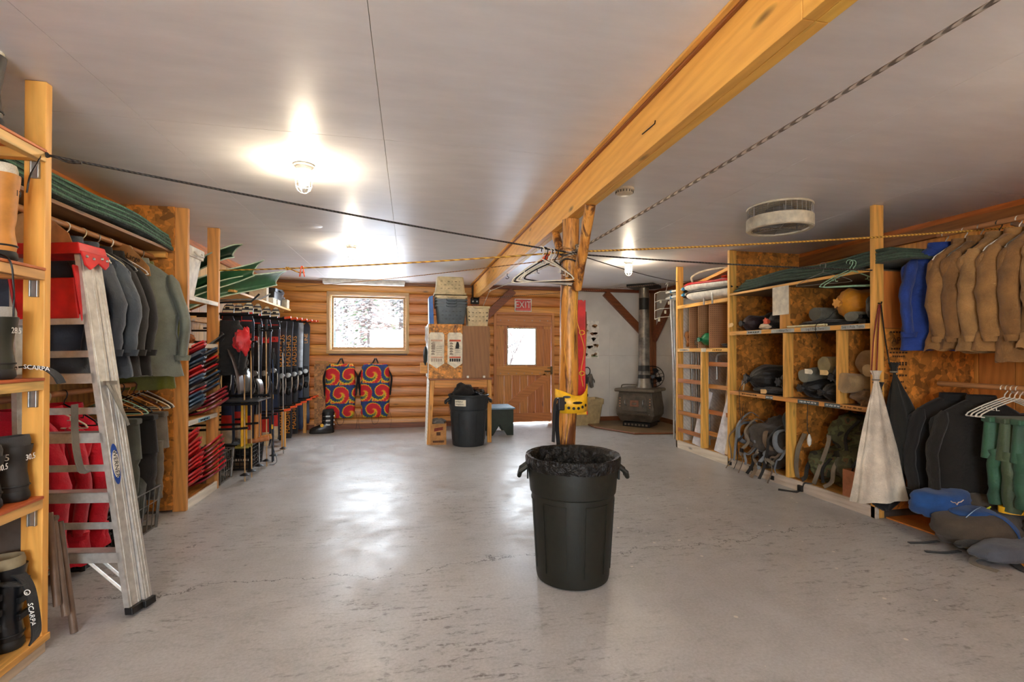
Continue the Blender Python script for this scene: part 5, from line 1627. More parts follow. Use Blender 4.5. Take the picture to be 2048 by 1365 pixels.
tag(m.build('blue_crate', plain('blue_plastic', (46, 110, 190), .4), bevel=.006), 'blue plastic crate standing on edge left of the baskets', 'crate')
m = MB(); lump(m, (.235, 6.98, 1.52), (.025, .06, .11), 7.7, rough=.6); tag(m.build('white_rag', fabric('white_rag', (220, 214, 212)), smooth=60), 'white rag hanging on the left side of the cabinet', 'rag')
m = MB(); lump(m, (.215, 6.98, 1.22), (.03, .07, .14), 2.7, rough=.25); tag(m.build('felt_hat', fabric('dark_green_cap', (44, 50, 46)), smooth=60), 'dark green felt hat hanging on the left side of the cabinet', 'hat')
small_box('wall_box', 'small wooden box hanging on the left side of the cabinet', (.145, .242, 6.95, 7.1, .98, 1.13), BENX)
# bin, carton
def brute(name, label, loc, r, h, mat, rz=0., liner=None, panels=True):
    t = thing(name, label, 'bin', (0, 0, 0))
    m = MB()
    m.lathe([(r * .74, 0), (r * .78, .006), (r * .80, .03), (r * .90, h * .66), (r * .905, h * .70), (r * .935, h * .71), (r * .945, h * .735), (r * .985, h * .93), (r * .985, h * .965), (r * .95, h * .965), (r * .78, .03)], 48)
    m.build('body', mat, t, smooth=30)
    m = MB(); m.lathe([(r * .985, h * .955), (r * 1.02, h * .965), (r * 1.025, h * .99), (r * 1.0, h), (r * .965, h), (r * .955, h * .97)], 48, closed=True); m.build('rim', mat, t, smooth=40)
    if panels:
        for k in range(6):
            a0 = 2 * PI * k / 6
            for (u0, u1, v0, v1) in ((-.30, .30, .648, .656), (-.30, -.288, .10, .65), (.288, .30, .10, .65)):
                m = MB()
                def P(a, f, o):
                    rr_ = r * (.80 + .10 * (f - .04) / .62) + o
                    return (rr_ * math.cos(a0 + a), rr_ * math.sin(a0 + a), f * h)
                n_ = 8 if u1 - u0 > .1 else 1
                rows = []
                for i in range(n_ + 1):
                    a = u0 + (u1 - u0) * i / n_
                    rows.append([P(a, v0, -.002), P(a, v0, .004), P(a, v1, .004), P(a, v1, -.002)])
                m.loft(rows); m.build('moulded_rib', mat, t, smooth=30)
    for s in (-1, 1):
        m = MB()
        m.prism([(-.055, 0), (.055, 0), (.045, -.02), (.04, -.085), (-.04, -.085), (-.045, -.02)], (s * r * .97, 0, h * .93), (0, 1, 0), (0, 0, 1), (s * .010, 0, 0))
        m.tube([(s * (r * .985), -.048, h * .915), (s * (r * 1.10 + .012), -.05, h * .87), (s * (r * 1.13 + .012), -.03, h * .83), (s * (r * 1.13 + .012), .03, h * .83), (s * (r * 1.10 + .012), .05, h * .87), (s * (r * .985), .048, h * .915)], .013, 8)
        m.build('handle', mat, t, smooth=40)
    if liner:
        m = MB()
        n = 110
        def wr(k, zz, am):
            c_, s_ = math.cos(2 * PI * k / n), math.sin(2 * PI * k / n)
            return am * (abs(nz(c_ * 6, s_ * 6, zz * 9)) * 1.3 + abs(nz(c_ * 15, s_ * 15, zz * 22)) * .9) - (.004 if zz > h * .9 and am < .012 else 0)
        rg = []
        for rr_, zz, am in ((r * 1.012, h * .905, .010), (r * 1.03, h * .94, .008), (r * 1.035, h * .985, .005), (r * 1.02, h * 1.008, .004), (r * .95, h * 1.0, .010), (r * .93, h * .95, .022), (r * .91, h * .88, .034), (r * .89, h * .8, .04), (r * .86, h * .7, .04), (r * .84, h * .6, .04), (r * .80, h * .5, .04), (r * .6, h * .40, .04), (r * .3, h * .36, .04)):
            rg.append([((rr_ - wr(k, zz, am)) * math.cos(2 * PI * k / n), (rr_ - wr(k, zz, am)) * math.sin(2 * PI * k / n), zz + am * .6 * nz(math.cos(2 * PI * k / n) * 7, math.sin(2 * PI * k / n) * 7, 3 + zz * 7)) for k in range(n)])
        m.loft(rg, cap=False); 
        m.add(rg[-1], [tuple(range(n))])
        m.build('liner', liner, t, smooth=70)
    t.location = loc; t.rotation_euler = (0, 0, rz)
    return t
DGREY = plain('dark_grey_plastic_bin', (36, 42, 46), .5, bump=.03)
brute('trash_can', 'dark grey rubbish bin with a paper label under the workbench', (.80, 6.775, 0), .275, .70, DGREY, rz=R(8), panels=True)
m = MB()
for i in range(7):
    pass
lb = thing('bin_label', 'white handwritten label stuck on the dark grey bin', 'label', (.66, 6.54, .58))
m = MB(); m.grid(lambda u, v: (.80 + .2725 * math.cos(R(222 + 34 * u)), 6.775 + .2725 * math.sin(R(222 + 34 * u)), .555 + .085 * v), 8, 1); m.build('paper', PAPER, lb, solid=.001)
m = MB()
for q, (zz, l) in enumerate(((.615, .8), (.580, .9))):
    pts = [(.80 + .2745 * math.cos(R(225 + 28 * l * u / 24)), 6.775 + .2745 * math.sin(R(225 + 28 * l * u / 24)), zz + .010 * math.sin(u * 2.3 + q) * (1 if u % 4 else .2)) for u in range(25)]
    m.tube(pts, .0018, 4)
m.build('handwriting', INK, lb)
m = MB(); lump(m, (.74, 6.80, .72), (.14, .14, .12), 1.3, rough=.35); tag(m.build('rubbish_bag', BLKF, smooth=60), 'bulging black cloth heaped in the left of the grey bin', 'bag')
m = MB(); lump(m, (.93, 6.74, .70), (.10, .09, .07), 4.4, rough=.5); tag(m.build('rubbish_bag', plain('black_polythene', (22, 22, 24), .25), smooth=50), 'crumpled black plastic at the right of the grey bin', 'bag')
cb = small_box('cardboard_carton', 'printed cardboard carton on the floor under the left of the workbench', (.285, .50, 6.82, 7.15, 0, .29), CARD)
m = MB(); m.prism([(-.06, -.02), (.06, .0), (.062, .04), (-.058, .022)], (.392, 6.8178, .205), (1, 0, 0), (0, 0, 1), (0, .001, 0)); m.build('print_block', plain('print_maroon', (126, 44, 36), .8, bump=0), cb)
m = scribble(MB(), (.392, 6.8165, .216), (1, 0, .16), (0, 0, 1), .10, .022, 8, .0015); scribble(m, (.38, 6.8185, .272), (1, 0, 0), (0, 0, 1), .15, .010, 9); m.build('print_marks', CARD, cb)['kind'] = 'stuff'
m = MB(); m.box(.365, .42, 6.8178, 6.819, .13, .175); m.box(.315, .47, 6.8178, 6.819, .032, .058); m.build('print_block', plain('print_brown', (84, 54, 36), .8, bump=0), cb)
m = scribble(MB(), (.392, 6.8165, .045), (1, 0, 0), (0, 0, 1), .14, .014, 5); m.build('print_marks', CARD, cb)['kind'] = 'stuff'
m = MB(); lump(m, (.40, 6.98, .29), (.10, .13, .05), 5.9, rough=.5); tag(m.build('crumpled_paper', plain('grey_paper', (130, 124, 116), .8), smooth=50), 'crumpled grey wrapping in the cardboard carton', 'paper')
# green step stool
st_ = thing('step_stool', 'dark green wooden step stool between the workbench and the door', 'stool', (1.36, 7.65, 0))
GRN = plain('dark_green_paint', (36, 52, 44), .55, bump=.03); BLT = plain('pale_blue_paint', (120, 150, 170), .5)
for y0 in (7.40, 7.88):
    m = MB(); m.prism([(-.21, 0), (-.11, 0), (0, .17), (.11, 0), (.21, 0), (.21, .40), (-.21, .40)], (1.36, y0, 0), (1, 0, 0), (0, 0, 1), (0, .02, 0)); m.build('end_panel', GRN, st_, bevel=.002)
for s in (-1, 1):
    box('apron', GRN, (1.36 + s * .21 - (.02 if s > 0 else 0), 1.36 + s * .21 + (0 if s > 0 else .02), 7.42, 7.88, .26, .40), st_, .002)
box('top_board', BLT, (1.13, 1.59, 7.37, 7.93, .40, .425), st_, .004)
# exit sign
ex = thing('exit_sign', 'red EXIT sign on the log wall above the door', 'sign', (1.97, YB - .045, 2.0))
box('plate', WHITEP, (1.814, 2.126, YB - .048, YB - .04, 1.995, 2.225), ex, .002)
box('red_field', plain('exit_red', (196, 40, 38), .45, bump=0), (1.832, 2.108, YB - .0505, YB - .0482, 2.012, 2.208), ex, 0)
m = text_mb(MB(), 'EXIT', (1.97, YB - .0525, 2.112), (1, 0, 0), (0, 0, 1), .175, sx=.82); m.build('lettering', WHITEP, ex, solid=.001)
m = MB()
for k in range(11):
    m.box(1.845 + .023 * k, 1.861 + .023 * k, YB - .0515, YB - .0506, 2.022, 2.036)
m.build('small_print', plain('exit_pink', (226, 130, 120), .5, bump=0), ex)
# ================================================================ stove corner
hb = thing('hearth_board', 'low brown octagonal hearth board under the wood stove', 'hearth', (3.8, 7.8, 0))
HP = [(3.06, 8.40), (3.05, 7.78), (3.42, 7.06), (4.02, 6.98), (4.44, 7.36), (4.46, 8.42)]
m = MB(); m.prism(HP, (0, 0, .001), (1, 0, 0), (0, 1, 0), (0, 0, .03)); m.build('slab', plain('brown_hearth', (122, 98, 66), .6, scale=5), hb, bevel=.004)
m = MB(); m.tube([(a, b, .020) for a, b in HP] + [(HP[0][0], HP[0][1], .020)], .010, 6); m.build('edge_trim', DTRIM, hb)
IRON = plain('cast_iron', (84, 76, 64), .5, .25, scale=9, var=.25); IRONL = plain('worn_iron', (106, 96, 82), .45, .4)
sv = thing('wood_stove', 'grey-brown cast iron wood stove with a long flue pipe in the corner', 'stove', (0, 0, 0))
def rect(w, d, z, yo=0): return [(-w / 2, -d / 2 + yo, z), (w / 2, -d / 2 + yo, z), (w / 2, d / 2 + yo, z), (-w / 2, d / 2 + yo, z)]
m = MB(); m.loft([rect(.46, .44, .0), rect(.46, .44, .07), rect(.40, .40, .09)]); m.build('pedestal', BLACKM, sv, bevel=.004)
m = MB()
for k in range(7):
    m.box(-.20 + .06 * k, -.165 + .06 * k, -.226, -.219, .02, .05)
m.build('base_slots', IRONL, sv)
m = MB(); m.loft([rect(.52, .46, .09), rect(.64, .56, .20), rect(.64, .58, .30), rect(.56, .54, .585)]); m.build('firebox', IRON, sv, bevel=.008)
m = MB(); m.loft([rect(.66, .64, .586), rect(.68, .66, .60), rect(.68, .66, .625), rect(.65, .63, .64)]); m.build('top_plate', IRONL, sv, bevel=.006)
m = MB(); m.loft([[(-.21, -.291, .27), (.21, -.291, .27), (.195, -.276, .535), (-.195, -.276, .535)], [(-.21, -.305, .27), (.21, -.305, .27), (.195, -.29, .535), (-.195, -.29, .535)]]); d_ = m.build('door', IRON, sv, bevel=.005)
m = MB(); m.loft([[(-.075, -.303, .345), (.075, -.303, .345), (.072, -.297, .45), (-.072, -.297, .45)], [(-.075, -.310, .345), (.075, -.310, .345), (.072, -.304, .45), (-.072, -.304, .45)]]); m.build('emblem_plate', plain('copper_plate', (134, 96, 76), .45, .7), d_, bevel=.003)
m = MB(); lump(m, (0, -.312, .395), (.045, .006, .02), 4.1, rough=.4, n=12, k=8); m.build('emblem', IRONL, d_, smooth=50)
for s in (-1, 1):
    m = MB(); m.tube(smooth_path([(s * .145, -.30, .46), (s * .15, -.335, .44), (s * .15, -.335, .39), (s * .14, -.30, .36)], 4), .007, 6); m.build('latch', STEEL, d_, smooth=60)
    for q in range(4):
        m = MB(); m.lathe([(.001, -.02), (.012, -.014), (.010, 0)], 10, (s * .255, -.285 + .004 * q, .34 + .045 * q), 'y'); m.build('draft_knob', plain('copper_knob', (170, 124, 92), .3, .8), sv, smooth=50)
m = MB(); m.loft([[(-.25, -.35, .215), (.25, -.35, .215), (.25, -.28, .215), (-.25, -.28, .215)], [(-.26, -.37, .24), (.26, -.37, .24), (.25, -.28, .24), (-.25, -.28, .24)]]); m.build('ash_lip', IRONL, sv, bevel=.004)
m = MB(); m.tube(smooth_path([(-.30, -.10, .645), (-.29, -.06, .685), (-.15, 0, .69), (.1, .05, .68), (.16, .08, .645)], 5), .010, 6); m.build('poker', IRONL, sv, smooth=60)
FLUE = plain('sooty_flue', (120, 114, 104), .42, .5, scale=6, var=.4); FLUED = plain('dark_flue', (48, 47, 44), .5, .5)
PX, PY = .03, .10
m = MB(); m.lathe([(.135, .64), (.12, .70), (.100, .80)], 20, (PX, PY, 0)); m.build('flue_boot', FLUE, sv, smooth=50)
for k, (z0, z1, r0, r1, mt) in enumerate(((.80, .86, .102, .098, FLUED), (.86, .93, .102, .098, FLUE), (.93, 1.02, .098, .094, FLUED), (1.02, 1.50, .094, .090, FLUE), (1.50, 1.98, .090, .086, FLUE), (1.98, 2.18, .084, .084, FLUED), (2.18, 2.37, .082, .082, plain('bright_flue', (150, 142, 126), .35, .85)))):
    m = MB(); m.lathe([(r0, z0), (r0 + .003, z0 + .006), (r0, z0 + .014), (r1, z1)], 20, (PX, PY, 0)); m.build('flue_section', mt, sv, smooth=40)
m = MB(); m.box(PX - .23, PX + .23, PY - .23, PY + .23, 2.355, ZC - .002 - .031); m.build('ceiling_box', FLUED, sv, bevel=.004)
sv.location = (3.86, 7.76, .0315); sv.rotation_euler = (0, 0, R(-45))
fn = thing('desk_fan', 'black round desk fan on the floor behind the stove', 'fan', (4.30, 8.16, 0))
m = MB(); m.lathe([(.13, 0), (.13, .02), (.03, .04)], 20, (4.30, 8.16, .032)); m.build('base', BLACK, fn, smooth=40)
m = MB(); m.cyl((4.30, 8.16, .06), (4.30, 8.16, .80), .014); m.build('stem', BLACK, fn, smooth=60)
m = MB()
C_ = Vector((4.29, 8.13, .84)); nrm = Vector((-.5, -.85, 0)).normalized(); sx_ = Vector((nrm.y, -nrm.x, 0)); 
def fc(r, a, o): return C_ + nrm * o + sx_ * (r * math.cos(a)) + Vector((0, 0, r * math.sin(a)))
for r, o in ((.19, 0), (.19, .05), (.19, -.05), (.06, .07), (.12, .065)):
    m.tube([fc(r, 2 * PI * k / 24, o) for k in range(25)], .005, 5)
for k in range(16):
    a = 2 * PI * k / 16
    m.tube([fc(.05, a, .07), fc(.15, a, .06), fc(.19, a, .05), fc(.19, a, -.05), fc(.10, a, -.07)], .0025, 4)
m.build('guard', BLACKM, fn, smooth=60)
for k in range(4):
    a = 2 * PI * k / 4 + .4
    m = MB(); m.add([fc(.02, a, .0), fc(.15, a - .35, .02), fc(.165, a, .0), fc(.15, a + .35, -.02)], [(0, 1, 2, 3)]); m.build('fan_blade', BLACK, fn, solid=.003)
m = MB(); m.tube([fc(0, 0, -.08), fc(0, 0, .03)], [.045, .03], 14); m.build('motor', BLACK, fn, smooth=50)
tub('storage_tote', 'beige plastic storage tote on the floor under the gloves', (3.03, 8.27, 0), .60, .40, .46, plain('khaki_plastic', (170, 152, 112), .45, bump=.02), .78, lip=.012, handle=False, cat='tote')
ps = thing('animal_poster', 'white poster with rows of small animal pictures on the white wall', 'poster', (3.25, YB - .015, 1.16))
box('sheet', plain('poster_white', (226, 222, 212), .7, bump=0), (3.087, 3.41, YB - .0155, YB - .0135, 1.165, 1.855), ps, 0)
random.seed(11)
cols = [(88, 74, 62), (150, 112, 74), (70, 64, 58), (160, 130, 100), (120, 84, 60)]
for r_ in range(5):
    for c_ in range(2 if r_ != 3 else 3):
        x = 3.15 + (.17 if r_ != 3 else .10) * c_ + random.uniform(-.015, .015)
        z = 1.77 - .13 * r_ + random.uniform(-.015, .015)
        m = MB()
        yy = YB - .0164
        for q in range(3):
            w_, h_ = random.uniform(.018, .045), random.uniform(.014, .03)
            ox, oz = random.uniform(-.03, .03), random.uniform(-.02, .02)
            m.prism([(ox + w_ * math.cos(a) * (1 + .25 * math.sin(3 * a)), oz + h_ * math.sin(a)) for a in (2 * PI * k / 12 for k in range(12))], (x, yy, z), (1, 0, 0), (0, 0, 1), (0, .0007, 0))
        for q in range(4):
            m.box(x - .03 + .018 * q, x - .025 + .018 * q, yy, yy + .0007, z - .045, z)
        m.build('animal_print', plain('animal_%d' % ((r_ * 3 + c_) % 5), cols[(r_ * 3 + c_) % 5], .8, var=.4, scale=60, bump=0), ps)
m = MB()
for k in range(10):
    m.prism([(0, 0), (.02, 0), (.012, .02)], (3.26 + .012 * k, YB - .0166, 1.195), (1, 0, 0), (0, 0, 1), (0, .0007, 0))
m.build('grass_print', plain('print_green', (110, 140, 84), .8, bump=0), ps)
gl_ = thing('work_gloves', 'dark leather work gloves hanging from a ring on the white wall', 'gloves', (3.20, YB - .05, .60))
m = MB(); m.tube([(3.175 + .06 * math.cos(a), YB - .03, .93 + .075 * math.sin(a)) for a in (2 * PI * k / 18 for k in range(19))], .008, 6); m.build('ring', BLACKM, gl_, smooth=60)
GLV = fabric('dark_leather', (70, 64, 60), bump=.5); GLV2 = fabric('grey_leather', (104, 98, 90), bump=.5)
for k, (x, zt, sgn, mt) in enumerate(((3.15, .86, -1, GLV), (3.24, .87, 1, GLV2))):
    m = MB(); lump(m, (x, YB - .05, zt - .08), (.045, .022, .09), k + 2.2, rough=.2); m.build('palm', mt, gl_, smooth=60)
    for q in range(4):
        m = MB(); m.tube([(x - .03 + .02 * q, YB - .05, zt - .13), (x - .034 + .022 * q + sgn * .01, YB - .055, zt - .20 - .012 * (q in (1, 2))), (x - .03 + .02 * q + sgn * .015, YB - .058, zt - .235 - .014 * (q in (1, 2)))], [.012, .011, .008], 8); m.build('finger', mt, gl_, smooth=60)
    m = MB(); m.tube([(x + sgn * .035, YB - .05, zt - .07), (x + sgn * .065, YB - .06, zt - .11), (x + sgn * .07, YB - .06, zt - .15)], [.014, .012, .008], 8); m.build('thumb', mt, gl_, smooth=60)
# thermometer marks, drying rack, tall tubes
dyr = thing('drying_rack', 'white wire clothes drying rack hanging from a line by the stove', 'drying rack', (3.80, 6.86, 1.75))
WW = plain('white_wire', (226, 222, 210), .4)
m = MB(); m.tube(smooth_path([(3.84, 6.88, 2.20), (3.83, 6.82, 2.27), (3.82, 6.78, 2.315), (3.80, 6.77, 2.33), (3.78, 6.77, 2.30)], 4), .005, 6); m.build('hook', WW, dyr, smooth=60)
for k in range(4):
    z = 2.20 - .13 * k
    m = MB(); m.tube([(3.64, 6.84, z - .03), (3.70, 6.80, z), (4.02, 6.94, z + .03)], .005, 6); m.build('rail', WW, dyr, smooth=60)
for x, y in ((3.64, 6.84), (3.93, 6.90)):
    m = MB(); m.tube([(x, y, 2.17), (x, y, 1.78)], .005, 6); m.build('side_wire', WW, dyr, smooth=60)
for k, (x, z) in enumerate(((3.70, 1.80), (3.80, 1.92), (3.86, 2.06), (3.72, 2.08))):
    box('peg', CREAM, (x, x + .02, 6.82, 6.85, z - .05, z), dyr, .003)
for k in range(6):
    x = 3.86 + .03 * (k % 3)
    y = 6.58 + .05 * (k // 3)
    m = MB(); m.tube([(x - .02 * (k % 2), y, .0), (x - .10 + .02 * k, y + .02, 2.12 + .02 * (k % 3))], .013, 10)
    tag(m.build('aluminium_pole', plain('white_aluminium', (206, 206, 202), .3, .6), smooth=60), 'white aluminium pole, %s of six leaning behind the peg board unit' % ['first', 'second', 'third', 'fourth', 'fifth', 'last'][k], 'pole', 'white poles by the stove')
m = MB(); m.tube([(3.80, 6.46, 2.06), (3.86, 6.5, 1.90), (3.82, 6.5, 1.75), (3.86, 6.5, 1.60), (3.83, 6.5, 1.45)], .008, 6)
tag(m.build('black_strap', BWEB, smooth=60), 'black straps dangling by the white poles', 'strap')
# ================================================================ right-hand shelving
RX0, RX1 = 3.53, XRW - .012
def pegboard():
    t = NT('peg_board')
    v = t.coords((1, 1, 1), rnd=False)
    xyz = t.n('ShaderNodeSeparateXYZ'); t.l(v, xyz.inputs[0])
    def fr(a): return t.mth('SUBTRACT', t.mth('FRACT', t.mth('DIVIDE', a, .0254)), .5)
    fx_, fz = fr(xyz.outputs[0]), fr(xyz.outputs[2])
    r = t.mth('SQRT', t.mth('ADD', t.mth('MULTIPLY', fx_, fx_), t.mth('MULTIPLY', fz, fz)))
    hole = t.mth('LESS_THAN', r, .17)
    col = t.mix(hole, t.ramp(t.noise(v, 5, 3), [(.3, (170, 126, 88)), (.7, (188, 146, 106))]), (46, 30, 20))
    t.setp(col, .6)
    t.bump(t.mth('SUBTRACT', 1., hole), .4, .003)
    return t.mat
PEG = pegboard()
PLW = wood('plinth_white', (214, 202, 184), 'y', dark=(180, 160, 134), knots=.3)
# ---- peg board unit
pu = thing('peg_board_unit', 'pine shelf unit with peg board dividers and a slatted lower bay', 'shelf', (4.0, 5.5, 0))
for y in (6.012,):
    box('post', W_z, (RX0, RX0 + .089, y, y + .038, 0, ZC - .002), pu, .003)
box('post', W_z, (RX0, RX0 + .089, 5.44, 5.478, .10, 1.295), pu, .003)
for z in (1.907, 1.332):
    box('shelf_board', W_y, (RX0 + .02, RX1, 4.952, 6.010, z - .02, z), pu, .002)
    box('shelf_edge', W_y, (RX0, RX0 + .019, 4.952, 6.010, z - .042, z + .002), pu, .002)
box('floor_board', W_y, (RX0 + .03, RX1, 4.952, 6.05, .06, .085), pu, .002)
box('plinth', PLW, (RX0, RX0 + .028, 4.93, 6.05, 0, .10), pu, .003)
box('top_rail', W_y, (RX0 + .5, RX0 + .55, 4.952, 6.0, 2.17, 2.21), pu, .003)
m = MB(); m.bar((3.70, 5.96, 2.16), (3.78, 4.96, 2.34), .038, .04); m.build('brace', W_y, pu, bevel=.002)
for y, x1 in ((5.77, 4.3), (5.57, 4.3), (5.34, 4.4)):
    box('peg_divider', PEG, (RX0 + .03, x1, y, y + .006, 1.334, 1.882), pu, 0)
box('end_board', WEDGE, (RX0 + .09, RX1, 6.030, 6.048, .09, 1.9), pu, 0)
SLT = wood('slat_brown', (182, 120, 66), 'y', knots=.2)
for z in (1.10, .905, .69, .48, .245):
    box('slat', SLT, (RX0 + .005, RX0 + .024, 5.48, 6.010, z - .026, z + .026), pu, .002)
for z in (1.14, .865, .55, .285):
    box('slat', SLT, (RX0 + .090, RX0 + .108, 4.98, 5.44, z - .026, z + .026), pu, .002)
m = MB()
m.box(RX0 - .0016, RX0 - .0002, 5.72, 5.95, 1.298, 1.328); m.box(RX0 - .0016, RX0 - .0002, 5.36, 5.46, 1.288, 1.334)
m.build('tape_label', PAPER, pu)
m = scribble(MB(), (RX0 - .0022, 5.84, 1.313), (0, -1, 0), (0, 0, 1), .18, .014, 1); scribble(m, (RX0 - .0012, 5.15, 1.311), (0, -1, 0), (0, 0, 1), .16, .016, 2); m.build('handwriting', INK, pu)['kind'] = 'stuff'
# things in the lower slatted bay: tubes and leaning boards
for k in range(7):
    m = MB(); m.cyl((3.72 + .035 * (k % 3), 5.95 - .055 * k, .087), (3.70 + .035 * (k % 3), 5.95 - .055 * k, 1.27), .012, n=10)
    tag(m.build('aluminium_tube', STEEL, smooth=60), 'silver tube standing behind the slats, %s from the stove side' % ['first', 'second', 'third', 'fourth', 'fifth', 'sixth', 'seventh'][k], 'tube', 'silver tubes behind the slats')
def lean_board(label, p, q, w, th, mat, name='leaning_board'):
    m = MB(); m.bar(p, q, w, th, up=(-.96, -.28, 0)); return tag(m.build(name, mat, bevel=.003), label, 'board')
PALE = wood('pale_board', (226, 206, 170), 'z', knots=0); 
lean_board('white board leaning nearest the tall post in the slatted bay', (RX0 + .05, 5.17, .10), (RX0 + .16, 4.99, .98), .15, .016, plain('white_laminate', (228, 228, 232), .4))
lean_board('pale wooden board beside the white leaning board', (RX0 + .07, 5.03, .10), (RX0 + .20, 4.965, 1.02), .10, .016, PALE)
lean_board('wide pale board standing behind the slats of the right bay', (RX0 + .32, 5.30, .09), (RX0 + .34, 5.22, 1.24), .28, .018, PALE)
lean_board('narrow white board leaning left of the middle post of the slatted bay', (RX0 + .05, 5.64, .10), (RX0 + .12, 5.50, .80), .14, .016, plain('white_laminate', (228, 228, 232), .4))
lean_board('black pole bag standing in the slatted bay', (RX0 + .25, 5.14, .10), (RX0 + .26, 5.05, 1.14), .05, .03, BWEB, 'pole_bag')
m = MB(); m.tube(smooth_path([(3.72, 5.42, .95), (3.72, 5.42, 1.20), (3.72, 5.34, 1.265), (3.72, 5.10, 1.265), (3.72, 5.02, 1.20), (3.72, 5.02, .95)], 5), .016, 8); tag(m.build('pack_frame_hoop', STEEL, smooth=60), 'bent silver frame tube at the top of the slatted bay', 'tube')
# shelf with green bag etc
sack('stuff_sack', 'shiny green stuff sack between the peg board dividers', (3.53, 5.45, 1.45), (3.9, 5.46, 1.46), .085, plain('shiny_green_nylon', (20, 116, 72), .3, bump=.2), 2.0, sag=.9)
m = MB(); lump(m, (3.72, 5.92, 1.45), (.10, .06, .12), 3.1, rough=.7, n=30, k=20); tag(m.build('netting_bundle', fabric('brown_netting', (150, 100, 54), bump=1.), smooth=60), 'bundle of brown netting in the far peg board bay', 'netting')
m = MB(); lump(m, (3.66, 5.66, 1.40), (.07, .05, .07), 6.1, rough=.7, n=30, k=20); tag(m.build('net_bag', fabric('grey_netting', (96, 84, 66), bump=1.), smooth=60), 'small grey net bag beside the green stuff sack', 'bag')
m = MB(); lump(m, (3.75, 5.08, 1.365), (.18, .11, .03), 8.1, rough=.5); tag(m.build('folded_tarp', fabric('dark_tarp', (46, 44, 42)), smooth=60), 'flat folded dark tarp at the tall post end of the peg board bay', 'tarp')
# on top: pulk sleds and pack frames
def pulk(name, label, p, q, w, h, hullm, rimm, flip=False):
    p, q = Vector(p), Vector(q)
    d = (q - p); L = d.length; d.normalize(); s = d.cross(Vector((0, 0, 1))).normalized(); u = Vector((0, 0, 1))
    t = thing(name, label, 'sled', tuple((p + q) / 2 - Vector((0, 0, h))))
    rows = []; e1 = []; e2 = []
    for i in range(15):
        f = i / 14
        ww = w * (.12 + .88 * math.sin(min(1, f * 2.4) * PI / 2))
        hh = h * (.35 + .65 * math.sin(min(1, f * 3) * PI / 2))
        ring = []
        for k in range(11):
            a = PI * k / 10
            ring.append(p + d * (L * f) + s * (ww / 2 * math.cos(a)) - u * (hh * math.sin(a) ** .6))
        rows.append(ring); e1.append(ring[0]); e2.append(ring[-1])
    m = MB(); m.loft(rows, cap=False, closed=False); m.build('hull', hullm, t, smooth=60, solid=.008)
    m = MB(); m.tube(e1 + list(reversed(e2)), .014, 8); m.build('rim', rimm, t, smooth=60)
    m = MB(); m.loft([[a + (b - a) * k / 6 + Vector((0, 0, .012)) for k in range(7)] for a, b in zip(e1, e2)], cap=False, closed=False); m.build('deck', rimm, t, smooth=60, solid=.006)
    return t
pulk('pulk_sled', 'red and white gear sled on top of the peg board unit', (3.62, 5.95, 2.16), (3.80, 4.98, 2.12), .46, .10, WHITEP, REDP)
pulk('pulk_sled', 'white gear sled under the red one on the peg board unit', (3.56, 5.80, 2.035), (3.76, 4.97, 2.03), .44, .115, WHITEP, plain('black_sled_rim', (40, 40, 42), .4))
for k, (z, lb) in enumerate(((2.13, 'upper white tube carrying frame with blue clips sticking out towards the stove'), (2.05, 'lower white tube carrying frame with blue clips sticking out towards the stove'))):
    t = thing('carrying_frame', lb, 'carrying frame', (3.5, 6.1, z - .02), 'carrying frames on the peg board unit')
    m = MB(); m.tube(smooth_path([(3.62, 5.75, z), (3.58, 6.2, z), (3.60, 6.42, z), (3.72, 6.46, z), (3.84, 6.42, z), (3.84, 6.2, z), (3.86, 5.75, z)], 5), .016, 8); m.build('frame_tube', WHITEP, t, smooth=60)
    for y in (5.95, 6.25):
        m = MB(); m.cyl((3.585, y, z), (3.85, y, z), .012); m.build('cross_tube', STEEL, t, smooth=60)
        m = MB(); m.cyl((3.585, y - .02, z), (3.585, y + .02, z), .022); m.build('clip', plain('blue_clip', (60, 140, 190), .4), t, smooth=60)
    m = MB(); lump(m, (3.72, 6.05, z + .02), (.11, .3, .02), 3 + k, rough=.3); m.build('harness', BWEB, t, smooth=60)
for k, y in enumerate((5.35, 5.18)):
    m = MB(); m.tube(smooth_path([(3.66, y, 2.0), (3.52, y, 2.02), (3.495, y, 1.98), (3.495, y, 1.86)], 5), .011, 8)
    tag(m.build('silver_hook', STEEL, smooth=60), ('far' if k == 0 else 'near') + ' of two bent silver tubes hooked over the peg board unit shelf', 'hook')
m = MB(); m.tube(smooth_path([(3.75, 5.98, 2.2), (3.72, 5.96, 2.30), (3.78, 5.7, 2.35), (3.95, 5.3, 2.34)], 5), .014, 8); tag(m.build('bent_tube', CREAM, smooth=60), 'cream bent tube arching over the gear sleds', 'tube')
m = MB(); lump(m, (3.72, 5.15, 2.185), (.10, .12, .012), 3.7, rough=.5); tag(m.build('orange_strap', ORANGEP, smooth=60), 'coiled orange strap lying on the red gear sled', 'strap')

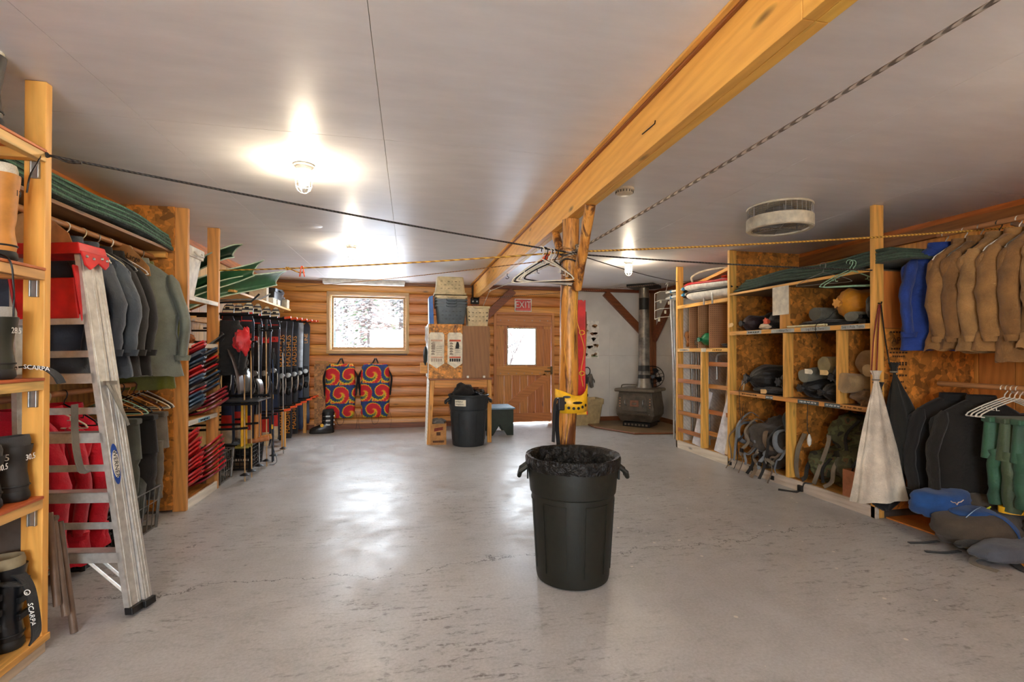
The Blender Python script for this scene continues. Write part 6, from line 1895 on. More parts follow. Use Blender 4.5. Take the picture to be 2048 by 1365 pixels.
# ---- main shelf
mu = thing('gear_shelf', 'large pine gear shelf with labelled compartments along the right wall', 'shelf', (4.0, 4.0, 0))
box('post', W_z, (RX0, RX0 + .089, 4.912, 4.950, 0, ZC - .002), mu, .003)
box('post', W_z, (RX0, RX0 + .089, 3.150, 3.188, 0, ZC - .002), mu, .003)
box('side_board', OSB, (RX0 + .09, RX1, 4.932, 4.948, .09, ZC - .002), mu, 0)
OSBD = OSB
box('side_board', OSBD, (RX0 + .09, RX1, 3.150, 3.165, .06, 1.475), mu, 0)
box('side_board', PLY, (RX0 + .09, RX1, 3.150, 3.165, 1.478, 1.925), mu, .001)
box('back_board', OSB, (RX1 - .014, RX1, 3.17, 4.93, .09, 1.92), mu, 0)
for z, e in ((1.515, .040), (.852, .038), (1.945, .022)):
    box('shelf_board', wood('worn_shelf', (120, 104, 84), 'y', knots=.2), (RX0 + .02, RX1 - .016, 3.19, 4.910, z - .02, z), mu, .002)
    box('shelf_edge', W_y, (RX0 - .001, RX0 + .019, 3.19, 4.910, z - e, z + .002), mu, .002)
box('floor_board', W_y, (RX0 + .03, RX1 - .016, 3.19, 4.910, .05, .078), mu, .002)
box('plinth', PLW, (RX0, RX0 + .028, 3.14, 4.928, 0, .092), mu, .003)
for y, z0, z1 in ((4.09, .854, 1.472), (3.485, .854, 1.472), (4.055, .093, .812), (4.13, 1.517, 1.922)):
    box('divider_post', W_z, (RX0 + .002, RX0 + .09, y - .019, y + .019, z0, z1), mu, .003)
    box('divider_board', OSB, (RX0 + .091, RX1 - .016, y - .008, y + .008, z0, z1), mu, 0)
for z in (1.23, 1.80):
    box('back_rail', W_y, (RX1 - .055, RX1 - .016, 3.19, 4.91, z - .045, z + .045), mu, .003)
TAPE = plain('grey_tape', (170, 176, 172), .6, bump=.02); TAPED = plain('dark_tape', (84, 96, 98), .6, bump=.02)
def tape(y0, y1, zc, mt, txt, ink=INK, h=.036):
    m = MB(); m.box(RX0 - .0024, RX0 - .0012, y0, y1, zc - h / 2, zc + h / 2); m.build('tape_label', mt, mu)
    if txt:
        if txt == '~':
            m = scribble(MB(), (RX0 - .0032, (y0 + y1) / 2, zc), (0, -1, 0), (0, 0, 1), (y1 - y0) * .8, .018, int(y0 * 100)); m.build('handwriting', ink, mu)['kind'] = 'stuff'
        else:
            m = text_mb(MB(), txt, (RX0 - .0032, (y0 + y1) / 2, zc), (0, -1, 0), (0, 0, 1), .030); m.build('lettering', ink, mu)
tape(4.40, 4.62, 1.495, TAPE, '~'); tape(3.96, 4.26, 1.495, TAPE, '3 Winter Te'); tape(3.56, 3.88, 1.495, TAPE, 'Lrg 1 Pole Tents'); tape(3.23, 3.45, 1.495, TAPE, 'Sml 1 Pole Tents')
tape(4.24, 4.34, .833, TAPED, '~', WINK); tape(3.68, 3.92, .833, TAPED, '~', WINK); tape(3.46, 3.62, .833, TAPED, '~', WINK)
m = scribble(MB(), (RX0 - .0022, 4.58, .835), (0, -1, 0), (0, 0, 1), .24, .016, 21); scribble(m, (RX0 - .0022, 3.36, .835), (0, -1, 0), (0, 0, 1), .2, .018, 22); m.build('handwriting', INK, mu)['kind'] = 'stuff'
pp = thing('pinned_paper', 'blank white paper sheet pinned at the top divider of the gear shelf', 'paper', (RX0 - .005, 4.13, 1.64))
m = MB(); m.grid(lambda u, v: (RX0 - .006 - .012 * math.sin(u * 3) * (1 - v), 4.235 - .215 * u, 1.925 - .275 * v), 6, 6); m.build('sheet', PAPER, pp, solid=.001)
m = MB(); m.lathe([(.006, -.012), (.006, 0)], 8, (RX0 - .004, 4.13, 1.915), 'x'); m.build('pin', BLACKM, pp)
for k in range(8):
    nm2 = 'topmost' if k == 7 else _ord[k]
    pad('foam_pad', 'green foam pad on top of the gear shelf, %s in the stack%s' % (nm2, ' counting up' if 0 < k < 7 else ''), RX0 + .01 + .012 * nz(k * 1.9), RX1 - .2, 2.88 + .02 * k, 4.86 - .03 * k, 1.952 + .0135 * (k + 1) + .014, .0118, [fabric('dark_green_foam_a', (46, 66, 52), bump=.8), fabric('dark_green_foam_b', (62, 84, 66), bump=.8)][k % 2], 30 + k * 1.7, 'green foam pads on the gear shelf', 0, .012)
BLKN = fabric('black_nylon', (17, 17, 18), .5, bump=.5); MARN = fabric('maroon_nylon', (40, 22, 28), .5, bump=.5); KHAK = fabric('khaki_canvas', (168, 140, 98), bump=.5); GRYN = fabric('grey_green_roll', (112, 112, 98), bump=.5); ORYN = fabric('orange_yellow_nylon', (214, 144, 30), .5, bump=.4); OLIV = fabric('olive_nylon', (74, 76, 56), bump=.5); ORNG = fabric('orange_red_nylon', (226, 84, 36), .5)
z1 = 1.517
sack('stuff_sack', 'black stuff sack lying at the back left of the top gear compartment', (3.80, 4.72, z1 + .12), (4.35, 4.66, z1 + .13), .11, BLKN, 1., sag=.9)
sack('stuff_sack', 'maroon and black stuff sack beside the tall post on the top gear shelf', (3.60, 4.76, z1 + .095), (3.98, 4.76, z1 + .10), .095, MARN, 2., sag=.9, toe=BLKN)
sack('stuff_sack', 'black stuff sack with orange mouth in the top left gear compartment', (3.64, 4.42, z1 + .105), (4.15, 4.36, z1 + .12), .115, BLKN, 3., sag=.85, toe=ORNG)
m = MB(); lump(m, (3.60, 4.44, z1 + .035), (.035, .07, .03), 4.4, rough=.4); tag(m.build('white_tag', plain('cream_tag', (226, 206, 176), .6), smooth=60), 'cream cloth tag under the orange mouthed sack', 'tag')
sack('stuff_sack', 'round orange-yellow stuff sack in the top right gear compartment', (3.68, 3.60, z1 + .20), (4.05, 3.58, z1 + .20), .125, ORYN, 5., sag=1., cord=[(3.66, 3.60, z1 + .19), (3.62, 3.66, z1 + .08), (3.52, 3.70, z1 + .01), (3.515, 3.68, z1 - .11)])
sack('stuff_sack', 'grey-green tent roll with open end in the top right gear compartment', (3.66, 3.86, z1 + .14), (4.1, 3.84, z1 + .14), .075, GRYN, 6., sag=.8, pinch=False, cat='tent roll')
sack('stuff_sack', 'khaki tent roll next to the round orange sack', (3.62, 3.44, z1 + .10), (4.0, 3.42, z1 + .10), .07, GRYN, 7., sag=.6, pinch=False, cat='tent roll')
m = MB(); lump(m, (3.75, 3.76, z1 + .035), (.16, .30, .035), 5.2, rough=.25); tag(m.build('flat_bag', BLKN, smooth=60), 'flat black bag lying under the tent rolls', 'bag')
for k in range(2):
    m = MB(); m.cyl((3.545 + .03 * k, 4.06, z1 + .013), (3.545 + .03 * k, 3.64, z1 + .013), .010, n=8); tag(m.build('tent_pole', plain('cream_pole', (226, 214, 170), .4), smooth=60), ('front' if k == 0 else 'rear') + ' of two cream tent poles along the top gear shelf edge', 'pole')
for k in range(3):
    m = MB(); m.cyl((3.60, 3.335 - .028 * (k % 2), z1 + .02 + .045 * (k // 2)), (3.85, 3.335 - .028 * (k % 2), z1 + .02 + .045 * (k // 2)), .018, n=10); tag(m.build('pole_bundle', BLACKM, smooth=60), 'dark tube end in the bundle by the near post, %s' % ['lower left', 'lower right', 'upper left'][k], 'tube', 'tube bundle')
m = MB(); lump(m, (3.66, 3.27, z1 + .13), (.06, .05, .10), 5.5, rough=.3); tag(m.build('dark_pouch', BLKN, smooth=60), 'black pouch with white flap beside the near post on the top gear shelf', 'pouch')
for k in range(3):
    box_ = small_box('book', 'brown book, %s of the small pile at the back of the gear shelf' % ['bottom', 'middle', 'top'][k], (4.05, 4.25, 3.62, 3.90, z1 + .10 + .024 * k, z1 + .122 + .024 * k), plain('book_brown', (150, 92, 62), .6), 'book')
small_box('box_riser', 'small dark box under the brown books', (4.05, 4.28, 3.60, 3.92, z1 + .001, z1 + .098), plain('dark_box', (58, 44, 34), .7))
z2 = .854
CORD = lambda x, y: [(x, y, z2 + .12), (RX0 - .005, y + .02, z2 + .06), (RX0 - .008, y + .03, z2 - .10), (RX0 - .008, y + .02, z2 - .28)]
sack('stuff_sack', 'large black tent sack filling the middle left gear compartment', (3.62, 4.70, z2 + .17), (4.35, 4.50, z2 + .18), .17, BLKN, 11., sag=.85, cord=[(3.60, 4.70, z2 + .14), (3.52, 4.72, z2 + .04), (3.515, 4.72, z2 - .15), (3.515, 4.69, z2 - .30), (3.515, 4.66, z2 - .12)])
sack('stuff_sack', 'black tent sack half hidden behind the middle divider', (3.64, 4.25, z2 + .15), (4.3, 4.24, z2 + .16), .13, BLKN, 12., sag=.9)
m = MB(); lump(m, (3.72, 4.45, z2 + .035), (.14, .22, .033), 6.6, rough=.35); tag(m.build('flat_bag', BLKN, smooth=60), 'flattened black sack at the front of the middle left compartment', 'bag')
sack('stuff_sack', 'black tent sack at the left of the middle right compartment', (3.60, 3.93, z2 + .11), (4.2, 3.92, z2 + .12), .11, BLKN, 13., sag=.9)
sack('tent_roll', 'grey tent roll with a hooded open end in the middle right compartment', (3.58, 3.91, z2 + .215), (3.95, 3.9, z2 + .25), .062, GRYN, 14., sag=1., pinch=False, cat='tent roll')
sack('tent_roll', 'khaki tent roll lying on top of the black sacks', (3.64, 3.74, z2 + .33), (4.1, 3.68, z2 + .33), .08, fabric('olive_khaki_roll', (140, 124, 84), bump=.5), 15., sag=.9, pinch=False, cat='tent roll')
sack('stuff_sack', 'black stuff sack with white mouth beside the right divider', (3.62, 3.60, z2 + .20), (4.1, 3.58, z2 + .24), .10, BLKN, 16., sag=1.2)
sack('stuff_sack', 'black stuff sack at the bottom of the middle right compartment', (3.60, 3.70, z2 + .085), (4.1, 3.70, z2 + .09), .085, BLKN, 17., sag=.9)
for k, (y, z, rz, lb) in enumerate(((3.83, z2 + .24, 0., 'white paper tag hanging on the grey tent roll'), (3.66, z2 + .235, 0., 'manila tag on the sacks of the middle right compartment'), (4.36, z2 + .012, 0., 'manila tag lying on the middle gear shelf edge'), (4.88, 1.565, 0., 'manila tag tied to the tall post of the gear shelf'))):
    m = MB(); m.prism([(0, -.022), (.075, -.022), (.09, -.008), (.09, .008), (.075, .022), (0, .022)], (RX0 - .012 if k > 1 else 3.56, y + .04, z + .02), (0, -1, .05 * (k - 1)), (0, .05, 1), (.002, 0, 0))
    tag(m.build('tag', plain('manila', (226, 190, 130), .7) if k else PAPER), lb, 'tag')
sack('tent_roll', 'tan canvas tent roll at the top of the right middle compartment', (3.66, 3.32, z2 + .36), (4.2, 3.34, z2 + .36), .115, fabric('brown_khaki', (136, 108, 74), bump=.5), 18., sag=.9, pinch=False, cat='tent roll')
sack('tent_roll', 'pale tan canvas tent roll in the middle of the right middle compartment', (3.52, 3.42, z2 + .195), (4.1, 3.30, z2 + .18), .095, KHAK, 19., sag=.85, pinch=False, cat='tent roll')
sack('tent_roll', 'small tan roll beside the near post of the gear shelf', (3.56, 3.235, z2 + .29), (3.9, 3.24, z2 + .30), .05, KHAK, 20., sag=1., pinch=False, cat='tent roll')
m = MB(); lump(m, (3.68, 3.32, z2 + .06), (.13, .10, .06), 9.9, rough=.6); tag(m.build('canvas_heap', fabric('brown_khaki', (136, 108, 74), bump=.5), smooth=60), 'crumpled tan canvas at the bottom of the right middle compartment', 'canvas')
# bottom row: harness straps and camouflage packs
z3 = .08
rnd = random.Random(5)
m = MB(); lump(m, (3.88, 4.48, z3 + .26), (.33, .36, .26), 2.5, rough=.35, n=30, k=20); tag(m.build('harness_heap', fabric('brown_black_harness', (58, 52, 46), var=.5), smooth=60), 'dark heap of pack harnesses in the bottom left compartment', 'harnesses')
WEB = [fabric('brown_webbing', (112, 94, 74)), fabric('steel_webbing', (120, 128, 136)), BWEB, GWEB]
wn_ = ['brown', 'steel grey', 'black', 'grey']
pos_ = ['first', 'second', 'third', 'fourth', 'fifth', 'sixth', 'seventh', 'eighth', 'ninth', 'tenth', 'eleventh', 'twelfth', 'thirteenth', 'fourteenth']
for k in range(14):
    y = 4.84 - .052 * k + .03 * (rnd.random() - .5)
    c = k % 4
    top = z3 + .12 + .40 * rnd.random()
    out = RX0 - .02 - .03 * rnd.random()
    end = [.004, .10, .02, .18][k % 4]
    pts = [(3.78, y - .03, top), (3.66 + .03 * rnd.random(), y, top + .04), (RX0 + .02, y + .02 * rnd.random(), top - .08), (out + .03, y + .14 * (rnd.random() - .5), top * .55 + .05), (out, y + .05 * (rnd.random() - .5), max(end + .04, .12)), (out - .01 - (.05 if end < .05 else 0), y - .01, end)]
    t = thing('harness_strap', '%s webbing strap spilling over the plinth, %s from the tall post' % (wn_[c], pos_[k]), 'strap', (out, y, 0), 'harness straps in the bottom left compartment')
    strap(pts, .034, .005).build('webbing', WEB[c], t)
    if k % 3 == 0:
        box('buckle', BLACK, (out - .012, out + .004, y - .025, y + .02, end + .03, end + .07), t, .003)
for k in range(5):
    y = 4.80 - .14 * k
    m = MB(); m.tube(smooth_path([(3.80, y + .05, z3 + .42), (3.62, y + .05, z3 + .40), (3.56, y, z3 + .28), (3.62, y - .05, z3 + .22), (3.80, y - .06, z3 + .30)], 5), [.028] * 21, 8, True, .5)
    tag(m.build('shoulder_pad', WEB[(k + 1) % 2], smooth=60), 'padded %s shoulder harness, %s from the tall post' % (['steel grey', 'brown'][k % 2], pos_[k]), 'harness', 'padded harnesses')
sack('stuff_sack', 'teal and black pack standing at the right of the harness heap', (3.75, 4.20, z3 + .66), (3.90, 4.20, z3 + .14), .13, fabric('teal_black_nylon', (44, 60, 66)), 21., cat='pack')
def camo():
    t = NT('camouflage')
    v = t.coords()
    a = t.noise(v, 7, 2)
    col = t.ramp(a, [(.36, (40, 40, 32)), (.40, (74, 74, 50)), (.52, (92, 96, 62)), (.60, (100, 80, 54)), (.66, (52, 58, 40))], 'CONSTANT')
    t.setp(col, .9); t.bump(t.noise(v, 20, 4), .4, .02)
    return t.mat
CAMO = camo()
for k, (c, ax, lb) in enumerate((((3.90, 3.80, z3 + .16), (.28, .20, .16), 'camouflage pack lying at the bottom of the right floor compartment'), ((3.96, 3.55, z3 + .20), (.30, .22, .20), 'camouflage pack next to the cardboard box'),
                                 ((3.98, 3.66, z3 + .47), (.26, .26, .16), 'olive camouflage pack lying on top of the other packs'))):
    t = thing('rucksack', lb, 'rucksack', (c[0], c[1], c[2] - ax[2]), 'camouflage packs')
    m = MB(); lump(m, c, ax, 3.3 + k * 2, rough=.3, n=28, k=18, e=.7); m.build('bag', CAMO, t, smooth=60)
    m = MB(); lump(m, (c[0] - ax[0] * .7, c[1] + .04, c[2]), (.10, ax[1] * .5, ax[2] * .5), 5.3 + k, rough=.3); m.build('pocket', CAMO if k != 1 else OLIV, t, smooth=60)
    m = strap([(c[0] - ax[0] * .6, c[1] + .1, c[2] + ax[2] * .8), (c[0] - ax[0] * 1.0, c[1] + .10, c[2]), (c[0] - ax[0] * 1.15, c[1] + .08, c[2] - ax[2] * .6), (RX0 + .04, c[1] + .12, z3 + .02)], .04, .006); m.build('shoulder_strap', GWEB if k else BWEB, t)
    m = strap([(c[0] - ax[0] * .5, c[1] - .08, c[2] + ax[2] * .9), (c[0] - ax[0] * 1.03, c[1] - .08, c[2] + .02), (c[0] - ax[0] * 1.1, c[1] - .1, c[2] - ax[2] * .7)], .03, .005); m.build('compression_strap', BWEB, t)
m = strap([(RX0 + .12, 3.97, z3 + .44), (RX0 + .05, 3.97, z3 + .30), (RX0 + .04, 3.985, z3 + .14), (RX0 + .07, 4.0, z3 + .02)], .05, .006); tag(m.build('hip_belt', GWEB), 'grey hip belt hanging beside the lower divider post', 'strap')
bk = thing('floor_buckle', 'black buckle strap hanging over the plinth onto the concrete floor', 'strap', (RX0 - .05, 3.86, 0))
m = strap([(RX0 + .04, 3.80, .095), (RX0 - .02, 3.82, .10), (RX0 - .03, 3.84, .05), (RX0 - .06, 3.88, .006), (RX0 - .16, 3.98, .005)], .03, .004); m.build('webbing', BWEB, bk)
box('buckle', BLACK, (RX0 - .055, RX0 - .03, 3.82, 3.87, .02, .075), bk, .004)
m = MB(); m.tube(smooth_path([(RX0 - .004, 3.80, .83), (RX0 - .008, 3.80, .60), (RX0 - .006, 3.78, .55)], 5), .003, 6); m2_ = tag(m.build('cord', BLACK, smooth=60), 'thin cord with a white toggle hanging from the middle gear shelf', 'cord')
m = MB(); m.lathe([(.004, .44), (.016, .46), (.020, .50), (.012, .53), (.005, .55)], 10, (RX0 - .006, 3.78, 0)); m.build('toggle', WHITEP, m2_, smooth=50)
small_box('cardboard_carton', 'brown cardboard carton in the bottom right compartment behind the white cloth bag', (RX0 + .03, RX0 + .33, 3.28, 3.47, .08, .31), plain('corrugated_card', (170, 112, 78), .8))
# green hanger on the near end of the shelf
for k in range(2):
    hanger((3.50, 3.34 - .03 * k, 2.045 - .01 * k), plain('mint_plastic', (150, 190, 160), .4, bump=.02), ('front' if k else 'rear') + ' of two mint green hangers on the line in front of the gear shelf', rz=R(-40 + 8 * k), w=.40, drop=.13, group='mint hangers')
hanger((3.42, 3.52, 2.05), STEEL, 'thin wire hanger behind the mint green hangers', rz=R(-60), w=.40, drop=.10)

# ---- hanging bags at the near post
cd = thing('hanging_cords', 'red and black cords hanging from a hook on the near shelf post', 'cord', (3.50, 3.13, 1.05))
for k, (pts, mt) in enumerate((([(3.555, 3.135, 1.66), (3.50, 3.13, 1.40), (3.465, 3.12, 1.12)], plain('red_rope', (120, 30, 26), .7)), ([(3.565, 3.135, 1.66), (3.54, 3.13, 1.40), (3.52, 3.13, 1.02)], plain('red_rope', (120, 30, 26), .7)), ([(3.575, 3.135, 1.66), (3.60, 3.125, 1.40), (3.63, 3.11, 1.17)], BLACK))):
    m = MB(); m.tube(smooth_path(pts, 5), .005, 6); m.build('strand', mt, cd, smooth=60)
m = MB(); m.tube([(3.565, 3.150, 1.67), (3.565, 3.125, 1.665), (3.565, 3.12, 1.68)], .006, 6); m.build('hook', BLACKM, cd)
def cone_bag(name, label, top, hemc, hw, hd, mat, round_=False, seed=0., K=18, n=44):
    top, hemc = Vector(top), Vector(hemc)
    t = thing(name, label, 'bag', tuple(hemc))
    rows = []
    for i in range(K + 1):
        f = i / K
        c = top.lerp(hemc, f)
        if round_:
            g = math.sin(min(1, f / .72) * PI / 2) if f < .72 else math.sqrt(max(.01, 1 - ((f - .72) / .285) ** 2))
        else:
            g = .05 + .95 * f ** .9
        rows.append([c + Vector((hw * g * math.cos(a) * (1 + .10 * math.sin(a * 7 + seed) * (1 - .4 * f)) + .01 * nz(a * 2, f * 4, seed), hd * g * math.sin(a) * (1 + .22 * math.sin(a * 7 + seed)), 0)) for a in (2 * PI * k / n for k in range(n))])
    m = MB(); m.loft(rows); m.build('cloth', mat, t, smooth=60)
    m = MB(); m.tube([top + Vector((.022 * math.cos(a), .022 * math.sin(a), -.01)) for a in (2 * PI * k / 12 for k in range(13))], .006, 6); m.build('drawstring', GWEB, t)
    m = MB(); m.loft([[top + Vector((r_ * (1 + .25 * math.sin(6 * a)) * math.cos(a), r_ * math.sin(a), z_)) for a in (2 * PI * k / 24 for k in range(24))] for r_, z_ in ((.018, -.02), (.02, .02), (.034, .06))]); m.build('gathered_mouth', mat, t, smooth=60)
    return t
cone_bag('cloth_bag', 'white cloth drawstring bag hanging from the near post of the gear shelf', (3.465, 3.08, 1.09), (3.40, 2.99, .20), .245, .07, fabric('white_cotton', (206, 197, 180), bump=.6), seed=.7)
cone_bag('cloth_bag', 'black drawstring bag hanging behind the white cloth bag', (3.52, 3.11, 1.0), (3.56, 3.08, .085), .19, .045, BLKF, True, 1.3)
cone_bag('cloth_bag', 'black drawstring bag hanging in front of the board panel beside the jackets', (3.63, 3.08, 1.15), (3.74, 3.02, .34), .16, .06, fabric('black_olive_cloth', (22, 23, 19)), True, 2.3)
# print on the side board
m = MB(); text_mb(m, 'APA', (3.76, 3.1492, 1.38), (1, 0, 0), (0, 0, 1), .075)
m.build('board_print', plain('board_ink', (70, 44, 24), .7, bump=0), mu)
m = MB()
for k, (w_, z) in enumerate(((.17, 1.44), (.15, 1.31), (.18, 1.28), (.12, 1.25), (.17, 1.20), (.17, 1.185), (.14, 1.15), (.17, 1.10), (.10, 1.05), (.16, 1.0), (.17, .95), (.12, .91), (.16, .87), (.15, .83), (.17, .79))):
    for q in range(6):
        m.box(3.76 - w_ / 2 + w_ * q / 6, 3.76 - w_ / 2 + w_ * (q + .7) / 6, 3.1486, 3.1498, z, z + .014)
m.build('board_print', plain('board_ink', (70, 44, 24), .7, bump=0), mu)['kind'] = 'stuff'

# ================================================================ right closet
GX = 3.90
for z, lb, y1 in ((2.17, 'upper wooden clothes rod in the right closet holding the tan coats', 2.96), (1.055, 'lower wooden clothes rod in the right closet above the backpacks', 2.96)):
    m = MB(); m.cyl((GX, .6, z), (GX, y1, z), .019, n=16); o = tag(m.build('clothes_rod', RODW, smooth=60), lb, 'rod')
    for y in (2.5, 1.2):
        m = MB(); m.bar((GX, y, z - .02), (XRW - .01, y, z - .12), .012, .03); m.box(XRW - .02, XRW - .008, y - .02, y + .02, z - .2, z - .04); m.build('rod_bracket', STEEL, o)
TAN = [fabric('tan_canvas_a', (140, 102, 56), bump=.6), fabric('tan_canvas_b', (126, 90, 48), bump=.6), fabric('tan_canvas_c', (148, 112, 66), bump=.6)]
BLU = fabric('blue_fleece', (24, 52, 122), bump=.5)
rz_ = 2.17 + .019
coat((GX - .04, 2.91, rz_ - .085), BLU, 'blue fleece jacket hanging at the shelf end of the right upper rod', H=.80, w=.50, th=.06, seed=51, rz=R(-28), sl=.58, zipm=BLACK, spread=.02)
hanger((GX, 2.91, rz_), WHITEP, 'white wire hanger inside the blue fleece jacket', rz=R(-28))
ty = [2.78, 2.68, 2.57, 2.46, 2.34, 2.22, 2.09, 1.96]
for k, y in enumerate(ty):
    lb = 'tan canvas coat, %s from the blue jacket on the right upper rod' % ['first', 'second', 'third', 'fourth', 'fifth', 'sixth', 'seventh', 'eighth'][k]
    coat((GX, y, rz_ - .085), TAN[k % 3], lb, H=.80 + .05 * nz(k * 2.7) + (.08 if k == 4 else 0), w=.50, th=.062, seed=60 + k * 2.3, rz=R(-16 + 4 * nz(k * 1.9)), sl=.62, hood=(k in (4, 5)), fold=1.25, spread=.01, zipm=INK if k in (3, 5) else None)
    hanger((GX, y, rz_), [WHITEP, STEEL, BLACK][k % 3], 'hanger of the ' + lb.replace(' on the right upper rod', ' in the right closet'), rz=R(-16))
rz2 = 1.055 + .019
coat((GX, 2.86, rz2 - .085), BLKF, 'black fleece jacket at the shelf end of the right lower rod', H=.80, w=.56, seed=81, rz=R(-30), sl=.62, th=.055)
coat((GX, 2.68, rz2 - .085), fabric('black_brown_wool', (22, 20, 17), bump=.5), 'black wool jacket second on the right lower rod', H=.76, w=.58, seed=84, rz=R(-32), sl=.62, th=.055)
for k in range(4):
    hanger((GX, 2.545 - .028 * k, rz2), WHITEP, 'white plastic hanger above the green trousers, %s from the black jackets' % ['first', 'second', 'third', 'fourth'][k], rz=R(-25), group='white hangers on the right lower rod', drop=.13)
DKG = [fabric('dark_green_nylon', (40, 84, 60), .6), fabric('olive_green_nylon', (62, 78, 52), .6)]
for k, y in enumerate((2.47, 2.39, 2.31, 2.23)):
    trousers((GX, y, rz2 - .20), DKG[k % 2], '%s nylon trousers, %s from the black jackets on the right lower rod' % (['dark green', 'olive green'][k % 2], ['first', 'second', 'third', 'fourth'][k]), H=.56 + .05 * (k % 2), w=.40, seed=90 + k * 3, rz=R(-22), cuffm=YELLOWP if k == 1 else None)
fb = box('floor_panel', PLY, (3.62, 4.5, 1.0, 3.14, .001, .012)); tag(fb, 'orange plywood sheet on the floor under the right closet', 'plywood')
# backpacks on the floor
GRYP = fabric('grey_brown_cordura', (70, 62, 52), weave=320); BLUP = fabric('royal_blue_cordura', (22, 70, 130), weave=320); BLGR = fabric('blue_grey_cordura', (74, 80, 90), weave=320)
bp = thing('backpack', 'blue and grey-brown backpack lying on the floor of the right closet', 'backpack', (3.66, 2.62, .01))
m = MB(); lump(m, (3.70, 2.56, .13), (.32, .19, .11), 3.7, rough=.15, n=30, k=18, e=.45); m.build('main_bag', GRYP, bp, smooth=60)
m = MB(); lump(m, (3.60, 2.72, .25), (.24, .12, .09), 5.7, rough=.15, n=26, k=16, e=.55); m.build('top_lid', BLUP, bp, smooth=60)
m = MB(); lump(m, (3.64, 2.56, .235), (.15, .10, .03), 2.7, rough=.12, n=22, k=12, e=.8); m.build('front_pocket', BLUP, bp, smooth=60)
m = MB(); lump(m, (3.86, 2.68, .23), (.14, .13, .10), 8.7, rough=.2, n=26, k=16, e=.7); m.build('side_pocket', GRYP, bp, smooth=60)
m = strap([(3.66, 2.52, .262), (3.70, 2.42, .235), (3.72, 2.355, .16), (3.73, 2.35, .08)], .05, .006); m.build('blue_band', BLUP, bp)
m = strap([(3.46, 2.56, .10), (3.50, 2.50, .22), (3.58, 2.50, .268), (3.68, 2.54, .265)], .012, .004); m.build('piping', plain('pale_blue_piping', (140, 170, 200), .6), bp)
m = strap([(3.50, 2.66, .016), (3.40, 2.68, .006), (3.30, 2.70, .005)], .026, .004); m.build('strap_tail', BWEB, bp)
m = strap([(3.46, 2.50, .016), (3.36, 2.52, .006), (3.26, 2.56, .005)], .026, .004); m.build('strap_tail', BWEB, bp)
m = MB(); m.tube([(3.58 + x_, 2.605, .285 + z_) for x_, z_ in ((-.055, .016), (-.035, .004), (-.012, .002), (0, -.014), (.012, .002), (.035, .004), (.055, .016))], .0035, 5)
m.build('emblem', plain('pale_pink_print', (220, 190, 176), .7, bump=0), bp, smooth=60)
m = MB(); m.tube([(3.74, 2.545, .25), (3.755, 2.53, .27), (3.765, 2.545, .25), (3.755, 2.52, .235)], .005, 5); m.tube([(3.76, 2.50, .22), (3.762, 2.49, .20)], .006, 5); m.build('zip_pull', plain('acid_yellow', (226, 226, 50), .5), bp)
bq = thing('backpack', 'flat grey backpack lying in front of the blue one, nearest the camera', 'backpack', (3.62, 2.32, .002))
m = MB(); lump(m, (3.66, 2.33, .075), (.34, .11, .06), 4.9, rough=.15, n=28, k=16, e=.6); m.build('main_bag', BLGR, bq, smooth=60)
m = MB(); lump(m, (3.93, 2.30, .13), (.16, .14, .10), 6.2, rough=.25, n=26, k=16, e=.7); m.build('hip_pocket', GRYP, bq, smooth=60)
m = MB(); lump(m, (3.62, 2.43, .09), (.30, .06, .025), 7.2, rough=.15, n=22, k=12, e=.7); m.build('back_panel', BWEB, bq, smooth=60)
m = strap([(3.50, 2.38, .03), (3.42, 2.40, .008), (3.36, 2.34, .005), (3.38, 2.24, .005)], .035, .004); m.build('strap_tail', GWEB, bq)
m = strap([(3.56, 2.28, .03), (3.54, 2.22, .01), (3.56, 2.16, .006)], .05, .004); m.build('hip_belt', BWEB, bq)
# ================================================================ ceiling lamps
def bulb_mat():
    t = NT('lit_bulb')
    t.setp((255, 240, 214), .3)
    t.b.inputs['Emission Color'].default_value = BULB_COL
    t.b.inputs['Emission Strength'].default_value = BULB
    return t.mat
BM = bulb_mat()
CAGE = plain('white_enamel', (230, 224, 208), .4, bump=.02)
def caged_lamp(label, x, y):
    t = thing('caged_lamp', label, 'lamp', (x, y, ZC - .2), 'caged ceiling lamps')
    z = ZC
    m = MB(); m.lathe([(.001, z - .001), (.062, z - .001), (.062, z - .010), (.050, z - .018), (.048, z - .036), (.001, z - .036)], 24, (x, y, 0)); m.build('base', CAGE, t, smooth=40)
    m = MB(); m.lathe([(.018, z - .037), (.018, z - .055)], 14, (x, y, 0)); m.build('socket', CAGE, t, smooth=40)
    m = MB(); m.lathe([(.012, z - .056), (.016, z - .066), (.028, z - .088), (.030, z - .104), (.024, z - .122), (.010, z - .132), (.001, z - .134)], 18, (x, y, 0)); m.build('bulb', BM, t, smooth=60)
    m = MB()
    for k in range(6):
        a = PI * k / 3
        m.tube([(x + r_ * math.cos(a), y + r_ * math.sin(a), z - h_) for r_, h_ in ((.046, .034), (.048, .10), (.046, .135), (.036, .160), (.018, .174), (.002, .178))], .0022, 5)
    for h_ in (.085, .13):
        m.tube([(x + .0475 * math.cos(2 * PI * k / 20), y + .0475 * math.sin(2 * PI * k / 20), z - h_) for k in range(21)], .0022, 5)
    m.build('wire_cage', CAGE, t, smooth=60)
    box('cage_screw', STEEL, (x + .047, x + .062, y - .004, y + .004, z - .042, z - .034), t, 0)
    return t
caged_lamp('lit caged bulb on the ceiling nearest the camera', -.643, 3.223)
caged_lamp('lit caged bulb on the ceiling near the window', -.626, 5.60)
caged_lamp('lit caged bulb on the ceiling near the stove', 2.737, 5.833)
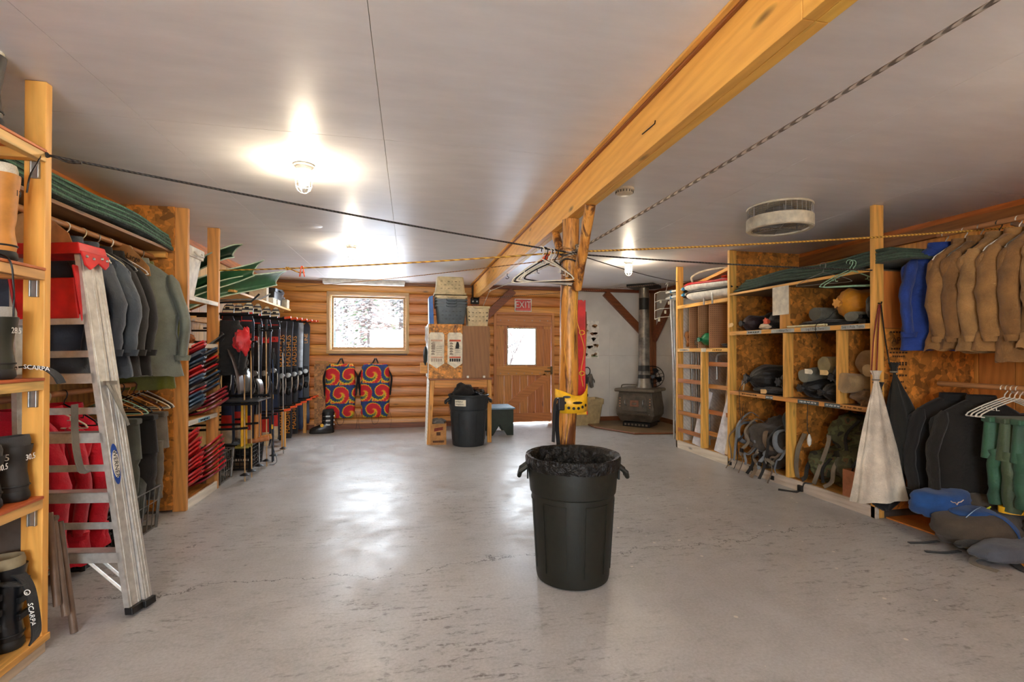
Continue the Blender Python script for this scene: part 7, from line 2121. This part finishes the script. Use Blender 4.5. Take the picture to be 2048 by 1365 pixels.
for x, y, w_ in ((-.64, .82, 'just above the camera on its left'), (2.74, .9, 'just above the camera on its right'), (-.64, -1.6, 'by the added front window'), (2.74, -1.6, 'behind it on the right')):
    caged_lamp('added caged fill bulb out of view on the ceiling ' + w_, x, y)  # extra lamps added out of view to light the front of the room
# smoke detectors, ceiling patch, ventilator
sd = thing('smoke_detector', 'round white smoke detector on the ceiling beside the beam', 'smoke detector', (1.48, 3.22, ZC - .04))
m = MB(); m.lathe([(.001, ZC - .001), (.068, ZC - .001), (.068, ZC - .016), (.060, ZC - .018), (.058, ZC - .036), (.045, ZC - .044), (.001, ZC - .045)], 28, (1.48, 3.22, 0)); m.build('housing', CREAM, sd, smooth=35)
m = MB()
for k in range(18):
    a = 2 * PI * k / 18
    m.box(1.48 + .0595 * math.cos(a) - .003, 1.48 + .0595 * math.cos(a) + .003, 3.22 + .0595 * math.sin(a) - .003, 3.22 + .0595 * math.sin(a) + .003, ZC - .034, ZC - .02)
m.build('vent_slots', plain('slot_grey', (90, 84, 74), .6), sd)['kind'] = 'stuff'
cp_ = MB(); cp_.lathe([(.001, ZC - .001), (.10, ZC - .001), (.095, ZC - .005), (.001, ZC - .006)], 28, (-.89, 4.78, 0)); tag(cp_.build('ceiling_plate', CM, smooth=40), 'flat round painted cover plate on the ceiling between two lamps', 'cover plate')
vf = thing('ceiling_ventilator', 'large round white ceiling ventilator with a wire band and open grille', 'ventilator', (2.86, 3.36, ZC - .19))
vx, vy, vr = 2.86, 3.36, .235
m = MB(); m.lathe([(.001, ZC - .001), (vr, ZC - .001), (vr + .003, ZC - .008), (vr, ZC - .016), (.001, ZC - .016)], 48, (vx, vy, 0)); m.build('top_ring', CREAM, vf, smooth=40)
m = MB(); m.lathe([(vr, ZC - .09), (vr + .004, ZC - .095), (vr + .004, ZC - .178), (vr - .006, ZC - .186), (vr - .03, ZC - .184), (vr - .035, ZC - .17), (vr - .012, ZC - .165), (vr - .012, ZC - .09)], 48, (vx, vy, 0), closed=True); m.build('lower_band', CREAM, vf, smooth=35)
m = MB()
for k in range(36):
    a = 2 * PI * k / 36
    m.tube([(vx + (vr - .006) * math.cos(a), vy + (vr - .006) * math.sin(a), ZC - .014), (vx + (vr - .006) * math.cos(a), vy + (vr - .006) * math.sin(a), ZC - .095)], .0016 if k % 6 else .004, 4)
for j in range(5):
    z = ZC - .025 - .014 * j
    m.tube([(vx + (vr - .006) * math.cos(2 * PI * k / 40), vy + (vr - .006) * math.sin(2 * PI * k / 40), z) for k in range(41)], .0014, 4)
m.build('wire_band', STEEL, vf)
m = MB()
for r_ in [.05 + .016 * k for k in range(10)]:
    m.tube([(vx + r_ * math.cos(2 * PI * k / 36), vy + r_ * math.sin(2 * PI * k / 36), ZC - .172) for k in range(37)], .0016, 4)
for k in range(6):
    a = PI * k / 3
    m.tube([(vx, vy, ZC - .174), (vx + (vr - .034) * math.cos(a), vy + (vr - .034) * math.sin(a), ZC - .174)], .003, 4)
m.build('grille', STEEL, vf)
m = MB(); m.lathe([(.001, ZC - .02), (.10, ZC - .02), (.10, ZC - .12), (.07, ZC - .15), (.001, ZC - .155)], 24, (vx, vy, 0)); m.build('motor', plain('grey_motor', (120, 118, 112), .5), vf, smooth=40)
for k in range(3):
    a = 2 * PI * k / 3
    m = MB(); m.cyl((vx + .16 * math.cos(a), vy + .16 * math.sin(a), ZC - .02), (vx + .16 * math.cos(a), vy + .16 * math.sin(a), ZC - .17), .006); m.build('stay', STEEL, vf)

# ================================================================ clotheslines
def rope_mat(name, a, b, sc=170.):
    t = NT(name)
    v = t.coords((1, 1, 1), rnd=False)
    wv = t.n('ShaderNodeTexWave', wave_type='BANDS', bands_direction='DIAGONAL'); wv.inputs['Scale'].default_value = sc / 6.28
    t.l(v, wv.inputs['Vector'])
    t.setp(t.ramp(wv.outputs['Fac'], [(.3, a), (.7, b)]), .7)
    t.bump(wv.outputs['Fac'], .6, .004)
    return t.mat
RB = rope_mat('black_rope', (30, 27, 26), (66, 60, 56)); RY = rope_mat('yellow_rope', (146, 100, 30), (220, 172, 70)); RG = rope_mat('striped_rope', (96, 86, 74), (176, 164, 146)); RN = rope_mat('thin_brown_rope', (120, 80, 40), (170, 124, 70)); RD = rope_mat('bead_chain', (60, 44, 34), (150, 120, 96), 260)
def rope(label, p, q, r, mat, sag=.03, k=24, knot=None, name='clothesline'):
    p, q = Vector(p), Vector(q)
    t = thing(name, label, 'rope', tuple((p + q) / 2 - Vector((0, 0, sag))))
    pts = [p.lerp(q, i / k) - Vector((0, 0, sag * 4 * (i / k) * (1 - i / k))) for i in range(k + 1)]
    m = MB(); m.tube(pts, r, 7); m.build('line', mat, t, smooth=60)
    for f in knot or ():
        c = pts[int(f * k)]
        m = MB(); lump(m, c, (r * 3, r * 2.4, r * 2.2), f * 7, rough=.5, n=12, k=8); m.build('knot', mat, t, smooth=60)
        m = MB(); m.tube(smooth_path([c, c + Vector((.05, -.02, -.015)), c + Vector((.10, -.03, -.035)), c + Vector((.15, -.03, -.035))], 4), r * .9, 6); m.build('rope_tail', mat, t, smooth=60)
    return t
PO = (1.10, 3.215)
rope('black rope stretched from the boot shelf post to the log post', (-1.525, 2.452, 2.125), (1.05, 3.225, 1.975), .0055, RB, .015, knot=(0.02,))
rope('thick striped rope rising from the log post to the ceiling at the upper right', (1.15, 3.19, 2.0), (1.845, 1.03, 2.428), .0085, RG, .01)
rope('yellow rope from the log post to the right wall across the tan coats', (1.165, 3.23, 1.985), (4.46, 2.62, 2.20), .007, RY, .02)
rope('black rope from the log post to the near post of the gear shelf', (1.165, 3.24, 1.965), (3.535, 3.17, 1.93), .006, RB, .012)
rope('thin dark rope from the log post to the far post of the peg board unit', (1.165, 3.25, 1.96), (3.53, 6.01, 2.235), .004, RB, .02)
rope('yellow and black rope from the log post to the snowshoe shelf', (1.04, 3.24, 1.975), (-1.75, 5.07, 2.045), .0065, RY, .02, knot=(.78,))
rope('thin brown rope from the log post to the back wall above the window', (1.04, 3.26, 1.935), (-1.80, 8.46, 2.325), .004, RN, .02, knot=(.06,))
rope('white cord running from the log post along the beam to the back wall', (1.05, 3.3, 1.94), (1.13, 7.02, 2.165), .004, plain('white_cord', (206, 198, 176), .7), .01)
rope('white cord slanting from the beam hook down to the cream basket', (1.13, 7.02, 2.165), (1.06, 7.24, 1.94), .004, plain('white_cord', (206, 198, 176), .7), .0, 4)
rope('beaded chain line strung from the beam end to the right wall by the stove', (1.17, 8.20, 2.185), (4.46, 6.42, 2.375), .004, RD, .02)
wrp = thing('rope_lashing', 'tangle of ropes lashed around the log post below its braces', 'rope', (1.10, 3.26, 1.9))
for k in range(6):
    z = 1.915 + .017 * k
    m = MB(); m.tube([(1.10 + .072 * math.cos(a + k), 3.275 + .074 * math.sin(a + k), z + .012 * math.sin(a * 2 + k)) for a in (2 * PI * q / 18 for q in range(19))], .006, 6); m.build('turn', [RB, RN, RG, RB, RG, RN][k], wrp, smooth=60)
m = MB(); lump(m, (1.15, 3.18, 1.99), (.04, .035, .04), 3.3, rough=.6); m.build('knot', RG, wrp, smooth=60)
yc = thing('yellow_cord', 'thin yellow cord running down the log post in loose loops', 'cord', (1.09, 3.2, .3))
for k, pts in enumerate(([(1.05, 3.205, 1.9), (1.055, 3.20, 1.6), (1.03, 3.205, 1.35), (1.07, 3.20, 1.0), (1.03, 3.20, .5), (1.02, 3.20, .3)], [(1.15, 3.21, 1.9), (1.12, 3.20, 1.55), (1.145, 3.20, 1.42), (1.175, 3.20, 1.30), (1.15, 3.195, 1.15), (1.165, 3.195, 1.05)], [(1.13, 3.205, 1.85), (1.10, 3.20, 1.45), (1.09, 3.20, 1.15), (1.07, 3.20, .9)])):
    m = MB(); m.tube(smooth_path(pts, 6), .003, 6); m.build('strand', plain('yellow_cord', (206, 150, 44), .6), yc, smooth=60)
for z in (1.42, 1.14):
    m = MB(); m.tube([(1.155 + .018 * math.cos(a), 3.19, z + .014 * math.sin(a)) for a in (2 * PI * q / 12 for q in range(13))], .004, 6); m.build('loop', plain('yellow_cord', (206, 150, 44), .6), yc, smooth=60)
# hangers at the post
HN = [BLACK, plain('off_white_hanger', (224, 216, 196), .4, bump=.02)]
for k in range(5):
    f = .925 + .011 * k
    p = Vector((-1.525, 2.452, 2.125)).lerp(Vector((1.05, 3.225, 1.975)), f)
    hanger((p.x, p.y, p.z + .008), HN[k != 1 and k != 4], '%s hanger on the black rope left of the log post, %s from the post' % (['black', 'off-white'][k != 1 and k != 4], ['fifth', 'fourth', 'third', 'second', 'first'][k]), rz=R(-14 + 5 * k), w=.40, drop=.15, tilt=R(-3 + 2 * k), group='hangers on the rope by the log post')
def clip(label, p, col, rz=0., rx=0.):
    t = thing('clothes_clip', label, 'clip', (0, 0, 0), 'orange clothes clips')
    for s in (-1, 1):
        m = MB(); m.bar((s * .004, 0, .018), (s * .020, 0, -.075), .016, .010, up=(1, 0, 0)); m.build('jaw', col, t, bevel=.002)
    m = MB(); m.lathe([(.007, -.009), (.007, .009)], 10, (0, 0, -.018), 'y'); m.build('spring', STEEL, t)
    t.location = p; t.rotation_euler = (rx, 0, rz)
A_, B_ = Vector((1.04, 3.24, 1.975)), Vector((-1.75, 5.07, 2.045))
p = A_.lerp(B_, .70); clip('orange clothes clip hanging on the yellow rope over the floor', (p.x, p.y, p.z - .018), ORANGEP)
clip('orange clothes clip on the thin rope beside the log post', (.965, 3.36, 1.985), ORANGEP, rx=R(50), rz=R(30))
for k, (y, lb) in enumerate(((7.02, 'far'), (5.70, 'near'))):
    m = MB(); m.tube(smooth_path([(1.13, y, 2.213), (1.13, y, 2.185), (1.15, y, 2.165), (1.13, y, 2.15), (1.11, y, 2.16)], 4), .004, 6); tag(m.build('beam_hook', BLACKM if k else CREAM, smooth=60), lb + ' screw hook under the beam', 'hook')
m = MB(); m.tube([(1.0615 - .003, 2.11, 2.305), (1.0615 - .003, 1.99, 2.30), (1.058, 1.985, 2.312)], .0025, 5); tag(m.build('bent_nail', BLACKM), 'bent dark nail on the left face of the beam', 'nail')
# yellow slotted plate strapped to the post, red and yellow board behind
yp = thing('slotted_plate', 'yellow plastic plate with black slots strapped around the log post', 'plate', (1.07, 3.2, .86))
def pf(u, z):
    a = R(200 + 150 * u)
    return Vector((1.085 + .122 * math.cos(a), 3.26 + .115 * math.sin(a) - .01, z))
rows = []
for i in range(15):
    u = i / 14
    zt = 1.0 + .045 * (u - .45) ** 2 * 4 + .012 * math.sin(u * 8); zb = .855 + .03 * u + .02 * (1 - u) ** 2
    rows.append([pf(u, zb), pf(u, zb + (zt - zb) * .5), pf(u, zt)])
m = MB(); m.loft(rows, cap=False, closed=False); m.build('plate', YELLOWP, yp, smooth=60, solid=.008)
def pol_on(u, z, du, dz, nm, mt):
    m = MB(); a = R(200 + 150 * u); n_ = Vector((math.cos(a), math.sin(a), 0)); c = pf(u, z) + n_ * .006; s = Vector((-n_.y, n_.x, 0))
    m.prism([(du * math.cos(q), dz * math.sin(q)) for q in (2 * PI * k / 14 for k in range(14))], c, s, (0, 0, 1), n_ * .003); m.build(nm, mt, yp)
for u, z, du, dz in ((.30, .985, .026, .008), (.52, .945, .036, .009)):
    pol_on(u, z, du, dz, 'slot', BLACK)
for u, z in ((.26, .945), (.34, .912), (.44, .908), (.54, .908), (.64, .915), (.74, .925), (.86, .99)):
    pol_on(u, z, .010, .010, 'peg_hole', INK)
m = strap([(.985, 3.14, .98), (.955, 3.13, .975), (.94, 3.12, .93), (.935, 3.12, .80), (.93, 3.12, .69)], .028, .004); m.build('strap_tail', BWEB, yp)
m = strap([(.99, 3.14, .95), (.965, 3.12, .93), (.955, 3.115, .80), (.968, 3.11, .62), (.975, 3.11, .40)], .030, .004); m.build('strap_tail', BWEB, yp)
box('buckle', BLACK, (.962, 1.005, 3.10, 3.135, .90, .985), yp, .006)
rb = thing('rescue_board', 'tall narrow red and yellow plastic board strapped behind the log post', 'board', (1.19, 3.35, .83))
def brow(z):
    f = min(1, max(0, (1.66 - z) / 1.66))
    xr = 1.232 + .045 * max(0, (1.0 - z) / .4) if z > .6 else 1.277
    return (1.14, xr, z)
zz = [1.66, 1.645, 1.60, 1.4, 1.2, 1.1, 1.0, .975]
def bl(zs, mt, nm):
    m = MB(); m.loft([[(brow(z)[0], 3.346, z), (brow(z)[1] - (.02 if z > 1.655 else 0), 3.346, z), (brow(z)[1] - (.02 if z > 1.655 else 0), 3.366, z), (brow(z)[0], 3.366, z)] for z in zs]); return m.build(nm, mt, rb, bevel=.004)
bl(zz, REDP, 'red_blade'); bl([.974, .94, .9, .86, .835], YELLOWP, 'yellow_blade')
m = MB(); m.tube([(brow(z)[1] + .004, 3.356, z) for z in zz + [.9, .86, .835]], .006, 6); m.build('red_edge', REDP, rb, smooth=60)
m = MB(); m.loft([[(1.17, 3.367, z), (1.245 + .012 * math.sin((z - 1.2) * 6), 3.367, z), (1.245 + .012 * math.sin((z - 1.2) * 6), 3.382, z), (1.19, 3.382, z)] for z in (1.58, 1.5, 1.4, 1.3, 1.2, 1.12)]); m.build('wooden_back', PL, rb, bevel=.003)

# ================================================================ rubbish bin in the foreground
GBIN = plain('dark_green_black_plastic', (22, 25, 18), .5, scale=40, bump=.06)
def liner_mat():
    t = NT('black_bin_liner'); v = t.coords()
    a = t.noise(v, 26, 4, .6, .6)
    t.setp((8, 8, 8), .3); t.b.inputs['Specular IOR Level'].default_value = .45; t.bump(a, 1., .03)
    return t.mat
brute('trash_can', 'large dark green rubbish bin with a black liner in the middle of the floor', (.925, 2.71, 0), .262, .695, GBIN, rz=R(-14), liner=liner_mat())

# ================================================================ outdoors
def hill(x, y):
    d = max(0, y - 11)
    h = -.25 + d * .055 + max(0, (-x - 1) * .018 * d) * (1 if x < 0 else 0)
    if y < 0:
        h = -.25
    return h + .12 * nz(x * .25, y * .25) * min(1, d * .2)
m = MB(); m.grid(lambda u, v: (-30 + 60 * u, 9.2 + 62 * v, hill(-30 + 60 * u, 9.2 + 62 * v)), 40, 44)
sn = m.build('snow_ground', plain('snow', (228, 231, 238), .8, scale=.6, var=.05), loc=(0, 0, 0), smooth=60); sn['kind'] = 'structure'
m = MB(); m.box(-30, 30, -40, YF - .35, -.35, -.25); sn = m.build('snow_ground', plain('snow', (228, 231, 238), .8), loc=(0, -10, 0)); sn['kind'] = 'structure'
FROST = [plain('frosted_needles', (108, 90, 84), .9, var=.35, scale=6), plain('frosted_grey', (100, 99, 99), .9, var=.35, scale=6), plain('green_needles', (44, 60, 38), .9, var=.4, scale=6)]
BARK = plain('bark', (50, 42, 38), .9)
def conifer_proto(seed, mats):
    rn = random.Random(seed)
    t = thing('conifer', '', 'tree')
    m = MB(); m.tube([(0, 0, 0), (0, 0, 5.2)], [.13, .02], 8); m.build('trunk', BARK, t, smooth=60)
    m = MB()
    for k in range(1500):
        f = rn.random() ** .8
        z = .35 + 4.9 * f
        rr = (1.45 * (1 - f) + .06) * math.sqrt(rn.random())
        a = rn.random() * 2 * PI
        x, y = rr * math.cos(a), rr * math.sin(a)
        z -= rr * .28
        s = .09 + .09 * rn.random()
        d = Vector((math.cos(a), math.sin(a), -.35 + .3 * rn.random())).normalized()
        sd_ = Vector((-math.sin(a), math.cos(a), .4 * (rn.random() - .5))).normalized()
        c = Vector((x, y, z))
        m.cur = 0 if rn.random() < .62 else (1 if rn.random() < .8 else 2)
        m.add([c - sd_ * s * .5, c + d * s * 1.6, c + sd_ * s * .5, c + Vector((0, 0, s * .3))], [(0, 1, 3), (1, 2, 3), (0, 3, 2)])
    m.build('foliage', mats, t)
    return t
def bush_proto(seed):
    rn = random.Random(seed)
    t = thing('shrub', '', 'shrub')
    m = MB()
    for k in range(9):
        a = rn.random() * 2 * PI
        m.tube([(0, 0, 0), (.25 * math.cos(a), .25 * math.sin(a), .7), (.6 * math.cos(a), .6 * math.sin(a), 1.4)], [.03, .02, .006], 5)
    m.build('stems', BARK, t)
    m = MB()
    for k in range(500):
        a = rn.random() * 2 * PI; b = math.acos(2 * rn.random() - 1); rr = .85 * rn.random() ** .5
        c = Vector((rr * math.sin(b) * math.cos(a), rr * math.sin(b) * math.sin(a), 1.1 + .7 * rr * math.cos(b)))
        s = .05 + .06 * rn.random()
        u = Vector((rn.random() - .5, rn.random() - .5, rn.random() - .5)).normalized(); w = u.cross(Vector((0, 0, 1))).normalized()
        m.cur = 0 if rn.random() < .7 else 1
        m.add([c - w * s * .5, c + u * s * 1.5, c + w * s * .5, c + Vector((0, 0, s * .4))], [(0, 1, 3), (1, 2, 3), (0, 3, 2)])
    m.build('twigs', FROST, t)
    return t
c1 = conifer_proto(3, FROST); c2 = conifer_proto(8, [FROST[1], FROST[0], FROST[2]]); b1 = bush_proto(4)
spots = [(-1.5, 19.5, c1, 1.0), (-.35, 21.0, c2, 1.1), (-2.2, 24.5, c2, 1.2), (.8, 24.0, c1, 1.2), (-.9, 27.0, c1, 1.3), (-3.6, 29.5, c1, 1.2), (1.9, 29.0, c2, 1.3), (-1.9, 32.0, c2, 1.5), (.3, 34.0, c1, 1.6), (-4.9, 34.0, c2, 1.4), (2.6, 36.0, c1, 1.6), (-3.2, 38.0, c1, 1.7), (-6.3, 40.0, c2, 1.7), (4.0, 42.0, c2, 1.6), (3.3, 23.5, c1, 1.0)]
first = set()
ordn = ['nearest', 'second nearest', 'third nearest', 'fourth nearest', 'fifth nearest', 'sixth nearest', 'seventh nearest', 'eighth nearest', 'ninth nearest', 'tenth nearest', 'eleventh nearest', 'twelfth nearest', 'thirteenth nearest', 'fourteenth nearest', 'farthest']
for i, (x, y, pr_, s) in enumerate(sorted(spots, key=lambda q: q[1])):
    lb = 'frosted conifer on the snowy slope outside the window, %s to the house' % ordn[i]
    if i == 0 or pr_ not in first:
        first.add(pr_); o = pr_; o.location = (x, y, hill(x, y)); o.scale = (s, s, s); o['label'] = lb
    else:
        o = dup(pr_, (x, y, hill(x, y)), (0, 0, i * 1.3), lb, (s, s, s))
    o['group'] = 'frosted conifers outside'
for i, (x, y, s, lb) in enumerate(((-2.25, 16.2, .9, 'frosty shrub on the slope at the left of the window view'), (4.05, 20.5, 1.3, 'frosty shrub seen through the door window'), (-1.9, 15.2, .55, 'small frosty shrub low on the slope outside the window'))):
    o = b1 if i == 0 else dup(b1, (x, y, hill(x, y)), (0, 0, i), lb, (s, s, s))
    o.location = (x, y, hill(x, y)); o.scale = (s, s, s); o['label'] = lb; o['group'] = 'frosty shrubs outside'
tk = thing('tree_trunk', 'dark mossy tree trunk close outside the left edge of the window', 'tree', (-1.62, 10.8, -.25))
m = MB(); m.tube([(-1.60, 10.8, -.25), (-1.58, 10.8, 1.2), (-1.57, 10.8, 1.86), (-1.55, 10.8, 2.0)], [.11, .075, .055, .02], 10); m.build('trunk', plain('mossy_bark', (50, 60, 56), .9, var=.4, scale=20), tk, smooth=60)
m = MB(); m.tube([(-1.57, 10.8, 1.72), (-1.42, 10.8, 1.73)], [.03, .012], 8); m.build('branch_stub', BARK, tk, smooth=60)
